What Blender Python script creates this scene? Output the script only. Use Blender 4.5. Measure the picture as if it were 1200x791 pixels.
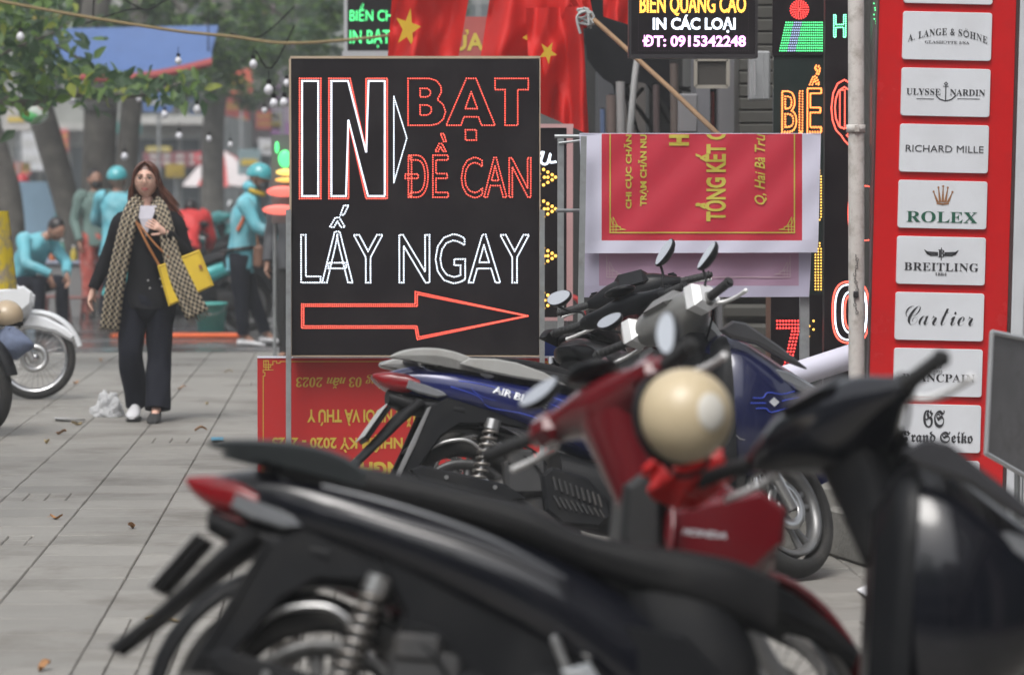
import bpy, bmesh, math, random, unicodedata
from mathutils import Vector as V, Matrix as M4, noise as mnoise
R = math.radians
PI = math.pi
random.seed(7)
sc = bpy.context.scene
for o in list(bpy.data.objects): bpy.data.objects.remove(o)

# ------------------------------------------------------------------ camera
CAM_H, FPX = 1.5, 4000.0
PITCH = math.atan(180.5 / FPX)
cam = bpy.data.cameras.new('camera')
cam.sensor_width = 36.0
cam.lens = 120.0
cam.clip_start = 0.1
cam.clip_end = 2000.0
cam.dof.use_dof = True
cam.dof.focus_distance = 15.6
cam.dof.aperture_fstop = 3.3
camo = bpy.data.objects.new('camera', cam)
sc.collection.objects.link(camo)
camo.location = (0, 0, CAM_H)
camo.rotation_euler = (PI / 2 - PITCH, 0, 0)
sc.camera = camo

# ------------------------------------------------------------------ sky and sun (overcast winter day)
SUN_EL, SUN_AZ = R(58), R(200)      # azimuth clockwise from +Y
world = bpy.data.worlds.new('World')
sc.world = world
world.use_nodes = True
wn = world.node_tree
wn.nodes.clear()
sky = wn.nodes.new('ShaderNodeTexSky')
sky.sky_type = 'NISHITA'
sky.sun_disc = False
sky.sun_elevation = SUN_EL
sky.sun_rotation = SUN_AZ
sky.dust_density = 4.0
hs = wn.nodes.new('ShaderNodeHueSaturation')
hs.inputs['Saturation'].default_value = 0.22
bg = wn.nodes.new('ShaderNodeBackground')
bg.inputs['Strength'].default_value = 0.15
wo = wn.nodes.new('ShaderNodeOutputWorld')
wn.links.new(sky.outputs[0], hs.inputs['Color'])
wn.links.new(hs.outputs[0], bg.inputs['Color'])
wn.links.new(bg.outputs[0], wo.inputs['Surface'])
sl = bpy.data.lights.new('sun', 'SUN')
sl.energy = 1.1
sl.angle = R(28)
sl.color = (1.0, 0.97, 0.93)
so = bpy.data.objects.new('sun', sl)
sc.collection.objects.link(so)
sd = V((math.sin(SUN_AZ) * math.cos(SUN_EL), math.cos(SUN_AZ) * math.cos(SUN_EL), math.sin(SUN_EL)))
so.rotation_euler = sd.to_track_quat('Z', 'Y').to_euler()
sc.view_settings.view_transform = 'Standard'
sc.view_settings.look = 'None'
sc.view_settings.exposure = 0.60
sc.view_settings.gamma = 1.0
sc.cycles.sample_clamp_indirect = 4.0
sc.cycles.max_bounces = 6
sc.cycles.use_denoising = True
sc.cycles.volume_bounces = 0

# ------------------------------------------------------------------ picking points
cP, sP = math.cos(PITCH), math.sin(PITCH)
def P(px, py, Y):
    u, v = (px - 600) / FPX, (395.5 - py) / FPX
    d = V((u, cP + v * sP, -sP + v * cP))
    return V((0, 0, CAM_H)) + d * (Y / d.y)
def G(px, py, z=0.0):
    u, v = (px - 600) / FPX, (395.5 - py) / FPX
    d = V((u, cP + v * sP, -sP + v * cP))
    return V((0, 0, CAM_H)) + d * ((z - CAM_H) / d.z)
def SC(Y): return FPX / Y

# ------------------------------------------------------------------ materials
MATS = {}
def mat(name, col, rough=0.5, metal=0.0, var=0.12, vscale=6.0, bump=0.0, bscale=60.0, coat=0.0, emit=None, estr=1.0,
        trans=0.0, rand=0.0, dirt=None, dscale=3.0, damt=0.5, sub=0.0, spec=None):
    if name in MATS: return MATS[name]
    m = bpy.data.materials.new(name); m.use_nodes = True
    nt = m.node_tree; N = nt.nodes; L = nt.links
    b = N['Principled BSDF']
    b.inputs['Roughness'].default_value = rough
    b.inputs['Metallic'].default_value = metal
    if spec is not None: b.inputs['Specular IOR Level'].default_value = spec
    if coat: b.inputs['Coat Weight'].default_value = coat; b.inputs['Coat Roughness'].default_value = 0.08
    if trans: b.inputs['Transmission Weight'].default_value = trans
    c4 = (*col, 1.0)
    tc = N.new('ShaderNodeTexCoord')
    nz = N.new('ShaderNodeTexNoise'); nz.inputs['Scale'].default_value = vscale; nz.inputs['Detail'].default_value = 5.0
    L.new(tc.outputs['Object'], nz.inputs['Vector'])
    mx = N.new('ShaderNodeMix'); mx.data_type = 'RGBA'
    mx.inputs['A'].default_value = (*[max(0, c * (1 - var * 1.6)) for c in col], 1)
    mx.inputs['B'].default_value = (*[min(1, c * (1 + var * 1.6)) for c in col], 1)
    L.new(nz.outputs[0], mx.inputs['Factor'])
    out = mx.outputs['Result']
    if rand:
        oi = N.new('ShaderNodeObjectInfo')
        hv = N.new('ShaderNodeHueSaturation')
        mr = N.new('ShaderNodeMapRange'); mr.inputs['To Min'].default_value = 1 - rand; mr.inputs['To Max'].default_value = 1 + rand
        L.new(oi.outputs['Random'], mr.inputs['Value']); L.new(mr.outputs[0], hv.inputs['Value'])
        L.new(out, hv.inputs['Color']); out = hv.outputs[0]
    if dirt is not None:
        n2 = N.new('ShaderNodeTexNoise'); n2.inputs['Scale'].default_value = dscale; n2.inputs['Detail'].default_value = 8.0
        n2.inputs['Roughness'].default_value = 0.65
        L.new(tc.outputs['Object'], n2.inputs['Vector'])
        cr = N.new('ShaderNodeMapRange'); cr.inputs['From Min'].default_value = 0.48; cr.inputs['From Max'].default_value = 0.7
        cr.inputs['To Max'].default_value = damt
        L.new(n2.outputs[0], cr.inputs['Value'])
        m2 = N.new('ShaderNodeMix'); m2.data_type = 'RGBA'
        L.new(cr.outputs[0], m2.inputs['Factor']); L.new(out, m2.inputs['A']); m2.inputs['B'].default_value = (*dirt, 1)
        out = m2.outputs['Result']
        m3 = N.new('ShaderNodeMapRange'); m3.inputs['To Min'].default_value = rough; m3.inputs['To Max'].default_value = min(1, rough + 0.35)
        L.new(cr.outputs[0], m3.inputs['Value']); L.new(m3.outputs[0], b.inputs['Roughness'])
    L.new(out, b.inputs['Base Color'])
    if bump:
        bn = N.new('ShaderNodeTexNoise'); bn.inputs['Scale'].default_value = bscale; bn.inputs['Detail'].default_value = 4.0
        L.new(tc.outputs['Object'], bn.inputs['Vector'])
        bp = N.new('ShaderNodeBump'); bp.inputs['Strength'].default_value = bump; bp.inputs['Distance'].default_value = 0.01
        L.new(bn.outputs[0], bp.inputs['Height']); L.new(bp.outputs[0], b.inputs['Normal'])
    if emit is not None:
        b.inputs['Emission Color'].default_value = (*emit, 1); b.inputs['Emission Strength'].default_value = estr
    MATS[name] = m
    return m
def led(name, col, s): return mat(name, tuple(c * 0.3 for c in col), 0.4, emit=col, estr=s, var=0.0)

def fabric_translucent(name, col, tcol, amt=0.5, rough=0.7):
    if name in MATS: return MATS[name]
    m = mat(name, col, rough, var=0.04, bump=0.12, bscale=5.0)
    nt = m.node_tree; N = nt.nodes; L = nt.links
    b = N['Principled BSDF']; out = [n for n in N if n.type == 'OUTPUT_MATERIAL'][0]
    t = N.new('ShaderNodeBsdfTranslucent'); t.inputs['Color'].default_value = (*tcol, 1)
    ms = N.new('ShaderNodeMixShader'); ms.inputs[0].default_value = amt
    L.new(b.outputs[0], ms.inputs[1]); L.new(t.outputs[0], ms.inputs[2]); L.new(ms.outputs[0], out.inputs['Surface'])
    return m

# ------------------------------------------------------------------ mesh builder
def catmull(pts, n=6, closed=False):
    pts = [V(p) for p in pts]; out = []
    N = len(pts); rng = N if closed else N - 1
    for i in range(rng):
        if closed: p0, p1, p2, p3 = pts[i - 1], pts[i], pts[(i + 1) % N], pts[(i + 2) % N]
        else: p0, p1, p2, p3 = pts[max(0, i - 1)], pts[i], pts[i + 1], pts[min(N - 1, i + 2)]
        for k in range(n):
            t = k / n
            out.append(0.5 * ((2 * p1) + (p2 - p0) * t + (2 * p0 - 5 * p1 + 4 * p2 - p3) * t * t + (3 * p1 - p0 - 3 * p2 + p3) * t ** 3))
    if not closed: out.append(pts[-1].copy())
    return out
def lerpn(rows, n):
    """catmull interpolation of tuples of floats"""
    out = []
    N = len(rows)
    for i in range(N - 1):
        a, b, c, d = rows[max(0, i - 1)], rows[i], rows[i + 1], rows[min(N - 1, i + 2)]
        for k in range(n):
            t = k / n
            out.append(tuple(0.5 * (2 * q + (r - p) * t + (2 * p - 5 * q + 4 * r - s) * t * t + (3 * q - p - 3 * r + s) * t ** 3)
                             for p, q, r, s in zip(a, b, c, d)))
    out.append(tuple(rows[-1]))
    return out

class MB:
    STRETCH = 0.0            # moves what lies ahead of the rider's feet, for longer or shorter machines
    def __init__(s, xf=None): s.v = []; s.f = []; s.sm = []; s.mi = []; s.xf = xf; s.cur = 0
    def add(s, vs, fs, smooth=False):
        o = len(s.v)
        for p in vs:
            p = V(p)
            if MB.STRETCH: p.x += MB.STRETCH * (1.0 if s.xf is not None else min(1.0, max(0.0, (p.x - .72) / .26)))
            if s.xf is not None: p = M4.Translation((MB.STRETCH, 0, 0)) @ s.xf @ M4.Translation((-MB.STRETCH, 0, 0)) @ p
            s.v.append(p)
        for f in fs:
            s.f.append([o + i for i in f]); s.sm.append(smooth); s.mi.append(s.cur)
        return s
    def box(s, c, size, rot=None, bev=0.0):
        c = V(c); hx, hy, hz = [d / 2 for d in size]
        if bev:
            e = min(bev, hx * .9, hy * .9, hz * .9)
            vs = []
            for sx in (-1, 1):
                for sy in (-1, 1):
                    for sz in (-1, 1):
                        vs += [V((sx * hx, sy * (hy - e), sz * (hz - e))), V((sx * (hx - e), sy * hy, sz * (hz - e))), V((sx * (hx - e), sy * (hy - e), sz * hz))]
            if rot: vs = [rot @ p for p in vs]
            bm = bmesh.new()
            for p in vs: bm.verts.new(p + c)
            bmesh.ops.convex_hull(bm, input=bm.verts)
            bm.verts.index_update()
            s.add([p.co.copy() for p in bm.verts], [[q.index for q in f.verts] for f in bm.faces]); bm.free()
            return s
        vs = [V((x, y, z)) for x in (-hx, hx) for y in (-hy, hy) for z in (-hz, hz)]
        if rot: vs = [rot @ p for p in vs]
        return s.add([p + c for p in vs], [(0, 1, 3, 2), (4, 6, 7, 5), (0, 4, 5, 1), (2, 3, 7, 6), (0, 2, 6, 4), (1, 5, 7, 3)])
    def rings(s, rings, closed=True, cap=True, smooth=True):
        n = len(rings[0]); vs = [p for r in rings for p in r]; fs = []
        for i in range(len(rings) - 1):
            for k in range(n if closed else n - 1):
                a, b = i * n + k, i * n + (k + 1) % n
                fs.append((a, b, b + n, a + n))
        s.add(vs, fs, smooth)
        if cap and closed:
            s.add(rings[0], [tuple(range(n))[::-1]]); s.add(rings[-1], [tuple(range(n))])
        return s
    def tube(s, pts, r, n=8, sm=0, cap=True, flat=1.0):
        pts = [V(p) for p in pts]
        if sm: 
            rr = r if isinstance(r, (list, tuple)) else [r] * len(pts)
            rows = lerpn([(*p, q) for p, q in zip(pts, rr)], sm)
            pts = [V(t[:3]) for t in rows]; r = [max(t[3], 1e-4) for t in rows]
        if not isinstance(r, (list, tuple)): r = [r] * len(pts)
        rg = []; up = None
        for i, p in enumerate(pts):
            t = (pts[min(i + 1, len(pts) - 1)] - pts[max(i - 1, 0)])
            if t.length < 1e-9: t = V((0, 0, 1))
            t.normalize()
            if up is None:
                up = V((0, 0, 1)) if abs(t.z) < .9 else V((1, 0, 0))
            u = up - t * up.dot(t)
            if u.length < 1e-6: u = t.orthogonal()
            u.normalize(); w = t.cross(u); up = u
            rg.append([p + (u * math.cos(a) * r[i] * flat + w * math.sin(a) * r[i]) for a in [2 * PI * k / n for k in range(n)]])
        return s.rings(rg, cap=cap)
    def cyl(s, a, b, r, r2=None, n=12): return s.tube([a, b], [r, r if r2 is None else r2], n)
    def ell(s, c, rx, ry, rz, nu=12, nv=8, rot=None, zmin=-1.0, zmax=1.0):
        c = V(c); rg = []
        for j in range(nv + 1):
            zz = zmin + (zmax - zmin) * j / nv
            if zmin == -1 and zmax == 1: ph = -PI / 2 + PI * j / nv
            else: ph = math.asin(zmin) + (math.asin(zmax) - math.asin(zmin)) * j / nv
            rad = max(math.cos(ph), 1e-3); z = math.sin(ph)
            ring = [V((math.cos(2 * PI * k / nu) * rad * rx, math.sin(2 * PI * k / nu) * rad * ry, z * rz)) for k in range(nu)]
            if rot: ring = [rot @ p for p in ring]
            rg.append([p + c for p in ring])
        return s.rings(rg)
    def loft(s, rows, n=14, sm=3, pw=2.5, cap=True, axis='x'):
        """rows: (pos, lo, hi, halfwidth[, yc]) -> superellipse sections. axis x: pos=x lo/hi=z width=y ; axis z: pos=z lo/hi=x"""
        rows = [tuple(r) + ((0.0,) if len(r) == 4 else ()) for r in rows]
        if sm > 1: rows = lerpn(rows, sm)
        rg = []
        for (p, lo, hi, w, yc) in rows:
            c, h = (lo + hi) / 2, max((hi - lo) / 2, 1e-3); w = max(w, 1e-3); ring = []
            for k in range(n):
                a = 2 * PI * (k + .5) / n
                ca, sa = math.cos(a), math.sin(a)
                e = 2.0 / pw
                yy = yc + w * math.copysign(abs(ca) ** e, ca); zz = c + h * math.copysign(abs(sa) ** e, sa)
                ring.append(V((p, yy, zz)) if axis == 'x' else V((zz, yy, p)))
            rg.append(ring)
        return s.rings(rg, cap=cap)
    def prism(s, poly, y0, y1, ax='y', bev=0.0, smooth=False):
        """poly in (x,z); extruded along y with optional soft edge on both sides"""
        n = len(poly); cx = sum(p[0] for p in poly) / n; cz = sum(p[1] for p in poly) / n
        def ring(y, k): 
            r = []
            for i, p in enumerate(poly):
                q, t = V(poly[i - 1]), V(poly[(i + 1) % n]); p = V(p)
                e1 = (p - q).normalized(); e2 = (t - p).normalized()
                nn = V((e1.y + e2.y, -(e1.x + e2.x)))
                if nn.length > 1e-6: nn.normalize()
                p2 = p - nn * k * area_sign
                r.append(V((p2.x, y, p2.y)) if ax == 'y' else (V((p2.x, p2.y, y)) if ax == 'z' else V((y, p2.x, p2.y))))
            return r
        A = sum(poly[i - 1][0] * poly[i][1] - poly[i][0] * poly[i - 1][1] for i in range(n))
        area_sign = 1.0 if A > 0 else -1.0
        if bev:
            d = bev if y1 > y0 else -bev
            rg = [ring(y0, bev), ring(y0 + d, 0), ring(y1 - d, 0), ring(y1, bev)]
        else: rg = [ring(y0, 0), ring(y1, 0)]
        return s.rings(rg, smooth=smooth)
    def quadstrip(s, L, Rr, th=0.0, smooth=True):
        n = len(L); vs = list(L) + list(Rr)
        fs = [(i, i + 1, n + i + 1, n + i) for i in range(n - 1)]
        return s.add(vs, fs, smooth)
    def lathe(s, prof, c, axis='y', n=24, smooth=True, a0=0, a1=2 * PI, closedprof=False):
        """prof: (r, h) around axis"""
        c = V(c); rg = []; full = abs(a1 - a0 - 2 * PI) < 1e-6
        m = n if full else n + 1
        vs = []
        for k in range(m):
            a = a0 + (a1 - a0) * k / n
            for (r, h) in prof:
                if axis == 'y': vs.append(c + V((r * math.cos(a), h, r * math.sin(a))))
                elif axis == 'z': vs.append(c + V((r * math.cos(a), r * math.sin(a), h)))
                else: vs.append(c + V((h, r * math.cos(a), r * math.sin(a))))
        q = len(prof); fs = []
        for k in range(n):
            k2 = (k + 1) % m if full else k + 1
            for i in range(q if closedprof else q - 1):
                j = (i + 1) % q
                fs.append((k * q + i, k * q + j, k2 * q + j, k2 * q + i))
        return s.add(vs, fs, smooth)
    def build(s, name, m, parent=None, loc=None, autosm=True):
        me = bpy.data.meshes.new(name)
        off = V((0, 0, 0))
        if parent is not None and parent.get('_w'): off = V(parent['_o'])
        if loc is not None: off = V(loc)
        me.from_pydata([tuple(p - off) for p in s.v], [], s.f)
        ms = m if isinstance(m, (list, tuple)) else [m]
        for q in ms: me.materials.append(q)
        me.polygons.foreach_set('use_smooth', s.sm)
        if len(ms) > 1: me.polygons.foreach_set('material_index', s.mi)
        bm = bmesh.new(); bm.from_mesh(me); bmesh.ops.recalc_face_normals(bm, faces=bm.faces); bm.to_mesh(me); bm.free()
        me.update()
        o = bpy.data.objects.new(name, me); sc.collection.objects.link(o)
        if parent is not None:
            o.parent = parent
            if parent.get('_w'): o['_w'] = 1; o['_o'] = tuple(parent['_o'])
        if loc is not None: o.location = loc
        return o

def tag(o, label=None, cat=None, group=None, kind=None):
    if label: o['label'] = label
    if cat: o['category'] = cat
    if group: o['group'] = group
    if kind: o['kind'] = kind
    return o
def thing(name, label, cat, loc=(0, 0, 0), rot=(0, 0, 0), group=None, world=False):
    """Empty at the base. world=True: parts are given in world coordinates."""
    o = bpy.data.objects.new(name, None); sc.collection.objects.link(o)
    o.empty_display_size = 0.1
    o.location = loc; o.rotation_euler = rot
    if world: o['_w'] = 1; o['_o'] = tuple(loc)
    return tag(o, label, cat, group)
def kids(o): return [c for c in bpy.data.objects if c.parent == o]
def copy_tree(o, parent=None):
    c = o.copy(); sc.collection.objects.link(c); c.parent = parent
    for ch in kids(o): copy_tree(ch, c)
    return c

# ------------------------------------------------------------------ lettering
_tc = bpy.data.curves.new('lettering_source', 'FONT')
_to = bpy.data.objects.new('lettering_source', _tc)
def text_geo(body, fill=True, bold=0.0, shear=0.0, space=1.0, res=3):
    _tc.body = body; _tc.fill_mode = 'FRONT' if fill else 'NONE'; _tc.offset = bold; _tc.shear = shear
    _tc.space_character = space; _tc.resolution_u = res
    if _to.name not in sc.collection.objects: sc.collection.objects.link(_to)
    bpy.context.view_layer.update()
    dg = bpy.context.evaluated_depsgraph_get()
    me = bpy.data.meshes.new_from_object(_to.evaluated_get(dg))
    vs = [v.co.copy() for v in me.vertices]
    fs = [list(p.vertices) for p in me.polygons]; es = [tuple(e.vertices) for e in me.edges]
    bpy.data.meshes.remove(me)
    return vs, fs, es
def fit_map(vs, x0, z0, x1, z1, rot=0):
    """maps text bbox to the rectangle; rot in quarter turns (counter clockwise)"""
    a0 = min(v.x for v in vs); a1 = max(v.x for v in vs); b0 = min(v.y for v in vs); b1 = max(v.y for v in vs)
    out = []
    for v in vs:
        s, t = (v.x - a0) / (a1 - a0), (v.y - b0) / (b1 - b0)
        if rot == 1: s, t = 1 - t, s
        elif rot == 2: s, t = 1 - s, 1 - t
        elif rot == 3: s, t = t, 1 - s
        out.append((x0 + (x1 - x0) * s, z0 + (z1 - z0) * t))
    return out
def lettering(name, parent, body, frame, rect, m, bold=0.0, rot=0, shear=0.0, space=1.0, lift=0.004, up=None, label=None):
    """frame: function (x, z, lift) -> point. rect x0,z0,x1,z1"""
    vs, fs, es = text_geo(body, True, bold, shear, space)
    q = fit_map(vs, *rect, rot=rot)
    mb = MB(); mb.add([frame(x, z, lift) for x, z in q], fs)
    o = mb.build(name, m, parent)
    return o
def loops_of(vs, es):
    adj = {}
    for a, b in es: adj.setdefault(a, []).append(b); adj.setdefault(b, []).append(a)
    seen = set(); out = []
    for st in adj:
        if st in seen: continue
        loop = [st]; seen.add(st); cur = st
        while True:
            nx = [q for q in adj[cur] if q not in seen]
            if not nx: break
            cur = nx[0]; seen.add(cur); loop.append(cur)
        if len(loop) > 2: out.append([vs[i] for i in loop])
    return out
def sample_loop(pts, step, closed=True):
    pts = [V(p[:2]) if not isinstance(p, tuple) else V(p) for p in pts]
    if closed: pts = pts + [pts[0]]
    Ls = [(pts[i + 1] - pts[i]).length for i in range(len(pts) - 1)]
    T = sum(Ls); n = max(3, round(T / step)); out = []; i = 0; acc = 0
    for k in range(n + (0 if closed else 1)):
        d = T * k / n
        while i < len(Ls) - 1 and acc + Ls[i] < d: acc += Ls[i]; i += 1
        t = (d - acc) / Ls[i] if Ls[i] > 1e-9 else 0
        out.append(pts[i].lerp(pts[i + 1], min(1, t)))
    return out
def dots(mb, pts, frame, r, lift=0.004):
    for (x, z) in pts:
        c = frame(x, z, lift); nn = (frame(x, z, lift + 1) - c); ex = (frame(x + 1, z, lift) - c); ez = (frame(x, z + 1, lift) - c)
        vs = [c + ex * (r * math.cos(a)) + ez * (r * math.sin(a)) for a in [PI / 3 * k for k in range(6)]] + [c + nn * r * .7]
        mb.add(vs, [(k, (k + 1) % 6, 6) for k in range(6)])
def led_text(name, parent, body, frame, rect, m, step=0.0115, r=0.0036, bold=0.0, rot=0, fillrows=0, insets=(0,), mb=None, halves=None):
    vs, fs, es = text_geo(body, False, bold, 0, 1.0)
    q = fit_map(vs, *rect, rot=rot)
    lp = loops_of([V((a, b, 0)) for a, b in q], es)
    own = mb is None
    if own: mb = MB()
    for l in lp:
        pts = [(p.x, p.y) for p in l]
        dots(mb, [tuple(p) for p in sample_loop(pts, step)], frame, r)
    if own: 
        o = mb.build(name, m, parent)
        return o

def leaf_card(mb, p, n, size, asp=0.45):
    """pointed leaf of four faces, folded along its rib"""
    a = n.orthogonal().normalized(); a.rotate(__import__('mathutils').Quaternion(n, random.uniform(0, 2 * PI))); b = n.cross(a)
    w = size * asp / 2; l = size
    vs = [p, p + a * l * .35 + b * w + n * l * .06, p + a * l * .35 - b * w + n * l * .06, p + a * l * .75 + b * w * .6 + n * l * .02, p + a * l * .75 - b * w * .6 + n * l * .02, p + a * l - n * l * .1, p + a * l * .5]
    mb.add(vs, [(0, 1, 3, 6), (0, 6, 4, 2), (6, 3, 5), (6, 5, 4)])
# ================================================================== SETTING
DIR = V((-0.0463, 1.0, 0)).normalized(); ACR = V((DIR.y, -DIR.x, 0))
def UV(u, v, z=0.0): return ACR * u + DIR * v + V((0, 0, z))

m_asph = mat('asphalt', (0.055, 0.055, 0.058), 0.75, var=0.2, bump=0.3, bscale=40)
m_mortar = mat('joint_dirt', (0.15, 0.142, 0.13), 0.95, var=0.3, vscale=9)
m_paver = mat('grey_stone', (0.255, 0.243, 0.222), 0.62, var=0.14, vscale=3.2, rand=0.13, bump=0.25, bscale=35,
              dirt=(0.125, 0.115, 0.102), dscale=1.6, damt=0.85)
m_wet = mat('wet_asphalt', (0.10, 0.10, 0.10), 0.16, var=0.3, vscale=1.2, dirt=(0.16, 0.15, 0.15), dscale=1.0, damt=0.7)

g = MB(); g.add([(-78, -38, -.04), (78, -38, -.04), (78, 158, -.04), (-78, 158, -.04)], [(0, 1, 2, 3)])
tag(g.build('ground', m_asph), kind='structure')

pv = bpy.data.objects.new('pavement', None); sc.collection.objects.link(pv); tag(pv, kind='structure')
b = MB()
pp = [UV(-9, 3), UV(4.2, 3), UV(4.2, 32), UV(-9, 32)]
b.add([p + V((0, 0, -.0095)) for p in pp] + [p + V((0, 0, -.038)) for p in pp], [(0, 1, 2, 3), (4, 7, 6, 5), (0, 4, 5, 1), (1, 5, 6, 2), (2, 6, 7, 3), (3, 7, 4, 0)])
b.build('bedding', m_mortar, pv)
S = 0.4
def paver_vs(u, v, rr, su=S, sv=S, gap=.0020):
    a, c = su / 2 - gap, sv / 2 - gap * rr.choice((1.0, 2.0, 3.6)); e = .004
    dz = [rr.uniform(-.0018, .0018) for _ in range(4)]
    if rr.random() < .10: dz = [d + rr.uniform(-.003, .005) for d in dz]
    top = [(-a + e, -c + e), (a - e, -c + e), (a - e, c - e), (-a + e, c - e)]
    bot = [(-a, -c), (a, -c), (a, c), (-a, c)]
    ang = rr.uniform(-.006, .006)
    vs = [UV(u + x - y * ang, v + y + x * ang, d) for (x, y), d in zip(top, dz)] + [UV(u + x - y * ang, v + y + x * ang, d - .005) for (x, y), d in zip(bot, dz)] + [UV(u + x, v + y, -.014) for x, y in bot]
    fs = [(0, 1, 2, 3)] + [(4 + i, 4 + (i + 1) % 4, (i + 1) % 4, i) for i in range(4)] + [(8 + i, 8 + (i + 1) % 4, 4 + (i + 1) % 4, 4 + i) for i in range(4)]
    return vs, fs
rr = random.Random(3)
colshift = [random.Random(i * 7 + 1).choice((0, 0, .2, .13, 0, .27)) for i in range(40)]
far = MB(); count = 0
for j in range(0, 71):
    v = 3.6 + j * S
    shift = 0.0
    for i in range(-20, 10):
        u = i * S + shift + .13
        if u < -8.8 or u > 4.0: continue
        vv = v + colshift[i + 20]; v0, v = v, vv
        c = UV(u, v)
        inview = abs(c.x) < .155 * c.y
        small = (c.y > 17.5 and -1.3 < c.x < -.6) or (10.0 < c.y < 11.6 and c.x > -1.35) or rr.random() < .02
        near = inview and 10.0 < c.y < 18.8 and (c.x < -.55 or (c.y < 14 and c.x > 1.0)) and count < 296
        def put(mb):
            if small:
                for aa in range(4):
                    for bb in range(2):
                        mb.add(*paver_vs(u - .15 + .1 * aa, v - .1 + .2 * bb, rr, .1, .2, .0018))
            else: mb.add(*paver_vs(u, v, rr))
        if near:
            q = MB(); put(q); q.build('paver', m_paver, pv); count += 1
        else: put(far)
        v = v0
o = far.build('paver', m_paver, pv); tag(o, kind='stuff')
# wet roadway behind
b = MB(); pp = [UV(-12, 30.4), UV(4.0, 30.4), UV(4.0, 90), UV(-12, 90)]
b.add([p + V((0, 0, .004)) for p in pp], [(0, 1, 2, 3)]); b.build('road', m_wet); tag(bpy.data.objects['road'], kind='structure')

# ================================================================== SIGNS
m_board = mat('sign_black', (0.012, 0.009, 0.011), 0.35, var=0.3, vscale=2.5, spec=.22, dirt=(.035, .03, .03), dscale=4, damt=.35)
m_steel = mat('galvanised_steel', (0.36, 0.38, 0.39), 0.42, 0.6, var=0.2, vscale=14, dirt=(0.17, .16, .14), dscale=9, damt=.5)
m_tan = mat('tan_edge', (0.42, 0.33, 0.24), 0.6)
m_alu = mat('aluminium', (0.52, 0.53, 0.55), 0.4, 0.5, var=0.1)
m_redled = led('red_led', (1.0, 0.10, 0.065), 2.0)
m_redglow = led('red_led_deep', (1.0, 0.05, 0.045), 2.0)
m_whiteled = led('white_led', (0.80, 0.89, 1.0), 1.9)
m_orled = led('orange_led', (1.0, 0.26, 0.06), 2.0)
m_yelled = led('yellow_led', (1.0, 0.52, 0.08), 2.2)
m_grled = led('green_led', (0.10, 0.95, 0.28), 1.6)
m_pkled = led('magenta_led', (1.0, 0.42, 0.95), 2.0)
m_blled = led('blue_led', (0.45, 0.55, 0.85), 1.0)
m_vred = mat('vinyl_red', (0.46, 0.022, 0.022), 0.5, var=0.08, vscale=3, spec=.3)
m_vwhite = mat('vinyl_white', (0.72, 0.72, 0.82), 0.45, var=0.02)
m_vyel = mat('vinyl_yellow', (0.55, 0.40, 0.05), 0.5, var=0.03)

def flat(Y): return lambda x, z, l=0.0: V((x, Y - l, z))
def rc(Y, x0, y0, x1, y1):
    a, b = P(x0, y1, Y), P(x1, y0, Y)
    return (a.x, a.z, b.x, b.z)
def px2(Y, pts): return [((lambda q: (q.x, q.z))(P(x, y, Y))) for x, y in pts]
def panel(mb, Y, x0, y0, x1, y1, th=.05, bev=0.0):
    a, z0, c, z1 = rc(Y, x0, y0, x1, y1)
    mb.box(((a + c) / 2, Y + th / 2, (z0 + z1) / 2), (c - a, th, z1 - z0), bev=bev)
def rod(mb, Y, x0, y0, x1, y1, w, Y2=None, n=6, square=False):
    a = P(x0, y0, Y); c = P(x1, y1, Y if Y2 is None else Y2)
    if square:
        w = w / SC(Y); d = (c - a)
        zz = d.normalized(); xx = V((1, 0, 0)); xx = (xx - zz * xx.dot(zz)).normalized(); yy = zz.cross(xx)
        rot = M4((xx, yy, zz)).transposed()
        mb.box((a + c) / 2, (w, w, d.length), rot)
    else: mb.cyl(a, c, w / 2 / SC(Y), n=n)

def fontmap(s, kind):
    """letters to the serif / script / blackletter alphabets that the built-in font stack carries"""
    base = {'bold': (0x1D400, 0x1D41A, 0x1D7CE), 'bolditalic': (0x1D468, 0x1D482, 0x1D7CE), 'script': (0x1D4D0, 0x1D4EA, None), 'fraktur': (0x1D56C, 0x1D586, None)}[kind]
    out = ''
    for ch in s:
        if 'A' <= ch <= 'Z': out += chr(base[0] + ord(ch) - 65)
        elif 'a' <= ch <= 'z': out += chr(base[1] + ord(ch) - 97)
        elif ch.isdigit() and base[2]: out += chr(base[2] + int(ch))
        else: out += ch
    return out

# ---- main LED sign
YS = 17.2
lo = P(487, 400, YS)
sg = thing('led_sign', 'large black LED sign with dotted red and white lettering and a long red arrow', 'sign', (P(487, 300, YS).x, YS, 0), world=True)
mb = MB(); panel(mb, YS, 341, 68, 632, 417, .12, .006); mb.build('panel', m_board, sg)
mb = MB(); panel(mb, YS - .004, 340, 66, 633, 69, .13); panel(mb, YS - .003, 339.5, 69, 341, 417, .12); panel(mb, YS - .003, 632, 69, 633.4, 417, .12)
panel(mb, YS - .004, 340, 416.6, 633, 418, .12); mb.build('edge_trim', m_tan, sg)
for xa in (338.2, 635.3):
    mb = MB(); rod(mb, YS - .03, xa, 246, xa, 564, 6.0, square=True); mb.build('pole', m_steel, sg)
F = flat(YS)
C3 = lambda pts: px2(YS, [(320 + x / 2.825, 40 + y / 2.825) for x, y in pts])
C4 = lambda pts: px2(YS, [(320 + x / 2.472, 240 + y / 2.472) for x, y in pts])
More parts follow.
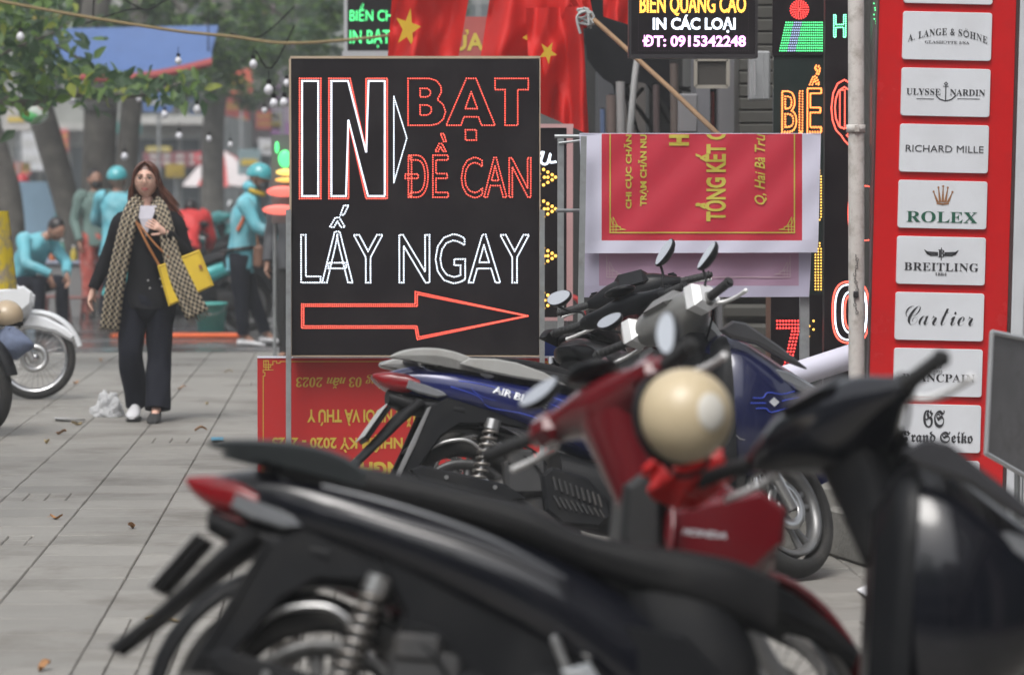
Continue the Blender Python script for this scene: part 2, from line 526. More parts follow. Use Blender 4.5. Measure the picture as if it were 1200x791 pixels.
def inset(poly, k):
    n = len(poly); A = sum(poly[i - 1][0] * poly[i][1] - poly[i][0] * poly[i - 1][1] for i in range(n)); sg_ = 1 if A > 0 else -1
    out = []
    for i, p in enumerate(poly):
        q, t, p = V(poly[i - 1]), V(poly[(i + 1) % n]), V(p)
        e1, e2 = (p - q).normalized(), (t - p).normalized()
        n1, n2 = V((-e1.y, e1.x)) * sg_, V((-e2.y, e2.x)) * sg_
        m = (n1 + n2); m = m / max(.35, m.dot(n1))
        if m.length > 2.5: m = m.normalized() * 2.5
        out.append(tuple(p + m * k))
    return out
I_ = C3([(88, 148), (158, 148), (158, 545), (88, 545)])
N_ = C3([(185, 148), (255, 148), (308, 388), (308, 148), (378, 148), (378, 545), (308, 545), (250, 290), (250, 545), (185, 545)])
red = MB(); wht = MB()
for poly in (I_, N_):
    dots(red, [tuple(p) for p in sample_loop(poly, .0118)], F, .0040)
    dots(wht, [tuple(p) for p in sample_loop(inset(poly, .0125), .0118)], F, .0050)
ob = red.build('led_dots', m_redled, sg); tag(ob, 'red outer dots of the word IN', kind='stuff')
BAT = [[(447, 148), (520, 148), (542, 156), (556, 174), (557, 194), (544, 218), (563, 234), (571, 258), (564, 282), (546, 298), (522, 303), (447, 303)], [(487, 181), (510, 181), (521, 188), (521, 202), (510, 209), (487, 209)], [(487, 236), (512, 236), (524, 244), (524, 260), (512, 269), (487, 269)],
       [(640, 148), (672, 148), (735, 303), (690, 303), (680, 275), (632, 275), (622, 303), (573, 303)], [(656, 192), (677, 248), (636, 248)], [(735, 148), (845, 148), (845, 185), (810, 185), (810, 303), (768, 303), (768, 185), (735, 185)], [(637, 318), (673, 318), (673, 352), (637, 352)]]
mb = MB()
for l in BAT: dots(mb, [tuple(p) for p in sample_loop(C3(l), .0118)], F, .0036)
tag(mb.build('led_dots', m_redled, sg), 'red dotted word in the top right of the board', kind='stuff')
for body, rect, bo in (('ĐỀ CAN', rc(YS, 475, 157, 622, 232), .032),):
    ob = led_text('led_dots', sg, body, F, rect, m_redled, .0118, .0036, bo); tag(ob, 'red dotted lettering', kind='stuff')
arrow = C4([(83, 288), (412, 288), (412, 252), (740, 322), (418, 390), (412, 357), (83, 357)])
am = MB(); dots(am, [tuple(p) for p in sample_loop(arrow, .0098)], F, .0036); dots(am, [tuple(p) for p in sample_loop(inset(arrow, .010), .0098)], F, .0036)
tag(am.build('led_dots', m_redled, sg), 'red dotted arrow', kind='stuff')
dots(wht, [tuple(p) for p in sample_loop(C3([(400, 208), (443, 345), (400, 492)]), .0105)], F, .0036)
led_text(None, None, 'LẤY NGAY', F, rc(YS, 353, 241, 620, 332), None, .0118, .0042, .012, mb=wht)
tag(wht.build('led_dots', m_whiteled, sg), 'white dotted lettering and triangle', kind='stuff')

# ---- red banner standing upside down behind it
YB = 17.34
bn = thing('banner', 'red banner with yellow upside down lettering standing on the pavement under the LED sign', 'banner', (P(470, 560, YB).x, YB, 0), world=True)
mb = MB(); panel(mb, YB, 302, 418.5, 652, 561, .012); mb.build('sheet', m_vred, bn)
mb = MB(); panel(mb, YB - .006, 301.6, 417.6, 652.6, 419.6, .024); mb.build('hem', m_vwhite, bn)
FB = flat(YB)
def ln(mb, Y, pts, w=1.0, lift=.003, closed=False):
    """flat printed line through pixel points"""
    q = [V(p) for p in px2(Y, pts)]; h = w / 2 / SC(Y)
    for i in range(len(q) - 1):
        d = (q[i + 1] - q[i]); 
        if d.length < 1e-6: continue
        d.normalize(); nn = V((-d.y, d.x)) * h; a, c = q[i] - d * h, q[i + 1] + d * h
        l = lift + .00004 * i
        mb.add([V((p.x, Y - l, p.y)) for p in (a - nn, c - nn, c + nn, a + nn)], [(0, 1, 2, 3)])
mb = MB()
def c8(pts): return [(300 + x / 4.945, 400 + y / 4.945) for x, y in pts]
ln(mb, YB, c8([(42, 760), (42, 200), (52, 200), (52, 180), (42, 180), (42, 165), (72, 165), (72, 112), (45, 112), (45, 150), (85, 150)]) , .9)
ln(mb, YB, c8([(58, 112), (58, 165), (100, 165)]) , .8); ln(mb, YB, c8([(85, 150), (85, 135), (45, 135)]), .8, .0036)
ln(mb, YB, c8([(85, 135), (98, 135), (98, 115), (120, 115), (120, 126), (140, 126), (140, 117), (1480, 117)]), .9, .0042)
ln(mb, YB, [(600, 424), (628, 424), (628, 430), (634, 430), (634, 424), (642, 424), (642, 436), (648, 436)], .9, .005)
mb.build('border_line', m_vyel, bn)
lettering('lettering', bn, fontmap('th ng 03 n m 2023', 'bolditalic'), FB, rc(YB, 347, 439, 458, 453.5), m_vyel, rot=2, lift=.0034, shear=.12)
mb = MB()
for (x, y, k) in ((428.5, 453.5, 0), (389, 453.8, 1)):   # the two accented vowels, turned with the rest
    pass
lettering('lettering', bn, 'CHĂN NUÔI VÀ THÚ Y', FB, rc(YB, 360, 479.5, 503, 500), m_vyel, bold=.03, rot=2)
lettering('lettering', bn, 'NHIỆM KỲ 2020 - 2025', FB, rc(YB, 319, 509, 472, 530), m_vyel, bold=.03, rot=2)
lettering('lettering', bn, 'NGHỊ', FB, rc(YB, 412, 536, 470, 560), m_vyel, bold=.045, rot=2)
a = []
for (x, y, t) in ((447, 446, 'á'), (394, 446, 'ă')):
    o = lettering('lettering', bn, {'á': 'á', 'ă': 'ă'}[t], FB, rc(YB, x - 4, y - 3.5, x + 4, y + 9), m_vyel, rot=2, bold=.012, shear=.3, lift=.0045)

# ---- banner sheet folded over a rack
YR = 16.5
hb = thing('banner', 'red and white vinyl banner with sideways yellow lettering folded over a steel rack', 'banner', (P(820, 300, YR).x, YR, P(820, 350, YR).z), world=True)
m_bred = fabric_translucent('banner_red', (0.56, 0.028, 0.055), (0.75, 0.10, 0.12), 0.12, 0.45)
m_bwhite = fabric_translucent('banner_white', (0.70, 0.70, 0.84), (0.7, 0.7, 0.85), 0.12, 0.45)
m_back = fabric_translucent('banner_back', (0.50, 0.48, 0.62), (0.55, 0.5, 0.6), 0.2, 0.6)
m_backred = fabric_translucent('banner_back_red', (0.43, 0.29, 0.41), (0.55, 0.2, 0.3), 0.2, 0.6)
m_print = mat('banner_yellow', (0.50, 0.42, 0.06), 0.5, var=0.03)
m_print2 = mat('banner_ghost_line', (0.50, 0.36, 0.42), 0.6, var=0.03)
def sheetY(x, y, Y0, seed): return Y0 + .005 * math.sin((x - 680) / 47.0 + (y - 150) / 160 + seed) * max(0, (y - 150)) / 150 + .004 * math.sin((x + y) / 11.0)
def sheet(mb, quad, Yf, nx=26, ny=10):
    """quad: px corners TL TR BR BL"""
    TL, TR, BR, BL = [V(q) for q in quad]; vs = []
    for j in range(ny + 1):
        for i in range(nx + 1):
            s, t = i / nx, j / ny
            p = (TL * (1 - s) + TR * s) * (1 - t) + (BL * (1 - s) + BR * s) * t
            vs.append(P(p.x, p.y, Yf(p.x, p.y)))
    fs = [(j * (nx + 1) + i, j * (nx + 1) + i + 1, (j + 1) * (nx + 1) + i + 1, (j + 1) * (nx + 1) + i) for j in range(ny) for i in range(nx)]
    mb.add(vs, fs, True)
Yfr = lambda x, y: sheetY(x, y, YR - .03, 0.0)
Ybk = lambda x, y: sheetY(x, y, YR + .03, 1.3)
mb = MB()
for q in (((679, 157), (705, 157), (705, 282), (684, 282)), ((940, 157), (962, 157), (959, 282), (940, 282)), ((684, 282), (959, 282), (958, 296), (685.5, 297))): sheet(mb, q, Yfr)
sheet(mb, ((679, 157), (962, 157), (962, 156.4), (679, 156.4)), lambda x, y: YR - .03 + (157 - y) * .1)
mb.build('front_margin', m_bwhite, hb)
mb = MB(); sheet(mb, ((705, 157), (940, 157), (940, 282), (705, 282)), Yfr, 40, 16); mb.build('front_sheet', m_bred, hb)
mb = MB(); sheet(mb, ((681, 158), (702, 158), (702, 335), (681, 335)), Ybk); sheet(mb, ((936, 158), (957, 158), (949, 335), (936, 335)), Ybk)
sheet(mb, ((681, 335), (949, 335), (948, 348), (682, 348.5)), Ybk); mb.build('back_margin', m_back, hb)
mb = MB(); sheet(mb, ((702, 158), (936, 158), (936, 335), (702, 335)), Ybk, 40, 16); mb.build('back_sheet', m_backred, hb)
def FR(x, z, l=0.0):
    # world x,z at plane YR -> pixel -> the waved sheet
    px = 600 + x / YR * FPX
    py = 0; p = V((x, YR, z)) - V((0, 0, CAM_H)); yc = p.y * cP - p.z * sP; zc = p.y * sP + p.z * cP
    px = 600 + FPX * p.x / yc; py = 395.5 - FPX * zc / yc
    return P(px, py, Yfr(px, py) - l)
for body, r_, bo in (('CHI CỤC CHĂN', (731, 158, 742, 245), .035), ('TRẠM CHĂN NU', (747.5, 158, 760, 242), .035), ('H', (784, 158, 807.5, 171), .06), ('TỔNG KẾT C', (815, 152, 851, 259.5), .035)):
    vs, fs, es = text_geo(body, True, bo)
    if 'TỔNG' in body: vs, fs, es = text_geo('TỔNG KẾT C', True, bo)
    x0, z0, x1, z1 = rc(YR, *r_); q = fit_map(vs, x0, z0, x1, z1, 1)
    top = P(800, 157.6, YR).z
    q = [(x, min(z, top)) for x, z in q]
    mb = MB(); mb.add([FR(x, z, .004) for x, z in q], fs); mb.build('lettering', m_print, hb)
vs, fs, es = text_geo(fontmap('Q, Hai Bà Trư', 'bolditalic'), True, 0)
vs, fs, es = text_geo('Q, Hai Bà Trưn', True, .015, .3)
q = fit_map(vs, *rc(YR, 884, 150, 899, 240), 1); top = P(800, 157.6, YR).z
mb = MB(); mb.add([FR(x, min(z, top), .008) for x, z in q], fs); mb.build('lettering', m_print, hb)
mb = MB()
def hline(mb, pts, w, fr, l=.004):
    q = []
    for a, b_ in zip(pts[:-1], pts[1:]):
        n = max(1, int((V(b_) - V(a)).length / 8))
        for k in range(n):
            p0, p1 = V(a).lerp(V(b_), k / n), V(a).lerp(V(b_), (k + 1) / n)
            d = (p1 - p0).normalized(); nn = V((-d.y, d.x)) * w / 2; e = d * w / 2 * (1 if k in (0, n - 1) else 0)
            l += .00001
            mb.add([P(c.x, c.y, fr(c.x, c.y) - l) for c in (p0 - e - nn, p1 + e - nn, p1 + e + nn, p0 - e + nn)], [(0, 1, 2, 3)])
def corner(mb, x, y, sx, fr):
    k = lambda pts: [(x + sx * a, y + b_) for a, b_ in pts]
    hline(mb, k([(3.5, 0), (3.5, -18), (8, -9), (12, -5), (18, -3.5), (0, -3.5)]), .9, fr)
    hline(mb, k([(7, 0), (7, -9)]), .9, fr); hline(mb, k([(0, -7), (12, -7), (12, -3)]), .9, fr); hline(mb, k([(0, -20), (3, -10), (9, -7)]), .7, fr)
hline(mb, [(715, 158), (715, 272.8), (931, 272.8), (931, 158)], 1.5, Yfr)
corner(mb, 715, 272.8, 1, Yfr); corner(mb, 931, 272.8, -1, Yfr)
mb.build('border_line', m_print, hb)
mb = MB(); hline(mb, [(711, 300), (711, 325), (926, 325), (926, 300)], 1.2, Ybk); corner(mb, 711, 325, 1, Ybk); corner(mb, 926, 325, -1, Ybk); mb.build('border_line', m_print2, hb)

rk = thing('steel_rack', 'galvanised steel rack carrying the folded red and white banner', 'rack', (P(800, 300, YR).x, YR, 0), world=True)
for (x0, y0, x1, y1, w, yy) in ((657, 158, 657, 590, 7.5, YR + .07), (684, 160, 677, 590, 7, YR - .12), (942.5, 158, 942.5, 590, 11, YR + .09)):
    mb = MB(); rod(mb, yy, x0, y0, x1, y1, w, square=True); mb.build('post', m_steel, rk)
mb = MB(); rod(mb, YR, 650, 160, 960, 159.5, 4.5); mb.build('top_bar', m_steel, rk)
mb = MB(); rod(mb, YR - .02, 652, 247, 690, 247, 4.5, YR + .05); mb.build('brace', m_steel, rk)
mb = MB(); rod(mb, YR + .05, 655, 168, 688, 164, 3); mb.build('brace', m_steel, rk)
mb = MB(); rod(mb, YR + .07, 660, 472, 942, 472, 5); mb.build('brace', m_steel, rk)
m_green = mat('green_paint', (0.03, 0.22, 0.07), 0.5)
mb = MB(); rod(mb, YR + .055, 946.5, 420, 946.5, 590, 2.5, square=True); mb.build('green_strip', m_green, rk)

# ---- LED sign behind (orange chevrons)
Y2 = 18.6
s2 = thing('led_sign', 'dark LED sign with white script and orange dotted chevrons behind the big LED sign', 'sign', (P(640, 300, Y2).x, Y2, 0), world=True)
mb = MB(); panel(mb, Y2, 590, 150, 664, 372, .08); mb.build('panel', m_board, s2)
m_pink = mat('pink_frame', (0.55, 0.33, 0.33), 0.5)
mb = MB(); panel(mb, Y2 - .01, 588, 145.5, 672, 150, .09); panel(mb, Y2 - .012, 664, 150, 671.5, 376, .09); panel(mb, Y2 - .01, 590, 372, 664, 376, .09); mb.build('frame', m_pink, s2)
for xa in (596, 662): mb = MB(); rod(mb, Y2 + .1, xa, 376, xa, 560, 6, square=True); mb.build('leg', m_steel, s2)
mb = MB()
for yy in (208, 245, 300, 352):
    for (dx, dy) in ((0, -9), (5, -6), (10, -3), (14, 0), (10, 3), (5, 6), (0, 9), (-5, -4), (-5, 4), (-10, 0), (1, 0), (5, 0)):
        dots(mb, px2(Y2, [(637 + dx, yy + dy)]), flat(Y2), .0085)
tag(mb.build('led_dots', m_yelled, s2), kind='stuff')
mb = MB(); mb.tube([P(x, y, Y2 - .01) for x, y in ((630, 184), (637, 178), (634, 190), (641, 192), (645, 180), (644, 190), (652, 190))], .006, 5, sm=4); mb.build('script_tube', m_whiteled, s2)

# ---- hanging phone number LED sign
Y3 = 16.9
s3 = thing('led_sign', 'hanging black LED sign with orange, white and pink lines and a phone number', 'sign', (P(812, 0, Y3).x, Y3, P(812, 66, Y3).z), world=True)
mb = MB(); panel(mb, Y3, 738, -42, 887, 66.5, .10, .008); mb.build('panel', m_board, s3)
mb = MB(); panel(mb, Y3 - .006, 736.5, -44, 740, 68, .11); panel(mb, Y3 - .005, 885, -44, 888.5, 68, .11); panel(mb, Y3 - .007, 740, 64, 885, 68.5, .11); mb.build('frame', mat('sign_frame_dark', (0.03, .027, .03), .35), s3)
F3 = flat(Y3)
lettering('lettering', s3, 'BIỂN QUẢNG CÁO', F3, rc(Y3, 750, -16, 874, 19), led('amber_led', (1.0, 0.40, 0.05), 1.5), bold=.01)
led_text('led_dots', s3, 'BIỂN QUẢNG CÁO', F3, rc(Y3, 750, -16, 874, 19), m_yelled, .009, .0028, .01)
lettering('lettering', s3, 'IN CÁC LOẠI', F3, rc(Y3, 765, 18, 862, 39), m_whiteled, bold=.03)
lettering('lettering', s3, 'ĐT: 0915342248', F3, rc(Y3, 753, 41.5, 874, 55.5), m_pkled, bold=.03)
mb = MB(); dots(mb, [tuple(p) for p in sample_loop(px2(Y3, [(748, -36), (877, -36), (877, 60), (748, 60)]), .0135)], F3, .0018); mb.build('border_dots', mat('unlit_dots', (.10, .07, .09), .5), s3)
mb = MB(); rod(mb, Y3 + .05, 812, -42, 812, -70, 4); rod(mb, Y3 + .05, 760, -55, 905, -58, 5); mb.build('bracket', m_steel, s3)

# ---- green LED sign further back
Y4 = 25.0
s4 = thing('led_sign', 'green lettered LED sign far behind the flags, top left of the large sign', 'sign', (P(434, 0, Y4).x, Y4, P(434, 70, Y4).z), world=True)
mb = MB(); panel(mb, Y4, 406, -20, 466, 62, .12); mb.build('panel', m_board, s4)
mb = MB(); panel(mb, Y4 - .01, 401, 60, 468, 68, .14); panel(mb, Y4 - .008, 403, -20, 407, 60, .14); mb.build('frame', m_alu, s4)
F4 = flat(Y4)
lettering('lettering', s4, 'BIỂN CH', F4, rc(Y4, 410, 5, 460, 25), m_grled, bold=-.005)
lettering('lettering', s4, 'IN BẠT.', F4, rc(Y4, 410, 35, 460, 56), m_grled, bold=-.005)

# ---- faded 'SỬA' panel
Y5 = 21.5
s5 = thing('shop_sign', 'faded red sign with yellow repair lettering between the two big flags', 'sign', (P(540, 40, Y5).x, Y5, P(540, 75, Y5).z), world=True)
mb = MB(); panel(mb, Y5, 490, 20, 580, 80, .04); mb.build('panel', mat('faded_red', (0.42, 0.10, 0.09), .6), s5)
lettering('lettering', s5, 'SỬA', flat(Y5), rc(Y5, 517, 32, 567, 60), mat('faded_yellow', (0.58, 0.48, 0.08), .6), bold=.03)

# ---- tall LED board one
Y6 = 17.6
s6 = thing('led_sign', 'tall LED board with red disc, green slanted block and orange letters behind the banner', 'sign', (P(930, 300, Y6).x, Y6, 0), world=True)
m_darkglass = mat('dark_glass', (0.022, 0.032, 0.030), 0.15, var=0.1)
mb = MB(); panel(mb, Y6, 905, -60, 966, 540, .08); mb.build('panel', m_darkglass, s6)
mb = MB(); panel(mb, Y6 - .012, 905, -60, 964.5, 65, .012); mb.build('module', m_board, s6)
mb = MB(); panel(mb, Y6 - .012, 903, 345, 964.5, 440, .012); mb.build('module', m_board, s6)
F6 = flat(Y6 - .012)
mb = MB()
for k in range(6):
    rad = 11.5 * (k + .5) / 6
    for a in range(max(3, int(rad * 2.2))):
        t = a / max(3, int(rad * 2.2)) * 2 * PI; dots(mb, px2(Y6, [(936.5 + rad * math.cos(t), 12 + rad * math.sin(t))]), F6, .0042)
tag(mb.build('led_dots', m_redglow, s6), 'red disc of dots', kind='stuff')
mb = MB(); mw = MB()
for j in range(12):
    y = 27 + j * 3.0; xl = 921 - 8 * j / 12
    n = int((963 - xl) / 2.4)
    for i in range(n + 1):
        x = xl + (963 - xl) * i / n; t = (x - xl) 
        dots(mw if 8 + 0 * j < t < 19 else mb, px2(Y6, [(x, y)]), F6, .0042)
tag(mb.build('led_dots', m_grled, s6), 'green slanted block of dots', kind='stuff'); tag(mw.build('led_dots', m_blled, s6), 'pale blue slanted band of dots', kind='stuff')
F6b = flat(Y6)
mb = MB()
for bo in (.045, .008, -.025): led_text(None, None, 'BIỂ', F6b, rc(Y6, 916 + (.045 - bo) * 12, 77 + (.045 - bo) * 22, 963 - (.045 - bo) * 12, 156 - (.045 - bo) * 22), None, .0135, .0043, bo, mb=mb)
tag(mb.build('led_dots', m_orled, s6), 'orange dotted letters', kind='stuff')
mb = MB()
for (ya, yb) in ((200, 262), (285, 345)):
    for c in range(3):
        for k in range(int((yb - ya) / 3.4)):
            y = ya + 3.4 * k; dots(mb, px2(Y6, [(955.5 + c * 3.3 - (1.6 if abs(y - (ya + yb) / 2) > 26 else 0), y)]), F6b, .0042)
tag(mb.build('led_dots', m_yelled, s6), 'amber dotted letters partly behind the banner', kind='stuff')
mb = MB()
for i in range(8):
    for j in range(3): dots(mb, px2(Y6, [(910.5 + i * 3.5, 376 + j * 4.2)]), F6, .006)
for j in range(11):
    for i in range(3): dots(mb, px2(Y6, [(928 - j * .9 + i * 3.6, 388 + j * 4.0)]), F6, .006)
tag(mb.build('led_dots', m_redglow, s6), 'red dotted number seven', kind='stuff')
mb = MB()
for q in ((953, 376), (948, 382), (953, 386), (947.5, 394)): dots(mb, px2(Y6, [q]), F6, .006)
tag(mb.build('led_dots', m_yelled, s6), kind='stuff')

# ---- tall LED board two
Y7 = 16.6
s7 = thing('led_sign', 'narrow tall black LED board with green H and glowing red letters beside the white pipe', 'sign', (P(985, 300, Y7).x, Y7, 0), world=True)
mb = MB(); panel(mb, Y7, 965, -60, 1012, 560, .09); mb.build('panel', m_board, s7)
F7 = flat(Y7)
led_text('led_dots', s7, 'H', F7, rc(Y7, 977, 18, 991, 44), led('green_led_bright', (0.2, 1.0, 0.5), 2.2), .0085, .0038, .02)
mb = MB(); led_text(None, None, 'Q', F7, rc(Y7, 974, 94, 1004, 172), None, .0095, .0050, .03, mb=mb); led_text(None, None, 'I', F7, rc(Y7, 984, 106, 990, 150), None, .0095, .0045, .0, mb=mb)
tag(mb.build('led_dots', m_redled, s7), 'red dotted letter Q', kind='stuff')
def ovalpts(cx, cy, rx, ry, n=40): return [(cx + rx * math.copysign(abs(math.cos(a)) ** .7, math.cos(a)), cy + ry * math.copysign(abs(math.sin(a)) ** .7, math.sin(a))) for a in [2 * PI * k / n for k in range(n)]]
mb = MB(); dots(mb, [tuple(p) for p in sample_loop(px2(Y7, ovalpts(997, 366, 21.5, 36)), .0075)], F7, .0050); dots(mb, [tuple(p) for p in sample_loop(px2(Y7, ovalpts(1001, 366, 11, 21)), .0075)], F7, .0050)
dots(mb, [tuple(p) for p in sample_loop(px2(Y7, ovalpts(1012, 250, 18, 32)), .008)], F7, .0042); dots(mb, [tuple(p) for p in sample_loop(px2(Y7, [(988, 453), (1000, 453), (1000, 462), (988, 462)]), .008)], F7, .0050)
tag(mb.build('led_dots', m_redled, s7), 'red dotted letter outlines', kind='stuff')
mb = MB(); dots(mb, [tuple(p) for p in sample_loop(px2(Y7, ovalpts(997, 366, 18.5, 32.5)), .0075)], F7, .0048); dots(mb, [tuple(p) for p in sample_loop(px2(Y7, ovalpts(1001, 366, 14, 25)), .0075)], F7, .0048)
tag(mb.build('led_dots', m_whiteled, s7), 'white dotted letter outline', kind='stuff')

# ---- third board, seen narrow between pipe and red sign
Y8 = 16.2
s8 = thing('led_sign', 'grey edged LED board seen as a narrow strip between the white pipe and red sign', 'sign', (P(1030, 300, Y8).x, Y8, 0), world=True)
mb = MB(); panel(mb, Y8, 1020, -60, 1060, 570, .10); mb.build('panel', mat('dull_board', (0.09, .085, .08), .4), s8)
mb = MB()
for (x, ya, yb, st) in ((1026, 2, 30, 2.6),):
    y = ya
    while y < yb: dots(mb, px2(Y8, [(x + 2 * math.sin(y), y)]), flat(Y8), .004); y += st
tag(mb.build('led_dots', m_grled, s8), kind='stuff')
mb = MB(); y = 135
while y < 195: dots(mb, px2(Y8, [(1025 + 1.2 * math.sin(y * .7), y)]), flat(Y8), .0038); y += 2.4
y = 345
while y < 415: dots(mb, px2(Y8, [(1021.5 + (0 if y > 365 else (365 - y) * .12), y)]), flat(Y8), .0038); y += 2.4
tag(mb.build('led_dots', m_redglow, s8), kind='stuff')
mb = MB(); y = 238
while y < 262: dots(mb, px2(Y8, [(1023, y)]), flat(Y8), .0038); y += 2.2
tag(mb.build('led_dots', m_blled, s8), kind='stuff')

# ---- white pipe with chain
YP = 15.6
pp_ = thing('white_pipe', 'weathered white steel pipe standing left of the red brand name sign', 'pipe', (P(1003, 300, YP).x, YP, 0), world=True)
m_wpaint = mat('weathered_white_paint', (0.62, 0.60, 0.57), 0.5, var=0.1, vscale=8, dirt=(0.2, 0.17, 0.13), dscale=14, damt=.6)
mb = MB(); mb.cyl(P(1003, -80, YP), P(1004, 603, YP), 9.5 / SC(YP), n=20); mb.build('tube', m_wpaint, pp_)
mb = MB(); q = P(1003, 151, YP); mb.lathe([(.041, -.018), (.044, -.018), (.044, .018), (.041, .018)], q, 'z', 20); mb.box((q.x + .0, q.y - .047, q.z), (.02, .012, .03)); mb.build('clamp', m_wpaint, pp_)
mb = MB()
for k in range(16):
    q = P(1003 + 1.5 * math.sin(k * .9), 300 + k * 4.4, YP - .042); mb.lathe([(.006, -.0015), (.008, 0), (.006, .0015)], q, 'y' if k % 2 else 'x', 8)
q = P(1003, 345, YP - .045); mb.box(q, (.024, .015, .03), bev=.004); mb.build('chain', mat('dark_chain', (.08, .08, .085), .4, .8), pp_)

# ---- red sign of watch makers' names
YW = 15.0; SW = SC(YW)
o0 = P(1105, 205, YW); TH = R(1.25)
def FW(X, Yd, l=0.0):
    x, z = X / SW, -Yd / SW
    return V((o0.x + x * math.cos(TH) + z * math.sin(TH), YW - l, o0.z - x * math.sin(TH) + z * math.cos(TH)))
wsgn = thing('brand_sign', 'tall red shop sign with a column of white watch brand name plates', 'sign', (o0.x, YW, 0), world=True)
def fbox(mb, X0, Y0, X1, Y1, l0, l1):
    vs = [FW(x, y, l) for l in (l0, l1) for x, y in ((X0, Y0), (X1, Y0), (X1, Y1), (X0, Y1))]
    mb.add(vs, [(0, 1, 2, 3), (4, 7, 6, 5), (0, 4, 5, 1), (1, 5, 6, 2), (2, 6, 7, 3), (3, 7, 4, 0)])
mb = MB(); fbox(mb, -79.5, -290, 80, 398, -.06, 0); mb.build('panel', mat('glossy_red_acrylic', (0.55, 0.010, 0.012), 0.2, var=0.06, spec=.35, coat=.15, dirt=(.35, .02, .02), dscale=1.2, damt=.5), wsgn)
mb = MB(); fbox(mb, 80.3, -290, 84, 399, -.07, .006); fbox(mb, -81.5, -290, -79.8, 399, -.07, .003); mb.build('edge_trim', mat('dark_trim', (.06, .03, .03), .4), wsgn)
mb = MB(); fbox(mb, 84.3, -290, 98, 405, -.12, .012); mb.build('side_frame', mat('white_frame', (.55, .57, .6), .45), wsgn)
mb = MB(); fbox(mb, 98.5, -290, 103, 405, -.12, .0); fbox(mb, 104, -290, 112, 405, -.12, .02); mb.build('side_frame', m_alu, wsgn)
mb = MB(); fbox(mb, -79, 398, 80, 404, -.06, -.01); mb.build('plinth', mat('sign_plinth', (.2, .2, .2), .6), wsgn)
m_plate = mat('white_plate', (0.68, 0.70, 0.74), 0.35, var=0.03, vscale=3, dirt=(.5, .5, .52), dscale=2, damt=.5); m_ink = mat('black_print', (0.03, .03, .035), .5); m_ink2 = mat('green_print', (0.015, 0.10, 0.06), .5)
m_gold = mat('bronze_print', (0.30, 0.14, 0.06), .4)
def rrect(X0, Y0, X1, Y1, r=3.2, n=4):
    out = []
    for (cx, cy, a0) in ((X1 - r, Y1 - r, 0), (X0 + r, Y1 - r, 1), (X0 + r, Y0 + r, 2), (X1 - r, Y0 + r, 3)):
        for k in range(n + 1): a = (a0 + k / n) * PI / 2; out.append((cx + r * math.cos(a), cy + r * math.sin(a)))
    return out
plates = []
for k in range(-3, 10):
    yc = 43.5 - 205 + (k - 1) * 65.5
    rr_ = rrect(-52, yc - 28, 52, yc + 28)
    mb = MB(); mb.rings([[FW(x, y, -.001) for x, y in rr_], [FW(x, y, .014) for x, y in rr_], [FW(x * .99, yc + (y - yc) * .985, .017) for x, y in rr_]], smooth=False)
    plates.append((k, yc, mb.build('name_plate', m_plate, wsgn)))
PY = {k: yc for k, yc, o in plates}; PO = {k: o for k, yc, o in plates}
def ptext(k, body, X0, X1, up, dn, m=m_ink, bold=.0, arc=0.0, shear=0.0, kind=None, space=1.0):
    """text on plate k; up/dn: rows above / below the plate centre (down positive)"""
    if kind: body = fontmap(body, kind)
    vs, fs, es = text_geo(body, True, bold, shear, space)
    q = fit_map(vs, X0, -dn, X1, -up); yc = PY[k]
    mb = MB(); pts = []
    for x, z in q:
        y = -z + arc * (x / 46) ** 2
        pts.append(FW(x, yc + y, .0195))
    mb.add(pts, fs); return mb.build('lettering', m, PO[k])
def pline(k, pts, w, m=m_ink, mb=None):
    own = mb is None
    if own: mb = MB()
    yc = PY[k]
    for a, c in zip(pts[:-1], pts[1:]):
        a, c = V(a), V(c); d = (c - a)
        if d.length < 1e-6: continue
        d.normalize(); nn = V((-d.y, d.x)) * w / 2; e = d * w * .3
        mb.add([FW(p.x, yc + p.y, .0192) for p in (a - e - nn, c + e - nn, c + e + nn, a - e + nn)], [(0, 1, 2, 3)])
    if own: mb.build('emblem', m, PO[k])
ptext(1, 'A. LANGE & SÖHNE', -46, 47, -11, -1, arc=9, kind='bold', space=1.1)
ptext(1, 'GLASHÜTTE I/SA', -26, 26, 5, 9, kind='bold')
ptext(2, 'ULYSSE', -46, -6, -4, 3.5, kind='bold'); ptext(2, 'NARDIN', 5, 46, -4, 3.5, kind='bold')
mb = MB(); pline(2, [(0, -9), (0, 9)], 1.2, mb=mb); pline(2, [(-3, -7), (3, -7)], .8, mb=mb); pline(2, [(-11, 4), (-7, 8), (0, 10), (7, 8), (12, 3)], 1.2, mb=mb); pline(2, [(0, -12), (-2, -10), (0, -8.5), (2, -10), (0, -12)], .8, mb=mb); pline(2, [(-34, 8), (-14, 8)], .7, mb=mb); pline(2, [(14, 7), (40, 7)], .7, mb=mb); mb.build('emblem', m_ink, PO[2])
ptext(3, 'RICHARD MILLE', -45, 46, -3.6, 4.4, bold=.0)
ptext(4, 'ROLEX', -42, 41, 8, 21, m_ink2, kind='bold')
mb = MB()
for (x, y) in ((-11, -15), (-5.5, -20), (0, -21.5), (5.5, -20), (11, -15)):
    mb2 = [(x + 1.3 * math.cos(a), y + 1.3 * math.sin(a)) for a in [PI / 4 * i for i in range(8)]]
    mb.add([FW(a, PY[4] + c, .0196) for a, c in mb2], [tuple(range(8))]); mb.add([FW(a, PY[4] + c, .0192) for a, c in ((x - .4, y), (x + .4, y), (x * .55 + 1.6, -3), (x * .55 - 1.6, -3))], [(0, 1, 2, 3)])
pline(4, [(-6.5, -1.6), (0, -.6), (6.5, -1.6)], 2.0, mb=mb); mb.build('emblem', m_gold, PO[4])
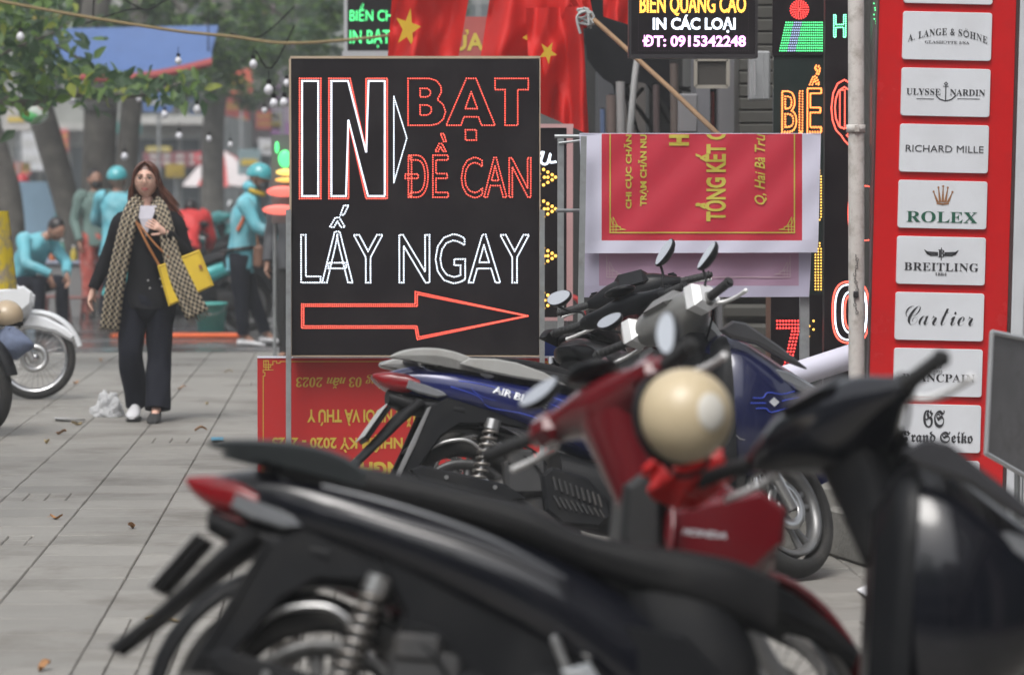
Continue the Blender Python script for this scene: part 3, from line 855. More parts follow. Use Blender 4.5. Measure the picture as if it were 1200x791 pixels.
ptext(5, 'BREITLING', -43, 44, 2.5, 12, kind='bold', space=1.05); ptext(5, '1884', -7, 7, 14, 17.5, kind='bold')
mb = MB()
for sx in (-1, 1):
    for k2 in range(5): pline(5, [(sx * 4, -6 - k2 * .9), (sx * (12 + k2 * 1.2), -9.5 - k2 * .3 + 3.6 - k2 * .8), (sx * (17 + k2 * .7), -8 - k2 * 1.1)], .9, mb=mb)
pline(5, [(0, -15), (0, -1)], 1.2, mb=mb); mb.build('emblem', m_ink, PO[5]); ptext(5, 'B', -4, 4, -13, -4, kind='bold')
ptext(6, 'Cartier', -40, 40, -12, 10, kind='script', bold=-.01)
ptext(7, 'JB', -5, 4, -11, -4, kind='bold'); ptext(7, '1735', -4, 5, -2.5, .5); ptext(7, 'BLANCPAIN', -42, 43, 1.5, 11, kind='bold')
ptext(8, 'GS', -16, 9, -22, -1, kind='fraktur', bold=.01); ptext(8, 'Grand Seiko', -42, 43, 3, 17, kind='fraktur', bold=.012)
ptext(9, 'WATCHES', -30, 30, -5, 5, kind='bold') if False else None

# ---- grey metal board, near right edge
YG = 12.4
gb = thing('metal_board', 'grey sheet metal board in a thin frame, cut by the right picture edge', 'board', (P(1185, 470, YG).x, YG, P(1180, 545, YG).z), world=True)
mb = MB(); q = [P(x, y, yy) for x, y, yy in ((1162, 389, YG), (1262, 410, YG + .5), (1258, 590, YG + .5), (1155, 531, YG))]
mb.add(q + [p + V((.0, .03, 0)) for p in q], [(0, 1, 2, 3), (7, 6, 5, 4), (0, 4, 5, 1), (1, 5, 6, 2), (2, 6, 7, 3), (3, 7, 4, 0)]); mb.build('sheet', mat('dull_metal', (.19, .185, .19), .38, .4, var=.2, vscale=5, dirt=(.09, .08, .08), dscale=6), gb)
mb = MB()
for i in range(4): mb.tube([q[i] + V((0, -.01, 0)), q[(i + 1) % 4] + V((0, -.01, 0))], .010, 6)
mb.build('frame', m_alu, gb)
mb = MB(); mb.tube([P(x, y, YG - .0) + V((0, -.012 + (x - 1162) / 100 * .5, 0)) for x, y in ((1188, 424), (1192, 418), (1198, 420), (1205, 414), (1216, 418))], .006, 5, sm=4); mb.build('paint_mark', mat('red_mark', (.75, .08, .08), .5), gb)
for (yy_, xa, ya) in ((.3, 1192, 540), (.5, 1250, 575)): mb = MB(); rod(mb, YG + yy_, xa, ya, xa, 700, 7); mb.build('leg', m_steel, gb)
# ================================================================== MOTORBIKES
m_rub = mat('tyre_rubber', (0.020, 0.0195, 0.019), 0.85, var=0.25, vscale=20, bump=0.5, bscale=180, dirt=(0.10, 0.09, 0.08), dscale=6, damt=.35)
m_rim = mat('grey_alloy', (0.22, 0.22, 0.22), 0.4, 0.7, var=0.1, dirt=(.12, .11, .1), dscale=8)
m_chrome = mat('chrome', (0.62, 0.62, 0.63), 0.14, 1.0, var=0.05)
m_satin = mat('satin_metal', (0.5, 0.5, 0.5), 0.3, 0.9, var=0.1)
m_lever = mat('pale_lever', (0.80, 0.80, 0.80), 0.4, 0.1, var=0.05)
m_blk = mat('black_plastic', (0.009, 0.0095, 0.011), 0.5, spec=.18, var=0.2, vscale=9, bump=.08, bscale=300, dirt=(.04, .038, .036), dscale=5, damt=.3)
m_blk2 = mat('smooth_black_plastic', (0.007, 0.0075, 0.009), 0.32, spec=.22, var=0.1, dirt=(.025, .025, .025), dscale=4, damt=.25)
m_grip = mat('grip_rubber', (0.02, 0.02, 0.021), 0.6, bump=.4, bscale=200)
m_seat = mat('seat_vinyl', (0.010, 0.010, 0.011), 0.5, spec=.2, var=0.2, bump=.25, bscale=160, dirt=(.035, .034, .032), dscale=3, damt=.4)
m_eng = mat('engine_grey', (0.055, 0.055, 0.057), 0.5, 0.4, var=.2, dirt=(.14, .12, .1), dscale=7, damt=.5)
m_mir = mat('mirror_glass', (0.9, 0.91, 0.93), 0.03, 1.0, var=0.0)
m_redlens = mat('red_lens', (0.20, 0.004, 0.008), 0.15, coat=.1)
m_clear = mat('clear_lens', (0.30, 0.31, 0.33), 0.10, .5, coat=.4)
m_spring = mat('spring_metal', (0.34, 0.32, 0.30), 0.32, .8, dirt=(.1, .07, .05), dscale=20)
m_wht = mat('white_paint', (0.72, 0.73, 0.74), 0.28, coat=.4, dirt=(.4, .38, .34), dscale=4, damt=.3)
m_amber = mat('amber_lens', (0.6, 0.16, 0.02), 0.2)
m_decal = mat('silver_decal', (.6, .62, .66), .3, .3); m_bdecal = mat('blue_decal', (0.04, 0.08, 0.55), .35)

def bike_paint(name, col, rough=0.2, dirt=(0.1, 0.1, 0.1), damt=.15, metal=0.15): return mat(name, col, rough, metal, var=.06, coat=.7, dirt=dirt, dscale=4, damt=damt)

def steer(pivot, delta, rake=26.5):
    ax = V((-math.sin(R(rake)), 0, math.cos(R(rake))))
    return M4.Translation(pivot) @ M4.Rotation(delta, 4, ax) @ M4.Translation(-V(pivot))

def wheel(root, c, r, w, xf=None, spokes='alloy', rimr=.68, mrim=None, name='wheel', disc=True):
    mrim = mrim or m_rim
    mb = MB(xf); prof = []
    for k in range(13):
        a = -PI * .62 + 2 * PI * .62 * k / 12
        prof.append((r - w * .9 + w * .9 * math.cos(a) * 1.0, w * math.sin(a)))
    prof = [(max(p[0], r * (rimr + .02)), p[1]) for p in prof]
    mb.lathe(prof, c, 'y', 48, closedprof=True)
    for k in range(0):
        a = 2 * PI * k / 60
        for sy in (-1, 1):
            q = V(c) + V((math.cos(a + sy * .02) * (r - .0066), sy * w * .42, math.sin(a + sy * .02) * (r - .0066)))
            rot = M4.Rotation(-a, 3, 'Y') @ M4.Rotation(sy * .5, 3, 'X')
            mb.box(q, (.007, w * .5, .014), rot)
    tyre = mb.build(name, m_rub, root)
    mb = MB(xf); ri = r * rimr
    mb.lathe([(ri + .012, -w * .62), (ri + .014, -w * .75), (ri - .002, -w * .72), (ri - .02, -w * .3), (ri - .02, w * .3), (ri - .002, w * .72), (ri + .014, w * .75), (ri + .012, w * .62)], c, 'y', 40, closedprof=True)
    mb.lathe([(.0, -w * .8), (.035, -w * .8), (.035, w * .8), (.0, w * .8)], c, 'y', 16)
    if spokes == 'alloy':
        for k in range(5):
            a = 2 * PI * k / 5 + .3
            for da in (-.16, .16):
                p0 = V(c) + V((math.cos(a) * .03, 0, math.sin(a) * .03)); p1 = V(c) + V((math.cos(a + da) * (ri - .012), 0, math.sin(a + da) * (ri - .012)))
                mb.tube([p0, (p0 + p1) / 2, p1], [.017, .011, .014], 6, flat=1.3)
    rim = mb.build('rim', mrim, tyre)
    if spokes != 'alloy':
        mb = MB(xf)
        for k in range(30):
            a = 2 * PI * k / 30; sy = w * .5 * (1 if k % 2 else -1)
            mb.tube([V(c) + V((math.cos(a + .6) * .03, sy, math.sin(a + .6) * .03)), V(c) + V((math.cos(a) * (ri - .01), 0, math.sin(a) * (ri - .01)))], .0016, 4)
        tag(mb.build('spokes', m_chrome, tyre), kind='stuff')
    if disc:
        mb = MB(xf); mb.lathe([(.06, -w * .95), (.10, -w * .95), (.10, -w * .85), (.06, -w * .85)], c, 'y', 28, closedprof=True)
        mb.build('brake_disc', m_satin, tyre)
    return tyre

def controls(root, xf, hc, pal, bar=.33, mirrors=((.02, .03, .15, .034, .066, 24, -8, 34), (.0, .10, .10, .062, .040, 10, 10, 34)), lever=True, cover_w=.2, tilt=(0, 0)):
    """grips, levers, switch housings, mirrors. hc: handlebar centre"""
    for s in (-1, 1):
        y0, y1 = s * (cover_w + .0), s * bar
        a, b2 = V((hc[0] - .0, y0, hc[2] - .0)), V((hc[0] - .045, y1, hc[2] - .005))
        mb = MB(xf); d = (b2 - a)
        mb.tube([a, a + d * .98, b2], [.0165, .0165, .013], 12)
        for k in range(7): q = a + d * (.18 + .12 * k); mb.tube([q - d * .02, q, q + d * .02], [.0165, .0182, .0165], 12, cap=False)
        mb.tube([b2 - d * .03, b2 - d * .005], [.020, .020], 12); mb.tube([b2, b2 + d * .07], [.012, .012], 10)
        mb.build('grip', m_grip, root)
        mb = MB(xf); q = V((hc[0], s * (cover_w - .015), hc[2])); hs2 = pal.get('house', 1.0); mb.box(q - V((0, s * .02 * (hs2 - 1) * 2, 0)), (.055 * hs2, .06 * hs2, .05 * hs2), bev=.016 * hs2)
        mb.box(q + V((-.028, 0, .008)), (.012, .025, .014), bev=.003)
        sw = mb.build('switch_housing', pal.get('switch', m_blk), root)
        mb = MB(xf); mb.box(q + V((.035, 0, .028)), (.045, .05, .028), bev=.006); mb.cyl(q + V((.035, 0, .04)), q + V((.035, 0, .05)), .016, n=12); mb.build('fluid_reservoir', m_blk2, root)
        mb = MB(xf); mb.tube([q + V((.05, 0, .0)), q + V((.10, -s * .06, -.03)), q + V((.10, -s * .13, -.12)), q + V((.06, -s * .15, -.2))], .0045, 5, sm=5); mb.build('brake_cable', m_blk, root)
        if lever:
            mb = MB(xf); p0 = V((hc[0] + .035, s * (cover_w - .01), hc[2] - .005))
            mb.tube([p0, p0 + V((.035, s * .04, -.005)), p0 + V((.03, s * .11, -.012)), p0 + V((.012, s * .165, -.018))], [.009, .010, .0085, .0095], 8, sm=4, flat=.8)
            mb.ell(p0 + V((.012, s * .165, -.018)), .009, .009, .009, 8, 6)
            mb.build('brake_lever', pal.get('lever', m_lever), root)
        ms = mirrors[0 if s < 0 else 1]
        if ms:
            dx, dy, dz, hw, hh, roll, tw, up_ = ms      # offset of the mirror centre from the bar, half sizes, in-plane roll, twist
            p0 = V((hc[0] - .0, s * (cover_w - .0), hc[2] + .02)); c = p0 + V((dx, s * dy, dz))
            rot = M4.Rotation(R(tw), 3, 'Z') @ M4.Rotation(R(up_), 3, 'Y') @ M4.Rotation(R(roll), 3, 'X')
            low = c + rot @ V((.012, 0, -hh * .8))
            mb = MB(xf); mb.tube([p0, p0 + V((dx * .1, s * dy * .1, .25 * dz)), p0.lerp(low, .6) + V((.01, 0, 0)), low], [.0055] * 4, 7, sm=4)
            st = mb.build('mirror_stem', m_blk, root)
            mb = MB(xf); rg = []
            for (ex, k) in ((.028, .2), (.024, .6), (.012, .9), (0, 1.0), (-.006, 1.0), (-.007, .93)):
                rg.append([c + rot @ V((ex, hw * k * math.cos(a) * (1 + .15 * math.sin(a)), hh * k * math.sin(a))) for a in [2 * PI * i / 24 for i in range(24)]])
            mb.rings(rg); mr = mb.build('mirror', pal.get('mirror', m_blk2), root)
            mb = MB(xf); mb.add([c + rot @ V((-.0078, hw * .92 * math.cos(a) * (1 + .15 * math.sin(a)), hh * .92 * math.sin(a))) for a in [2 * PI * i / 24 for i in range(24)]], [tuple(range(24))])
            mb.build('mirror_glass', m_mir, mr)

def rows_at(rows, x):
    for a, b2 in zip(rows[:-1], rows[1:]):
        if a[0] <= x <= b2[0]:
            t = (x - a[0]) / (b2[0] - a[0]); return tuple(p * (1 - t) + q * t for p, q in zip(a, b2))
    return rows[0] if x < rows[0][0] else rows[-1]
def side_pt(rows, x, z, pw=2.5, lift=.003, side=-1):
    _, lo, hi, w = rows_at(rows, x)[:4]; c, h = (lo + hi) / 2, (hi - lo) / 2
    t = min(.98, abs((z - c) / h)); y = w * (1 - t ** pw) ** (1 / pw)
    return V((x, side * (y + lift), z))

def shock(root, a, b2, mspring, rad=.026, turns=10, name='shock_absorber'):
    a, b2 = V(a), V(b2); mb = MB(); mb.cyl(a, b2, .012, n=10); mb.cyl(a, a.lerp(b2, .12), .03, n=12); mb.cyl(b2, b2.lerp(a, .14), .022, n=12)
    o = mb.build(name, m_satin, root)
    d = (b2 - a); z = d.normalized(); u = z.orthogonal().normalized(); w = z.cross(u); pts = []
    for k in range(turns * 10 + 1):
        t = k / (turns * 10); an = t * turns * 2 * PI
        pts.append(a + d * (.08 + .8 * t) + u * math.cos(an) * rad + w * math.sin(an) * rad)
    mb = MB(); mb.tube(pts, .0062, 6); mb.build('spring', mspring, o)

def scooter(label, pal, loc, yaw, lean, delta, group=None, pitch=0.0, detail=True, mirrors=((.02, .03, .15, .034, .066, 24, -8, 34), (.0, .10, .10, .062, .040, 10, 10, 34)), name='motor_scooter', text=None, wide=False):
    root = thing(name, label, 'scooter', loc, (-lean, pitch, yaw), group)
    body, seat = pal['body'], pal.get('seat', m_seat)
    # --- wheels
    xf = steer((.88, 0, 1.0), delta)
    wheel(root, (0, 0, .28), .28, .052, None, 'alloy', .66, pal.get('rim'))
    wheel(root, (1.286, 0, .28), .28, .048, xf, 'alloy', .68, pal.get('rim'))
    # --- tail body
    rows = [(-.265, .755, .812, .05), (-.16, .70, .832, .088), (-.03, .665, .815, .125), (.12, .62, .78, .15), (.30, .545, .745, .165), (.46, .47, .70, .165), (.60, .38, .63, .15), (.72, .30, .55, .13)]
    mb = MB(); mb.loft(rows, 22, 5, 2.6); mb.build('side_panel', body, root)
    # lower black belly and floor tunnel
    mb = MB(); mb.loft([(.36, .26, .5, .12), (.5, .20, .46, .15), (.7, .17, .42, .17), (.9, .18, .40, .18), (1.02, .22, .46, .17)], 18, 4, 3.5); mb.build('floor_panel', pal.get('belly', m_blk), root)
    mb = MB(); tl_ = pal.get('low', 0); mb.loft([(.66, .3, .56 - tl_, .085), (.8, .3, .52 - tl_, .08), (.95, .3, .54 - tl_, .08), (1.06, .32, .66 - tl_ * .5, .09)], 16, 4, 2.6); mb.build('centre_tunnel', pal.get('tunnel', m_blk), root)
    # seat
    srow = [(-.13, .80, .845, .07), (-.06, .79, .855, .11), (.08, .765, .845, .13), (.25, .735, .815, .14), (.40, .70, .785, .145), (.50, .665, .745, .14), (.60, .635, .725, .13), (.72, .60, .715, .115), (.80, .57, .70, .095), (.86, .54, .665, .06)]
    if wide: srow = [(x, lo, hi, w) for x, lo, hi, w in srow]
    mb = MB(); mb.loft(srow, 24, 5, 3.2); so_ = mb.build('seat', seat, root)
    if detail:
        mb = MB()
        for s in (-1, 1): mb.tube([side_pt(srow, x, rows_at(srow, x)[1] + .5 * (rows_at(srow, x)[2] - rows_at(srow, x)[1]), 3.2, .001, s) for x in [-.08 + .1 * k for k in range(9)]], .0025, 5, sm=3)
        mb.build('piping', pal.get('piping', m_blk2), so_)
    # front of the seat box
    mb = MB(); mb.loft([(.20, .70, .86, .10), (.36, .70, .85, .115), (.5, .66, .84, .115), (.62, .6, .80, .10)], 18, 4, 3, axis='z'); mb.build('seat_box', pal.get('belly', m_blk), root)
    # grab rail
    for s in (-1, 1):
        mb = MB(); poly = [(-.275, .852), (-.235, .874), (-.16, .886), (-.07, .880), (.02, .852), (.09, .806), (.12, .776), (.085, .772), (.03, .805), (-.04, .835), (-.12, .848), (-.22, .846)]
        if pal.get('thinrail'): poly = [(x, .884 - .5 * (.886 - z) - max(0, x) * .35) for x, z in poly]
        poly = [(p.x, p.y) for p in catmull([V((a, b3, 0)) for a, b3 in poly], 3, True)]
        mb.prism(poly, s * .095, s * .128, bev=.008, smooth=True); mb.build('grab_rail', pal['rail'], root)
    mb = MB(); mb.box((-.16, 0, .866), (.06, .2, .016), bev=.006); mb.build('grab_rail_bridge', pal['rail'], root)
    if pal.get('trim'):
        for s in (-1, 1):
            mb = MB(); mb.prism([(.02, .842), (.12, .838), (.20, .822), (.30, .785), (.385, .735), (.34, .742), (.2, .765), (.08, .79), (-.02, .82)], s * .135, s * .152, bev=.006); mb.build('seat_trim', pal['trim'], root)
    # lamp
    mb = MB(); mb.loft([(-.325, .79, .803, .03), (-.30, .762, .808, .05), (-.255, .735, .81, .072), (-.20, .725, .80, .09), (-.16, .735, .775, .10)], 18, 4, 3.2); tl = mb.build('tail_lamp', pal.get('lamp', m_redlens), root)
    for s in (-1, 1):
        mb = MB(); mb.prism([(-.205, .768), (-.14, .748), (-.08, .724), (-.06, .708), (-.10, .70), (-.17, .718), (-.215, .738)], s * .094, s * .118, bev=.006); mb.build('clear_lens', m_clear, tl)
    mb = MB(); mb.loft([(-.27, .69, .74, .05), (-.2, .66, .715, .085), (-.1, .64, .70, .11), (.0, .62, .68, .12)], 16, 3, 2.6); mb.build('tail_underside', pal.get('belly', m_blk), root)
    # long rear mudguard with plate
    mb = MB(); prof = catmull([(-.17, .70, 0), (-.235, .645, 0), (-.30, .575, 0), (-.37, .505, 0), (-.455, .43, 0)], 4); rg = []
    for i, p in enumerate(prof):
        t = i / (len(prof) - 1); w = .075 * (1 - t) + .05; th = .030 * (1 - t) + .010; n_ = V((.75, 0, -.66))
        rg.append([V((p.x, 0, p.y)) + V((0, y, 0)) + n_ * d for y, d in ((-w, .02), (-w * .8, -.004), (0, -.012), (w * .8, -.004), (w, .02), (w * .8, th), (0, th), (-w * .8, th))])
    mb.rings(rg); mb.build('rear_mudguard', pal.get('guard', m_blk), root)
    mb = MB(); mb.box((-.332, 0, .622), (.15, .19, .004), M4.Rotation(R(-53), 3, 'Y'), bev=.001); np_ = mb.build('number_plate', mat('plate_white', (.4, .4, .4), .4), root)
    mb = MB(); mb.box((-.318, 0, .615), (.15, .16, .016), M4.Rotation(R(-53), 3, 'Y'), bev=.003); mb.build('plate_backing', m_blk, np_)
    # side arm / hugger
    for s in (-1, 1):
        mb = MB(); mb.prism([(-.14, .665), (-.06, .70), (.13, .645), (.30, .565), (.12, .60), (-.02, .60), (-.09, .555), (-.155, .47), (-.225, .385), (-.275, .395), (-.205, .53)], s * .085, s * .115, bev=.007); mb.build('hugger', pal.get('guard', m_blk), root)
        if s < 0:
            mb = MB(); mb.prism([(-.14, .662), (-.125, .668), (-.19, .525), (-.262, .39), (-.278, .395), (-.21, .53)], -.116, -.122, bev=.002); mb.build('hugger_edge', pal.get('edge', m_satin), root)
    mb = MB(); th = [V((.0 + .31 * math.cos(a), 0, .28 + .31 * math.sin(a))) for a in [R(60 + 8 * k) for k in range(10)]]
    rg = [[p + V((0, y, 0)) * 1 for y in (-.06, -.03, .03, .06)] + [p * 1.0 + V((0, y, 0)) + (p - V((0, 0, .28))).normalized() * .01 for y in (.06, .03, -.03, -.06)] for p in th]
    mb.rings(rg); mb.build('inner_mudguard', pal.get('inner', m_blk), root)
    # engine, exhaust
    mb = MB(); mb.loft([(-.06, .22, .34, .07), (.1, .22, .40, .09), (.25, .2, .44, .11), (.42, .2, .44, .12)], 14, 3, 3.5); mb.box((.22, -.10, .40), (.16, .08, .14), bev=.015); mb.box((.20, -.12, .47), (.1, .06, .06), bev=.01); mb.build('engine', m_eng, root)
    mb = MB(); mb.prism([(.27, .40), (.31, .43), (.44, .39), (.52, .30), (.53, .24), (.48, .20), (.34, .215), (.28, .27)], -.12, -.175, bev=.012); rcv = mb.build('radiator_cover', m_blk, root)
    if detail:
        for k in range(9):
            mb = MB(); x = .315 + k * .021; mb.box((x, -.180, .368 - k * .0085), (.008, .012, .05), M4.Rotation(R(-12), 3, 'Y')); mb.build('slat', m_eng, rcv)
            mb = MB(); mb.box((x + .006, -.180, .300 - k * .006), (.007, .012, .05 - k * .002), M4.Rotation(R(-28), 3, 'Y')); mb.build('slat', m_eng, rcv)
    mb = MB(); mb.loft([(-.30, .30, .37, .03, -.165), (-.24, .285, .39, .045, -.165), (.0, .26, .375, .05, -.165), (.16, .235, .33, .045, -.165), (.26, .22, .28, .03, -.15), (.42, .17, .2, .015, -.12)], 14, 4, 2); ex = mb.build('exhaust', m_eng, root)
    mb = MB(); mb.prism([(-.235, .425), (-.19, .44), (-.02, .40), (.12, .365), (.2, .31), (.14, .30), (-.02, .335), (-.2, .385)], -.19, -.225, bev=.01)
    mb.build('heat_shield', pal.get('shield', m_blk), ex)
    for q in ((-.1, -.228, .392), (.08, -.228, .352)): mb = MB(); mb.cyl(V(q), V(q) + V((0, -.005, 0)), .008, n=10); mb.build('bolt', m_satin, ex)
    for s in (-1, 1): shock(root, (.11, s * .105, .615), (.02, s * .105, .315), pal.get('spring', m_spring))
    if detail:
        mb = MB(); mb.tube([(-.2, -.07, .42), (-.12, -.08, .52), (.0, -.09, .545), (.07, -.09, .50)], .008, 6, sm=5); mb.build('hose', m_satin, root)
        mb = MB(); mb.tube([(.16, -.12, .52), (.24, -.14, .50), (.3, -.13, .44)], .005, 5, sm=4); mb.tube([(.12, -.12, .50), (.22, -.15, .47), (.28, -.15, .40)], .004, 5, sm=4); mb.build('cable', m_blk, root)
        mb = MB(); mb.box((.50, -.175, .47), (.02, .03, .09), M4.Rotation(R(-25), 3, 'Y'), bev=.006); mb.box((.53, -.19, .43), (.045, .06, .018), bev=.006); mb.build('footrest', m_satin, root)
    mb = MB(); mb.tube([(.33, .1, .22), (.30, .16, .08), (.28, .22, .0)], .011, 7); mb.tube([(.28, .22, .005), (.25, .25, .004)], .014, 6); mb.build('side_stand', m_blk, root)
    # leg shield and nose cowl
    crow = [(1.00, .46, .88, .17), (1.05, .40, .935, .20), (1.12, .38, .930, .215), (1.20, .40, .880, .21), (1.28, .46, .825, .18), (1.36, .54, .775, .13), (1.42, .615, .71, .06)]
    mb = MB(); mb.loft(crow, 26, 5, 2.5); mb.build('front_cowl', pal.get('cowl', body), root)
    for s in (-1, 1):
        mb = MB(); q = [(1.02, .93), (1.07, .965), (1.12, .955), (1.25, .865), (1.35, .78), (1.28, .805), (1.16, .875), (1.06, .90)]
        mb.prism(q, s * .175, s * .215, bev=.01); mb.build('cowl_wing', pal.get('wing', m_blk2), root)
        mb = MB(); q = [(1.18, .80), (1.30, .775), (1.40, .715), (1.425, .68), (1.36, .69), (1.26, .735)]
        pts = [(a, b3) for a, b3 in q]; mb.prism(pts, s * .115, s * .168, bev=.012); mb.build('headlamp', m_clear, root)
    mb = MB(); mb.loft([(.98, .30, .82, .15), (1.02, .28, .90, .20), (1.06, .30, .93, .21)], 20, 3, 4); mb.build('leg_shield', pal.get('inner', m_blk), root)
    # --- turning part
    for s in (-1, 1): mb = MB(xf); mb.cyl((1.05, s * .07, .72), (1.225, s * .075, .34), .017, n=10); mb.cyl((1.15, s * .075, .50), (1.28, s * .075, .25), .024, n=10); mb.build('fork_leg', pal.get('fork', m_satin), root)
    mb = MB(xf); rg = []
    for k in range(15):
        a = R(25 + 110 * k / 14); p = V((1.286 + .315 * math.cos(a), 0, .28 + .315 * math.sin(a))); o_ = (p - V((1.286, 0, .28))).normalized(); w = .062 * (1 - .45 * abs(k - 8) / 8)
        rg.append([p + V((0, w * math.cos(t), 0)) + o_ * (.03 * math.sin(t)) for t in [PI * i / 6 for i in range(7)]] + [p + V((0, -w * .9 + w * 1.8 * i / 3, 0)) + o_ * -.008 for i in range(4)])
    mb.rings(rg); mb.build('front_mudguard', pal.get('fguard', body), root)
    # handlebar cover lofted across
    hc = (.88, 0, 1.0)
    mb = MB(xf); rows2 = [(-.225, .022, .02, .0, 0), (-.19, .035, .032, .0, 0), (-.12, .072, .055, .02, .005), (-.05, .10, .075, .04, .0), (0, .105, .085, .045, .0), (.05, .10, .075, .04, .0), (.12, .072, .055, .02, .005), (.19, .035, .032, 0, 0), (.225, .022, .02, 0, 0)]
    rg = []
    for (y, hx, hz, dx, dz) in lerpn(rows2, 4):
        rg.append([V((hc[0] + dx + hx * math.copysign(abs(math.cos(a)) ** .8, math.cos(a)) + .35 * hz * math.sin(a), y, hc[2] + dz + hz * math.copysign(abs(math.sin(a)) ** .8, math.sin(a)) - .3 * hx * math.cos(a))) for a in [2 * PI * (k + .5) / 20 for k in range(20)]])
    mb.rings(rg); mb.build('handlebar_cover', pal['hcover'], root)
    mb = MB(xf); mb.loft([(.72, .97, 1.11, .05), (.84, .93, 1.06, .065), (.95, .88, 1.0, .075)], 14, 3, 3, axis='z'); mb.build('steering_neck', m_blk, root)
    # instrument hood / visor in front
    mb = MB(xf); q = [(.80, 1.04), (.87, 1.10), (.94, 1.10), (1.03, 1.03), (1.11, .90), (1.04, .89), (.96, .95), (.88, 1.0)]
    mb.prism(q, -.085, .085, bev=.03, smooth=False); mb.build('instrument_hood', pal.get('hood', m_blk2), root)
    if detail:
        mb = MB(xf); mb.add([V((.80 + .01, y, 1.035 + .0)) if False else p for y in (0,) for p in (V((.806, -.05, 1.037)), V((.806, .05, 1.037)), V((.872, .045, 1.088)), V((.872, -.045, 1.088)))], [(0, 1, 2, 3)]); mb.build('instrument_glass', m_blk2, root)
        if pal.get('swplate'):
            for s in (-1, 1):
                mb = MB(xf); mb.prism([(.82, 1.06), (.92, 1.07), (.965, 1.0), (.89, .955), (.815, .97)], s * .125, s * .215, bev=.025); pl_ = mb.build('switch_cover', pal['swplate'], root)
                mb = MB(xf); mb.box((.832, s * .17, 1.03), (.01, .03, .016), bev=.003); mb.box((.828, s * .17, 1.004), (.01, .02, .012), bev=.003); mb.build('switch', m_blk, pl_)
    controls(root, xf, hc, pal, .36, mirrors)
    if text:
        vs, fs, es = text_geo(text, True, .03, .35); q = fit_map(vs, 0, 0, 1, 1)
        mb = MB(); pts = []
        for u, v in q: x = .10 + .21 * u; z = .712 - .07 * u + v * .030; pts.append(side_pt(rows, x, z, 2.6, .003))
        mb.add(pts, fs); mb.build('lettering', m_decal, root)
        mb = MB()
        for (pl, w) in (([(-.02, .76), (.10, .735), (.34, .655), (.42, .60), (.5, .585)], .004), ([(-.05, .74), (.05, .70), (.09, .66), (.2, .635), (.3, .60)], .004), ([(.30, .70), (.40, .66), (.45, .61)], .004), ([(.02, .748), (.06, .70), (.25, .645)], .003), ([(.32, .63), (.40, .61), (.46, .55), (.54, .54)], .004)):
            mb.tube([side_pt(rows, x, z, 2.6, .0005) for x, z in pl], w / 2, 4, sm=4)
        tag(mb.build('decal_lines', m_bdecal, root), kind='stuff')
        mb = MB(); c = (1.215, .655)
        cp = lambda x, z: side_pt(crow, x, z, 2.5, .004)
        mb.add([cp(c[0] - .022, c[1]), cp(c[0], c[1] + .018), cp(c[0] + .022, c[1]), cp(c[0], c[1] - .018)], [(0, 1, 2, 3)]); mb.build('emblem', m_decal, root)
        mb = MB()
        for pl in ([(1.13, .67), (1.17, .67), (1.19, .69), (1.25, .685), (1.31, .70)], [(1.12, .65), (1.18, .65)], [(1.14, .63), (1.18, .63), (1.2, .615), (1.27, .635)], [(1.25, .66), (1.33, .68)]): mb.tube([cp(*p) for p in pl], .0022, 4, sm=3)
        tag(mb.build('decal_lines', m_bdecal, root), kind='stuff')
        mb = MB(); mb.tube([side_pt(crow, 1.02, .58, 2.5, .002), side_pt(crow, 1.08, .52, 2.5, .002), side_pt(crow, 1.2, .5, 2.5, .002)], .004, 5); mb.build('chrome_strip', m_chrome, root)
    return root

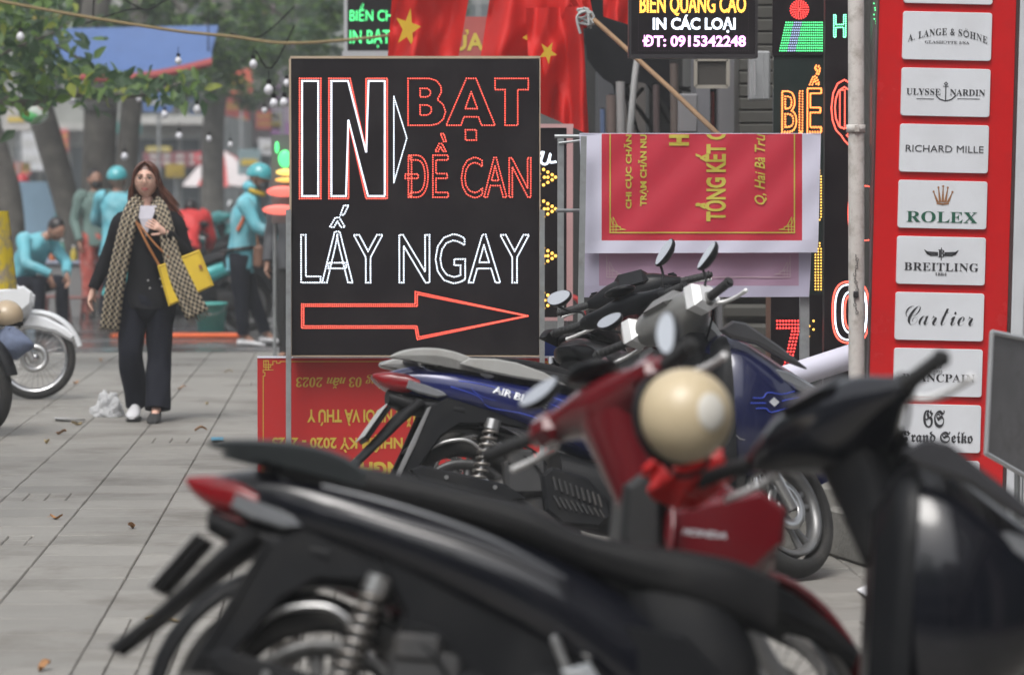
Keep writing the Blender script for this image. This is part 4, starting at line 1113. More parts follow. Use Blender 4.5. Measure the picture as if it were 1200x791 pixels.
def underbone(label, pal, loc, yaw, lean, delta, group=None, text=None, mirrors=((.02, .03, .15, .034, .066, 24, -8, 34), (.0, .10, .10, .062, .040, 10, 10, 34)), pitch=0.0, name='motorbike', detail=True):
    root = thing(name, label, 'motorbike', loc, (-lean, pitch, yaw), group)
    body = pal['body']; hc = (.80, 0, 1.0); xf = steer((.80, 0, 1.0), delta)
    wheel(root, (0, 0, .285), .285, .040, None, 'wire', .80, m_chrome); wheel(root, (1.215, 0, .285), .285, .036, xf, pal.get('fspoke', 'wire'), .80, m_chrome)
    so2 = .16 if pal.get('short') else 0
    mb = MB(); mb.loft([(-.28 + so2 * .6, .72, .76, .05), (-.12 + so2 * .3, .64, .77, .10), (.1, .56, .74, .13), (.32, .48, .70, .13), (.5, .44, .62, .10), (.62, .44, .56, .06)], 18, 4, 2.6); mb.build('side_panel', body, root)
    mb = MB(); mb.loft([(-.26 + so2 * .7, .755, .79, .07), (-.1 + so2 * .4, .755, .82, .12), (.15, .735, .81, .135), (.38, .69, .77, .13), (.52, .65, .72, .09), (.58, .62, .67, .05)], 18, 4, 3); mb.build('seat', m_seat, root)
    mb = MB(); mb.loft([(-.34 + so2, .70, .74, .04), (-.3 + so2, .67, .76, .07), (-.24 + so2, .66, .77, .09)], 14, 3, 2.5); mb.build('tail_lamp', m_redlens, root)
    mb = MB()
    if not so2: mb.tube([(.02, -.12, .78), (-.2, -.13, .80), (-.33, -.08, .81), (-.36, 0, .81), (-.33, .08, .81), (-.2, .13, .80), (.02, .12, .78)], .011, 8, sm=4); mb.build('grab_rail', m_satin, root)
    for c, r_, a0, a1, nm, x_ in (((0, .285), .315, 40, 165, 'rear_mudguard', None), ((1.215, .285), .312, 15, 150, 'front_mudguard', xf)):
        mb = MB(x_); rg = []
        for k in range(15):
            a = R(a0 + (a1 - a0) * k / 14); p = V((c[0] + r_ * math.cos(a), 0, c[1] + r_ * math.sin(a))); o_ = (p - V((c[0], 0, c[1]))).normalized(); w = .058 * (1 - .25 * abs(k - 7) / 7)
            rg.append([p + V((0, w * math.cos(t), 0)) + o_ * (.032 * math.sin(t)) for t in [PI * i / 6 for i in range(7)]] + [p + V((0, -w * .9 + w * 1.8 * i / 3, 0)) + o_ * -.006 for i in range(4)])
        mb.rings(rg); mb.build(nm, pal.get('fguard', body) if x_ is not None else m_blk, root)
    if pal.get('flap'):
        mb = MB(xf); mb.prism([(1.18, .60), (1.30, .57), (1.43, .50), (1.50, .44), (1.47, .40), (1.36, .46), (1.24, .49), (1.12, .50)], -.06, .06, bev=.02); mb.build('mudguard_tip', pal['flap'], root)
    mb = MB(); mb.loft([(.36, .22, .42, .09), (.5, .2, .46, .11), (.62, .22, .44, .11), (.74, .26, .40, .08)], 14, 3, 3.5); mb.cyl((.5, 0, .42), (.72, 0, .46), .05, n=14); mb.build('engine', m_eng, root)
    mb = MB(); mb.tube([(.66, -.1, .26), (.5, -.14, .18), (.2, -.15, .24), (-.05 + so2 * .3, -.15, .30), (-.38 + so2 * 2, -.15, .34)], [.016, .02, .035, .04, .035], 12, sm=4); mb.build('exhaust', m_chrome, root)
    for s in (-1, 1): shock(root, (-.02, s * .11, .62), (-.02, s * .11, .31), m_spring)
    mb = MB(); mb.box((.15, .08, .30), (.42, .025, .09), bev=.02); mb.build('chain_case', m_blk, root)
    mb = MB(); mb.tube([(.45, 0, .48), (.62, 0, .42), (.8, 0, .62), (.92, 0, .80)], [.03, .03, .035, .04], 10, sm=4); mb.build('frame_tube', m_blk, root)
    # leg shields: two curved plates
    for s in (-1, 1):
        pts = []
        prof = [(.90, .84, .06, .10), (.94, .76, .10, .20), (.93, .66, .14, .24), (.88, .52, .15, .235), (.82, .38, .13, .21)]
        mb = MB(); rg = []
        for (x, z, y0, y1) in lerpn(prof, 4):
            rg.append([V((x + .15 * (1 - t) ** 2 * (1 if False else 1) - .02, s * (y0 * .4 + (y1 - y0 * .4) * t), z)) for t in (0, .25, .5, .75, 1)] + [V((x + .15 * (1 - t) ** 2 - .035, s * (y0 * .4 + (y1 - y0 * .4) * t - .004), z)) for t in (1, .75, .5, .25, 0)])
        mb.rings(rg); mb.build('leg_shield', pal.get('shield', body), root)
    # front panel at the side, carries the lettering
    mb = MB(); fp = [(x + .05, z + .015) for x, z in ((.86, .72), (.98, .745), (1.10, .765), (1.16, .72), (1.15, .64), (1.06, .56), (.99, .50), (.93, .54), (.865, .60), (.85, .66))]
    for s in (1, -1): mb = MB(); mb.prism(fp, s * .11, s * .165, bev=.014); fo = mb.build('front_panel', body, root)
    mb = MB(); mb.prism([(.78, .80), (.84, .83), (.90, .80), (.90, .60), (.86, .50), (.80, .52), (.76, .68)], -.12, .12, bev=.02); mb.build('inner_panel', mat('dark_grey_plastic', (.018, .019, .02), .5), root)
    mb = MB(); mb.loft([(.96, .62, .86, .06), (1.02, .58, .86, .10), (1.1, .55, .80, .11), (1.16, .57, .74, .085), (1.2, .60, .68, .04)], 16, 4, 2.4); mb.build('nose_panel', body, root)
    for s in (-1, 1): mb = MB(xf); mb.cyl((.90, s * .062, .80), (1.10, s * .066, .47), .014, n=10); mb.build('fork_tube', m_chrome, root)
    for s in (-1, 1):
        mb = MB(xf); mb.cyl((1.06, s * .066, .53), (1.205, s * .068, .27), .024, n=12); mb.cyl((1.04, s * .066, .56), (1.06, s * .066, .525), .028, n=12); mb.build('fork_leg', m_satin, root)
    # headset
    mb = MB(xf); rows2 = [(-.235, .02, .022, -.0, .0), (-.2, .03, .028, 0, .0), (-.13, .042, .035, .015, .0), (-.06, .07, .055, .035, -.01), (0, .085, .07, .045, -.02), (.06, .07, .055, .035, -.01), (.13, .042, .035, .015, 0), (.2, .03, .028, 0, 0), (.235, .02, .022, 0, 0)]
    rg = []
    for (y, hx, hz, dx, dz) in lerpn(rows2, 4):
        rg.append([V((hc[0] + dx + hx * math.cos(a) + .3 * hz * math.sin(a), y, hc[2] + dz + hz * math.sin(a) - .45 * hx * math.cos(a))) for a in [2 * PI * (k + .5) / 20 for k in range(20)]])
    mb.rings(rg); mb.build('handlebar_cover', pal.get('hcover', body), root)
    mb = MB(xf); mb.ell((hc[0] + .135, 0, hc[2] - .05), .05, .085, .065, 16, 10); mb.build('headlamp', m_clear, root)
    mb = MB(xf); mb.loft([(.74, .83, .97, .05), (.86, .79, .95, .065), (.96, .76, .90, .08)], 14, 3, 2.6, axis='z'); mb.build('steering_neck', body, root)
    if detail:
        mb = MB(xf); mb.ell((hc[0] - .01, 0, hc[2] + .075), .055, .075, .02, 16, 8); mb.build('instrument', m_blk2, root)
    controls(root, xf, hc, pal, .36, mirrors, cover_w=.215)
    if text:
        vs, fs, es = text_geo(text, True, .05, .3); q = fit_map(vs, .955, .688, 1.065, .703)
        mb = MB(); mb.add([V((x, -.1665, z - (x - .9) * .12)) for x, z in q], fs); mb.build('lettering', m_decal, fo)
    return root

p_blue = bike_paint('blue_paint', (0.008, 0.013, 0.095), .2, (.06, .06, .1), .2)
p_navy = mat('black_blue_paint', (0.0030, 0.0035, 0.007), .2, .0, var=.1, coat=.75, spec=.3, dirt=(.02, .02, .024), dscale=4, damt=.25)
p_red = bike_paint('dark_red_paint', (0.12, 0.0035, 0.008), .22, (.12, .03, .03), .15, .0)
p_wht = bike_paint('pearl_white_paint', (0.74, 0.76, 0.79), .22, (.4, .38, .35), .25, 0)
p_teal = bike_paint('turquoise_paint', (0.06, 0.40, 0.40), .3, (.1, .3, .3), .2)
m_gh = mat('metallic_grey_plastic', (0.22, 0.22, 0.215), .32, .3, coat=.2, dirt=(.1, .1, .1), dscale=5)
m_greyr = mat('dusty_grey_rail', (0.34, 0.34, 0.33), .45, .1, dirt=(.2, .19, .17), dscale=6)
m_silver = mat('silver_rail', (0.055, 0.062, 0.065), .28, .5)

P_BLUE = dict(body=p_blue, rail=m_greyr, trim=m_greyr, cowl=bike_paint('deep_navy_paint', (.006, .009, .05), .22, (.05, .05, .07), .25), hcover=m_gh, hood=m_gh, swplate=m_wht, wing=mat('grey_wing', (.06, .06, .065), .3, .3, coat=.3), inner=m_blk, edge=m_satin)
P_BLACK = dict(body=p_navy, low=.12, thinrail=1, rail=m_silver, hcover=p_navy, hood=m_blk2, inner=m_blk2, wing=mat('dark_wing', (.03, .03, .034), .25, coat=.4), edge=m_blk)
P_DARK = dict(body=bike_paint('black_red_paint', (.05, .008, .01), .25), rail=m_blk, hcover=m_blk2, hood=m_blk2)
P_GREY = dict(lamp=m_blk2, body=bike_paint('charcoal_paint', (.03, .03, .033), .35), rail=m_blk, hcover=m_blk2, hood=m_blk2)
GRP = 'parked scooters in the row by the signs'
LEAN = R(9)
def at_ground(px, Y): return (P(px, 300, Y).x, Y, 0.0)
MB.STRETCH = -.05
bikeB = scooter('blue parked scooter with grey seat trim and white switch covers, second row from the camera', P_BLUE, at_ground(545, 12.6), R(12), R(11), R(36), GRP, text='AIR BLADE')
MB.STRETCH = 0.0
bikeD = underbone('dark red and black motorbike parked right behind the blue scooter', dict(body=P_DARK['body'], hcover=m_blk2), at_ground(566, 13.4), R(33), R(10), R(17), None, mirrors=((.02, .03, .15, .034, .066, 24, -8, 34), (.0, .12, .12, .062, .040, 10, 10, 34)))
bikeE = scooter('charcoal scooter standing behind the steel rack, facing away', P_GREY, at_ground(715, 15.0), R(72), R(8), R(15), GRP, detail=False, mirrors=(None, None))
MB.STRETCH = .15
bikeK = scooter('black scooter with silver grab rail parked nearest the camera', P_BLACK, at_ground(363, 7.10)[:2] + (.065,), R(-3), LEAN * 1.15, R(49), GRP, pitch=R(3.3), mirrors=(None, None))
mb = MB(); mb.prism([(.50, .44), (.56, .46), (.60, .40), (.70, .26), (.66, .20), (.58, .27)], -.19, -.215, bev=.01); mb.build('side_accent', mat('silver_plastic', (.34, .36, .38), .35, .2, dirt=(.2, .2, .2), dscale=6), bikeK)
mb = MB(); mb.tube([(-.02, -.168, .79), (.15, -.178, .755), (.34, -.183, .70), (.50, -.178, .63)], [.004, .007, .007, .003], 6, sm=4); mb.build('side_strip', mat('grey_strip', (.10, .105, .115), .25, .3, coat=.4), bikeK)
mb = MB(); mb.prism([(.60, .55), (.74, .53), (.80, .44), (.78, .34), (.64, .36)], -.125, -.14, bev=.008); mb.build('service_cover', m_blk2, bikeK)
for s in (-1, 1): mb = MB(); mb.prism([(.10, .66), (.30, .60), (.50, .53), (.70, .44), (.82, .40), (.80, .22), (.50, .16), (.24, .24), (.14, .40), (.16, .54)], s * .085, s * .13, bev=.02); mb.build('engine_cover', m_blk2, bikeK)  # black plates added to fill the dark gap between body and engine
MB.STRETCH = -.08
bikeR = underbone('dark red motorbike with chrome fork parked between the blue and the black scooter', dict(short=1, house=1.5, switch=p_red, body=p_red, shield=p_red, hcover=p_red, flap=m_blk, mirror=m_blk2), at_ground(345, 7.75), R(6), R(9), R(40), None, text='HONDA', mirrors=((.02, .02, .06, .036, .085, -30, -10, 22), (.06, .04, .11, .058, .046, -28, 10, 40)))
MB.STRETCH = 0.0
# ================================================================== PEOPLE
m_skin = mat('skin', (0.66, 0.40, 0.31), 0.5, var=.06, vscale=20, sub=.1)
m_skin2 = mat('tanned_skin', (0.36, 0.20, 0.14), 0.5, var=.06)
m_hair = mat('auburn_hair', (0.10, 0.035, 0.02), 0.4, var=.4, vscale=40); m_hairk = mat('black_hair', (0.015, 0.012, 0.012), 0.4, var=.2)
m_knit = mat('black_knit', (0.012, 0.012, 0.014), 0.9, bump=.5, bscale=120, spec=.2); m_trou = mat('navy_trousers', (0.009, 0.010, 0.017), 0.85, bump=.2, bscale=90, spec=.2)
m_tee = mat('white_tee', (.50, .49, .55), .9, bump=.3, bscale=40); m_shoe = mat('white_shoe', (.6, .6, .62), .6); m_sole = mat('dark_sole', (.03, .03, .03), .7)
m_lip = mat('lips', (.40, .11, .10), .4); m_eyew = mat('eye_white', (.6, .58, .56), .2); m_iris = mat('dark_iris', (.02, .012, .01), .1)
m_tqj = mat('turquoise_jacket', (0.13, 0.44, 0.52), .6, var=.25, vscale=4, bump=.6, bscale=9, dirt=(.4, .6, .65), dscale=5, damt=.5); m_tqh = mat('turquoise_helmet', (0.07, 0.38, 0.42), .25, coat=.5)

def houndstooth(name):
    m = bpy.data.materials.new(name); m.use_nodes = True; nt = m.node_tree; N = nt.nodes; L = nt.links; b = N['Principled BSDF']
    b.inputs['Roughness'].default_value = .9
    uv = N.new('ShaderNodeUVMap'); mp = N.new('ShaderNodeMapping'); mp.inputs['Rotation'].default_value = (0, 0, R(0))
    ck = N.new('ShaderNodeTexChecker'); ck.inputs['Scale'].default_value = 1.0
    ck.inputs['Color1'].default_value = (.42, .36, .26, 1); ck.inputs['Color2'].default_value = (.02, .017, .016, 1)
    wv = N.new('ShaderNodeTexChecker'); wv.inputs['Scale'].default_value = 3.0; wv.inputs['Color1'].default_value = (1, 1, 1, 1); wv.inputs['Color2'].default_value = (.55, .5, .45, 1)
    L.new(uv.outputs[0], mp.inputs[0]); L.new(mp.outputs[0], ck.inputs['Vector']); L.new(mp.outputs[0], wv.inputs['Vector'])
    mx = N.new('ShaderNodeMix'); mx.data_type = 'RGBA'; mx.blend_type = 'MULTIPLY'; mx.inputs['Factor'].default_value = .3
    L.new(ck.outputs[0], mx.inputs['A']); L.new(wv.outputs[0], mx.inputs['B']); L.new(mx.outputs['Result'], b.inputs['Base Color'])
    return m
m_scarf = houndstooth('houndstooth_wool')

def skin_eval(verts, edges, radii, root=0, sub=1):
    me = bpy.data.meshes.new('tmp'); me.from_pydata([tuple(v) for v in verts], edges, []); 
    o = bpy.data.objects.new('tmp', me); sc.collection.objects.link(o)
    md = o.modifiers.new('s', 'SKIN'); md.use_smooth_shade = True; md.branch_smoothing = .4
    for i, r_ in enumerate(radii): me.skin_vertices[0].data[i].radius = (r_, r_)
    me.skin_vertices[0].data[root].use_root = True
    s2_ = o.modifiers.new('u', 'SUBSURF'); s2_.levels = sub; s2_.render_levels = sub
    bpy.context.view_layer.update(); dg = bpy.context.evaluated_depsgraph_get()
    m2 = bpy.data.meshes.new_from_object(o.evaluated_get(dg))
    vs = [v.co.copy() for v in m2.vertices]; fs = [list(p.vertices) for p in m2.polygons]
    bpy.data.objects.remove(o); bpy.data.meshes.remove(m2); bpy.data.meshes.remove(me)
    return vs, fs

def head_geo(mb, c, rot, k=1.0):
    """face looks along -y in head space; k scale"""
    nu, nv = 40, 28; rg = []
    ga = lambda d, w: math.exp(-(d / w) ** 2)
    for j in range(nv + 1):
        ph = -PI / 2 + PI * j / nv; ring = []
        for i in range(nu):
            th = 2 * PI * i / nu
            x, y, z = math.cos(ph) * math.sin(th), -math.cos(ph) * math.cos(th), math.sin(ph)
            X, Y, Z = x * .079, y * .092, z * .108
            if Z < 0:
                t = -Z / .115; X *= 1 - .30 * t ** 1.6; 
                if Y > 0: Y *= 1 - .45 * t
                else: Y *= 1 - .10 * t
            if y < 0:
                f = 0
                f += .020 * ga(X, .011) * ga(Z + .012, .020) + .010 * ga(X, .009) * ga(Z - .015, .02)
                f -= .008 * (ga(X - .03, .015) + ga(X + .03, .015)) * ga(Z - .016, .011)
                f += .004 * ga(Z - .036, .01) * ga(X, .05)
                f += .003 * ga(X, .022) * ga(Z + .052, .012) + .006 * ga(X, .02) * ga(Z + .09, .014)
                f += .003 * (ga(X - .042, .015) + ga(X + .042, .015)) * ga(Z + .02, .02)
                Y -= f
            ring.append(V(c) + rot @ (V((X, Y, Z)) * k))
        rg.append(ring)
    mb.rings(rg)
    for s in (-1, 1):
        rg = []
        for (d, q) in ((0, .6), (.006, 1.0), (.014, 1.0), (.016, .6)):
            rg.append([V(c) + rot @ (V((s * (.070 + d), .012 + .016 * q * math.cos(a), -.002 + .030 * q * math.sin(a))) * k) for a in [2 * PI * i / 10 for i in range(10)]])
        mb.rings(rg)

def hand_chain(wr, d, up, curl=.3, k=1.0, side=1):
    """returns verts, radii, edges (relative) for palm + five fingers. d: hand direction, up: back-of-hand normal"""
    d = V(d).normalized(); up = V(up); up = (up - d * up.dot(d)).normalized(); w = d.cross(up) * side
    vs = [V(wr) + d * .035 * k, V(wr) + d * .075 * k]; rd = [.024 * k, .026 * k]; ed = [(-1, 0), (0, 1)]
    for i, (off, ln_, r_) in enumerate(((.027, .066, .0078), (.009, .074, .0082), (-.009, .070, .0078), (-.026, .056, .007))):
        base = V(wr) + d * .088 * k + w * off * k; vs.append(base); rd.append(r_ * k * 1.1); ed.append((1, len(vs) - 1))
        dd = d + w * off * 2.0
        for j in range(3):
            dd = (dd - up * curl * (1 + .2 * i)).normalized(); base = base + dd * ln_ * k * (.42, .32, .26)[j]
            vs.append(base); rd.append(r_ * k * (1, .9, .75)[j]); ed.append((len(vs) - 2, len(vs) - 1))
    th = V(wr) + d * .03 * k + w * .028 * k; vs.append(th); rd.append(.011 * k); ed.append((0, len(vs) - 1))
    dd = (d * .7 + w * .7).normalized()
    for j in range(2):
        dd = (dd - up * curl * .5 + d * .2).normalized(); th = th + dd * .034 * k; vs.append(th); rd.append((.010, .008)[j] * k); ed.append((len(vs) - 2, len(vs) - 1))
    return vs, rd, ed

def person(label, loc, J, yaw=0.0, face=V((0, -1, 0)), skin=None, hair=None, helmet=None, top=None, bottom=None, shoes=None, group=None,
           head_k=1.0, head_pitch=0.0, mask=None, strap=None, slim=1.0, wide_leg=False, fingers=(True, True), hdir=None, detail=False, hem=.10):
    """J: joints in person space. pelvis chest neck head shoulder/elbow/wrist L R, hip/knee/ankle/toe L R."""
    skin = skin or m_skin
    names = ['pelvis', 'waist', 'chest', 'neck', 'headb']
    J = {k_: V(v) for k_, v in J.items()}
    J.setdefault('waist', J['pelvis'].lerp(J['chest'], .45)); J['headb'] = J['neck'].lerp(J['head'], .55)
    rad = dict(pelvis=.115, waist=.10, chest=.115, neck=.05, headb=.048)
    vs, rd, ed, ix = [], [], [], {}
    def put(n, r_): ix[n] = len(vs); vs.append(J[n]); rd.append(r_ * slim); return ix[n]
    for n in names: put(n, rad[n])
    for a, b2 in zip(names[:-1], names[1:]): ed.append((ix[a], ix[b2]))
    for s in 'LR':
        put('sh' + s, .050); put('el' + s, .036); put('wr' + s, .024)
        ed += [(ix['chest'], ix['sh' + s]), (ix['sh' + s], ix['el' + s]), (ix['el' + s], ix['wr' + s])]
        if hdir and fingers[0 if s == 'L' else 1]:
            d, up = hdir[s]; hv, hr, he = hand_chain(J['wr' + s], d, up, .28, .95, 1 if s == 'L' else -1); o_ = len(vs)
            vs += hv; rd += hr; ed += [(ix['wr' + s] if a < 0 else a + o_, b2 + o_) for a, b2 in he]
        put('hp' + s, .085); put('kn' + s, .055); put('an' + s, .038); put('to' + s, .030)
        ed += [(ix['pelvis'], ix['hp' + s]), (ix['hp' + s], ix['kn' + s]), (ix['kn' + s], ix['an' + s]), (ix['an' + s], ix['to' + s])]
    bv, bf = skin_eval(vs, ed, rd)
    mb = MB(); mb.add(bv, bf, True)
    f = V(face); az = math.atan2(f.x, -f.y); rot = M4.Rotation(az, 3, 'Z') @ M4.Rotation(head_pitch, 3, 'X')
    head_geo(mb, J['head'], rot, head_k)
    pr = mb.build('person', skin)
    pr.location = loc; pr.rotation_euler = (0, 0, yaw); tag(pr, label, 'person', group)
    hc_ = J['head']; H = lambda x, y, z: hc_ + rot @ (V((x, y, z)) * head_k)
    if detail:
        for s in (-1, 1):
            mb = MB(); mb.ell(H(s * .031, -.0755, .015), .013, .008, .006, 12, 8, rot); e = mb.build('eye', m_eyew, pr)
            mb = MB(); mb.ell(H(s * .030, -.0825, .015), .0062, .003, .0055, 10, 6, rot); mb.build('iris', m_iris, e)
            mb = MB(); mb.tube([H(s * .012, -.092, .036), H(s * .03, -.091, .040), H(s * .05, -.078, .034)], [.003, .0034, .002], 6, sm=3); mb.build('eyebrow', m_hair, pr)
            mb = MB(); mb.tube([H(s * .016, -.0865, .0215), H(s * .03, -.0885, .0245), H(s * .045, -.078, .019)], .0017, 5, sm=3); mb.build('eyelash', m_iris, pr)
        mb = MB(); mb.tube([H(-.023, -.079, -.052), H(-.008, -.088, -.049), H(0, -.089, -.051), H(.008, -.088, -.049), H(.023, -.079, -.052)], [.0018, .0032, .0026, .0032, .0018], 8, sm=3)
        mb.tube([H(-.021, -.080, -.055), H(0, -.089, -.059), H(.021, -.080, -.055)], [.0018, .0038, .0018], 8, sm=4); mb.build('lips', m_lip, pr)
    # clothing
    if top:
        ax = (J['shR'] - J['shL']); ax.normalize(); path = [J['pelvis'] + (J['pelvis'] - J['chest']).normalized() * hem, J['pelvis'], J['waist'], J['waist'].lerp(J['chest'], .55), J['chest'], J['chest'].lerp(J['neck'], .5), J['neck']]
        sw = (J['shR'] - J['shL']).length / 2
        ws = [.172, .168, .145, .160, max(.16, sw * 1.02), max(.11, sw * .86), .065]; ds = [.13, .13, .115, .125, .125, .105, .06]
        rows = lerpn([(*p, w * slim, d) for p, w, d in zip(path, ws, ds)], 4); rg = []
        for i, q in enumerate(rows):
            p = V(q[:3]); t = (V(rows[min(i + 1, len(rows) - 1)][:3]) - V(rows[max(i - 1, 0)][:3])).normalized(); u = (ax - t * ax.dot(t)).normalized(); w = t.cross(u)
            rg.append([p + u * (q[3] * math.copysign(abs(math.cos(a)) ** .85, math.cos(a))) + w * (q[4] * math.copysign(abs(math.sin(a)) ** .85, math.sin(a))) + w * (.008 * math.sin(5 * a + i * .8)) + u * (.006 * math.sin(4 * a - i * .6)) for a in [2 * PI * k / 24 for k in range(24)]])
        mb = MB(); mb.rings(rg)
        jk = mb.build('jacket', top, pr)
        for s in 'LR':
            mb = MB(); a, b2, c = J['sh' + s], J['el' + s], J['wr' + s]
            pts = [J['chest'].lerp(a, .75) + V((0, 0, .03)), a, a.lerp(b2, .5), b2, b2.lerp(c, .5), c]
            rr2 = [q * slim for q in (.078, .075, .062, .056, .049, .042)]
            mb.tube(pts, rr2, 14, sm=4); mb.build('sleeve', top, jk)
    if bottom:
        for s in 'LR':
            a, b2, c = J['hp' + s], J['kn' + s], J['an' + s]
            pts = [J['pelvis'].lerp(a, .8) + V((0, 0, .05)), a, a.lerp(b2, .5), b2, b2.lerp(c, .5), c]
            rr2 = [.11, .112, .098, .088, .092, .095] if wide_leg else [.10, .105, .085, .068, .062, .055]
            rr2 = [q * slim for q in rr2]; mb = MB(); rg = []
            rows = lerpn([(*p, q) for p, q in zip(pts, rr2)], 5)
            for i, q in enumerate(rows):
                p = V(q[:3]); t = (V(rows[min(i + 1, len(rows) - 1)][:3]) - V(rows[max(i - 1, 0)][:3])).normalized(); u = V((1, 0, 0)); u = (u - t * u.dot(t)).normalized(); w = t.cross(u)
                rg.append([p + (u * math.cos(a_) + w * math.sin(a_)) * (q[3] * (1 + .07 * math.sin(3 * a_ + i * .35) + .045 * math.sin(5 * a_ - i * .7))) for a_ in [2 * PI * k / 20 for k in range(20)]])
            mb.rings(rg); mb.build('trouser_leg', bottom, pr)
        mb = MB(); mb.ell(J['pelvis'] + V((0, 0, -.01)), .168 * slim, .13, .14, 18, 10); mb.build('trouser_seat', bottom, pr)
    if shoes:
        for s in 'LR':
            a, b2 = J['an' + s], J['to' + s]; d = (b2 - a); d.z = 0; d.normalize()
            zb = min(a.z - .07, b2.z - .02)
            base = V((a.x, a.y, b2.z)) - d * .05; mb = MB(); rows = []
            w = V((-d.y, d.x, 0)); rg = []
            for (t, hw, h0) in ((0, .030, .06), (.04, .036, .075), (.10, .038, .07), (.17, .044, .045), (.23, .038, .03), (.26, .018, .018)):
                p = base + d * t; rg.append([p + w * hw * math.cos(q) + V((0, 0, -.028 + h0 * (.5 + .5 * math.sin(q)))) for q in [2 * PI * k / 12 for k in range(12)]])
            mb.rings(rg); sh = mb.build('shoe', shoes, pr)
            mb = MB(); rg = []
            for (t, hw) in ((-.004, .028), (.04, .038), (.17, .047), (.24, .036), (.268, .012)):
                p = base + d * t; rg.append([p + w * hw + V((0, 0, -.026)), p - w * hw + V((0, 0, -.026)), p - w * hw * .95 + V((0, 0, -.044)), p + w * hw * .95 + V((0, 0, -.044))])
            mb.rings(rg, smooth=False); mb.build('sole', m_sole, sh)
    if hair:
        mb = MB(); mb.ell(H(0, .014, .022), .082 * head_k, .094 * head_k, .108 * head_k, 20, 14, rot @ M4.Rotation(R(-24), 3, 'X'), zmin=-.25, zmax=1.0); mb.build('hair', hair, pr)
    if helmet:
        mb = MB(); mb.ell(H(0, .008, .028), .108 * head_k, .125 * head_k, .115 * head_k, 26, 16, rot @ M4.Rotation(R(-10), 3, 'X'), zmin=-.08, zmax=1.0); he_ = mb.build('helmet', helmet, pr)
        mb = MB(); rg = []
        for k in range(11):
            a = R(-70 + 14 * k); p = V((math.sin(a) * .108, -math.cos(a) * .125 + .008, .03)); rg.append([H(*p), H(*(p + V((math.sin(a) * .01, -math.cos(a) * .045 * max(0, math.cos(a)), -.012)))), H(*(p + V((0, 0, -.006))))])
        mb.rings(rg); mb.build('helmet_peak', helmet, he_)
        mb = MB(); mb.tube([H(-.085, .0, .0), H(-.06, -.02, -.08), H(0, -.04, -.115), H(.06, -.02, -.08), H(.085, 0, .0)], .005, 6, sm=4); mb.build('chin_strap', m_iris, he_)
    if mask:
        mb = MB(); mb.ell(H(0, -.045, -.045), .062 * head_k, .060 * head_k, .055 * head_k, 16, 10, rot); mb.build('face_mask', mask, pr)
    return pr, J, H

# ---- woman walking towards the camera
YW_ = 21.6; s_ = 185.3
def WJ(px, py, y=0.0): return V(((px - 172) / s_, y, (493 - py) / s_))
wl = V((P(172, 300, YW_).x, YW_, 0.0))
J = dict(pelvis=WJ(172, 352), waist=WJ(172, 325), chest=WJ(173, 275), neck=WJ(173, 246), head=WJ(172, 212, -.02),
         shL=WJ(142, 262), elL=WJ(124, 304, .04), wrL=WJ(109, 338, .0), shR=WJ(205, 262), elR=WJ(219, 300, -.02), wrR=WJ(199, 272, -.17),
         hpL=WJ(158, 352), knL=WJ(154, 415, -.06), anL=WJ(158, 474, .10), toL=WJ(157, 484, -.04), hpR=WJ(187, 352), knR=WJ(187, 420, -.02), anR=WJ(185, 478, -.12), toR=WJ(184, 487, -.22))
wo_, J, H = person('woman in black with long auburn hair, glasses and houndstooth scarf walking towards the camera', wl, J, skin=m_skin, top=m_knit, bottom=m_trou, shoes=None, slim=.86, wide_leg=True, hem=.05,
    hdir=dict(L=(V((-.25, -.1, -1)), V((-1, .3, 0))), R=(V((-.75, -.15, .45)), V((.2, -1, .1)))), detail=True, head_k=1.0)
for s, px, py, yy in (('L', 157, 484, -.05), ('R', 184, 488, -.2)):
    b0 = WJ(px, py, yy); mb = MB(); rg = []
    for (t, hw, h0) in ((.12, .032, .09), (.06, .036, .085), (0, .042, .065), (-.06, .046, .048), (-.11, .038, .035), (-.135, .018, .02)):
        rg.append([b0 + V((hw * math.cos(q), t, -.03 + h0 * (.5 + .5 * math.sin(q)))) for q in [2 * PI * k / 12 for k in range(12)]])
    mb.rings(rg); sh = mb.build('shoe', m_shoe if s == 'L' else m_sole, wo_)
    mb = MB(); mb.box(b0 + V((0, .0, -.036)), (.08, .24, .014), bev=.006); mb.build('sole', m_sole, sh)
mb = MB(); q = [WJ(160, 241, -.09), WJ(186, 241, -.09), WJ(181, 256, -.125), WJ(174, 278, -.135), WJ(166, 256, -.125)]
mb.add(q + [p + V((0, .05, 0)) for p in q], [(0, 1, 2, 3, 4), (5, 9, 8, 7, 6)] + [(i, (i + 1) % 5, 5 + (i + 1) % 5, 5 + i) for i in range(5)]); mb.build('shirt', m_tee, wo_)
mb = MB()
for (x, y) in ((176, 328), (190, 326), (178, 337), (192, 335)): mb.ell(WJ(x, y, -.128), .007, .004, .007, 8, 6)
tag(mb.build('button', m_satin, wo_), kind='stuff')
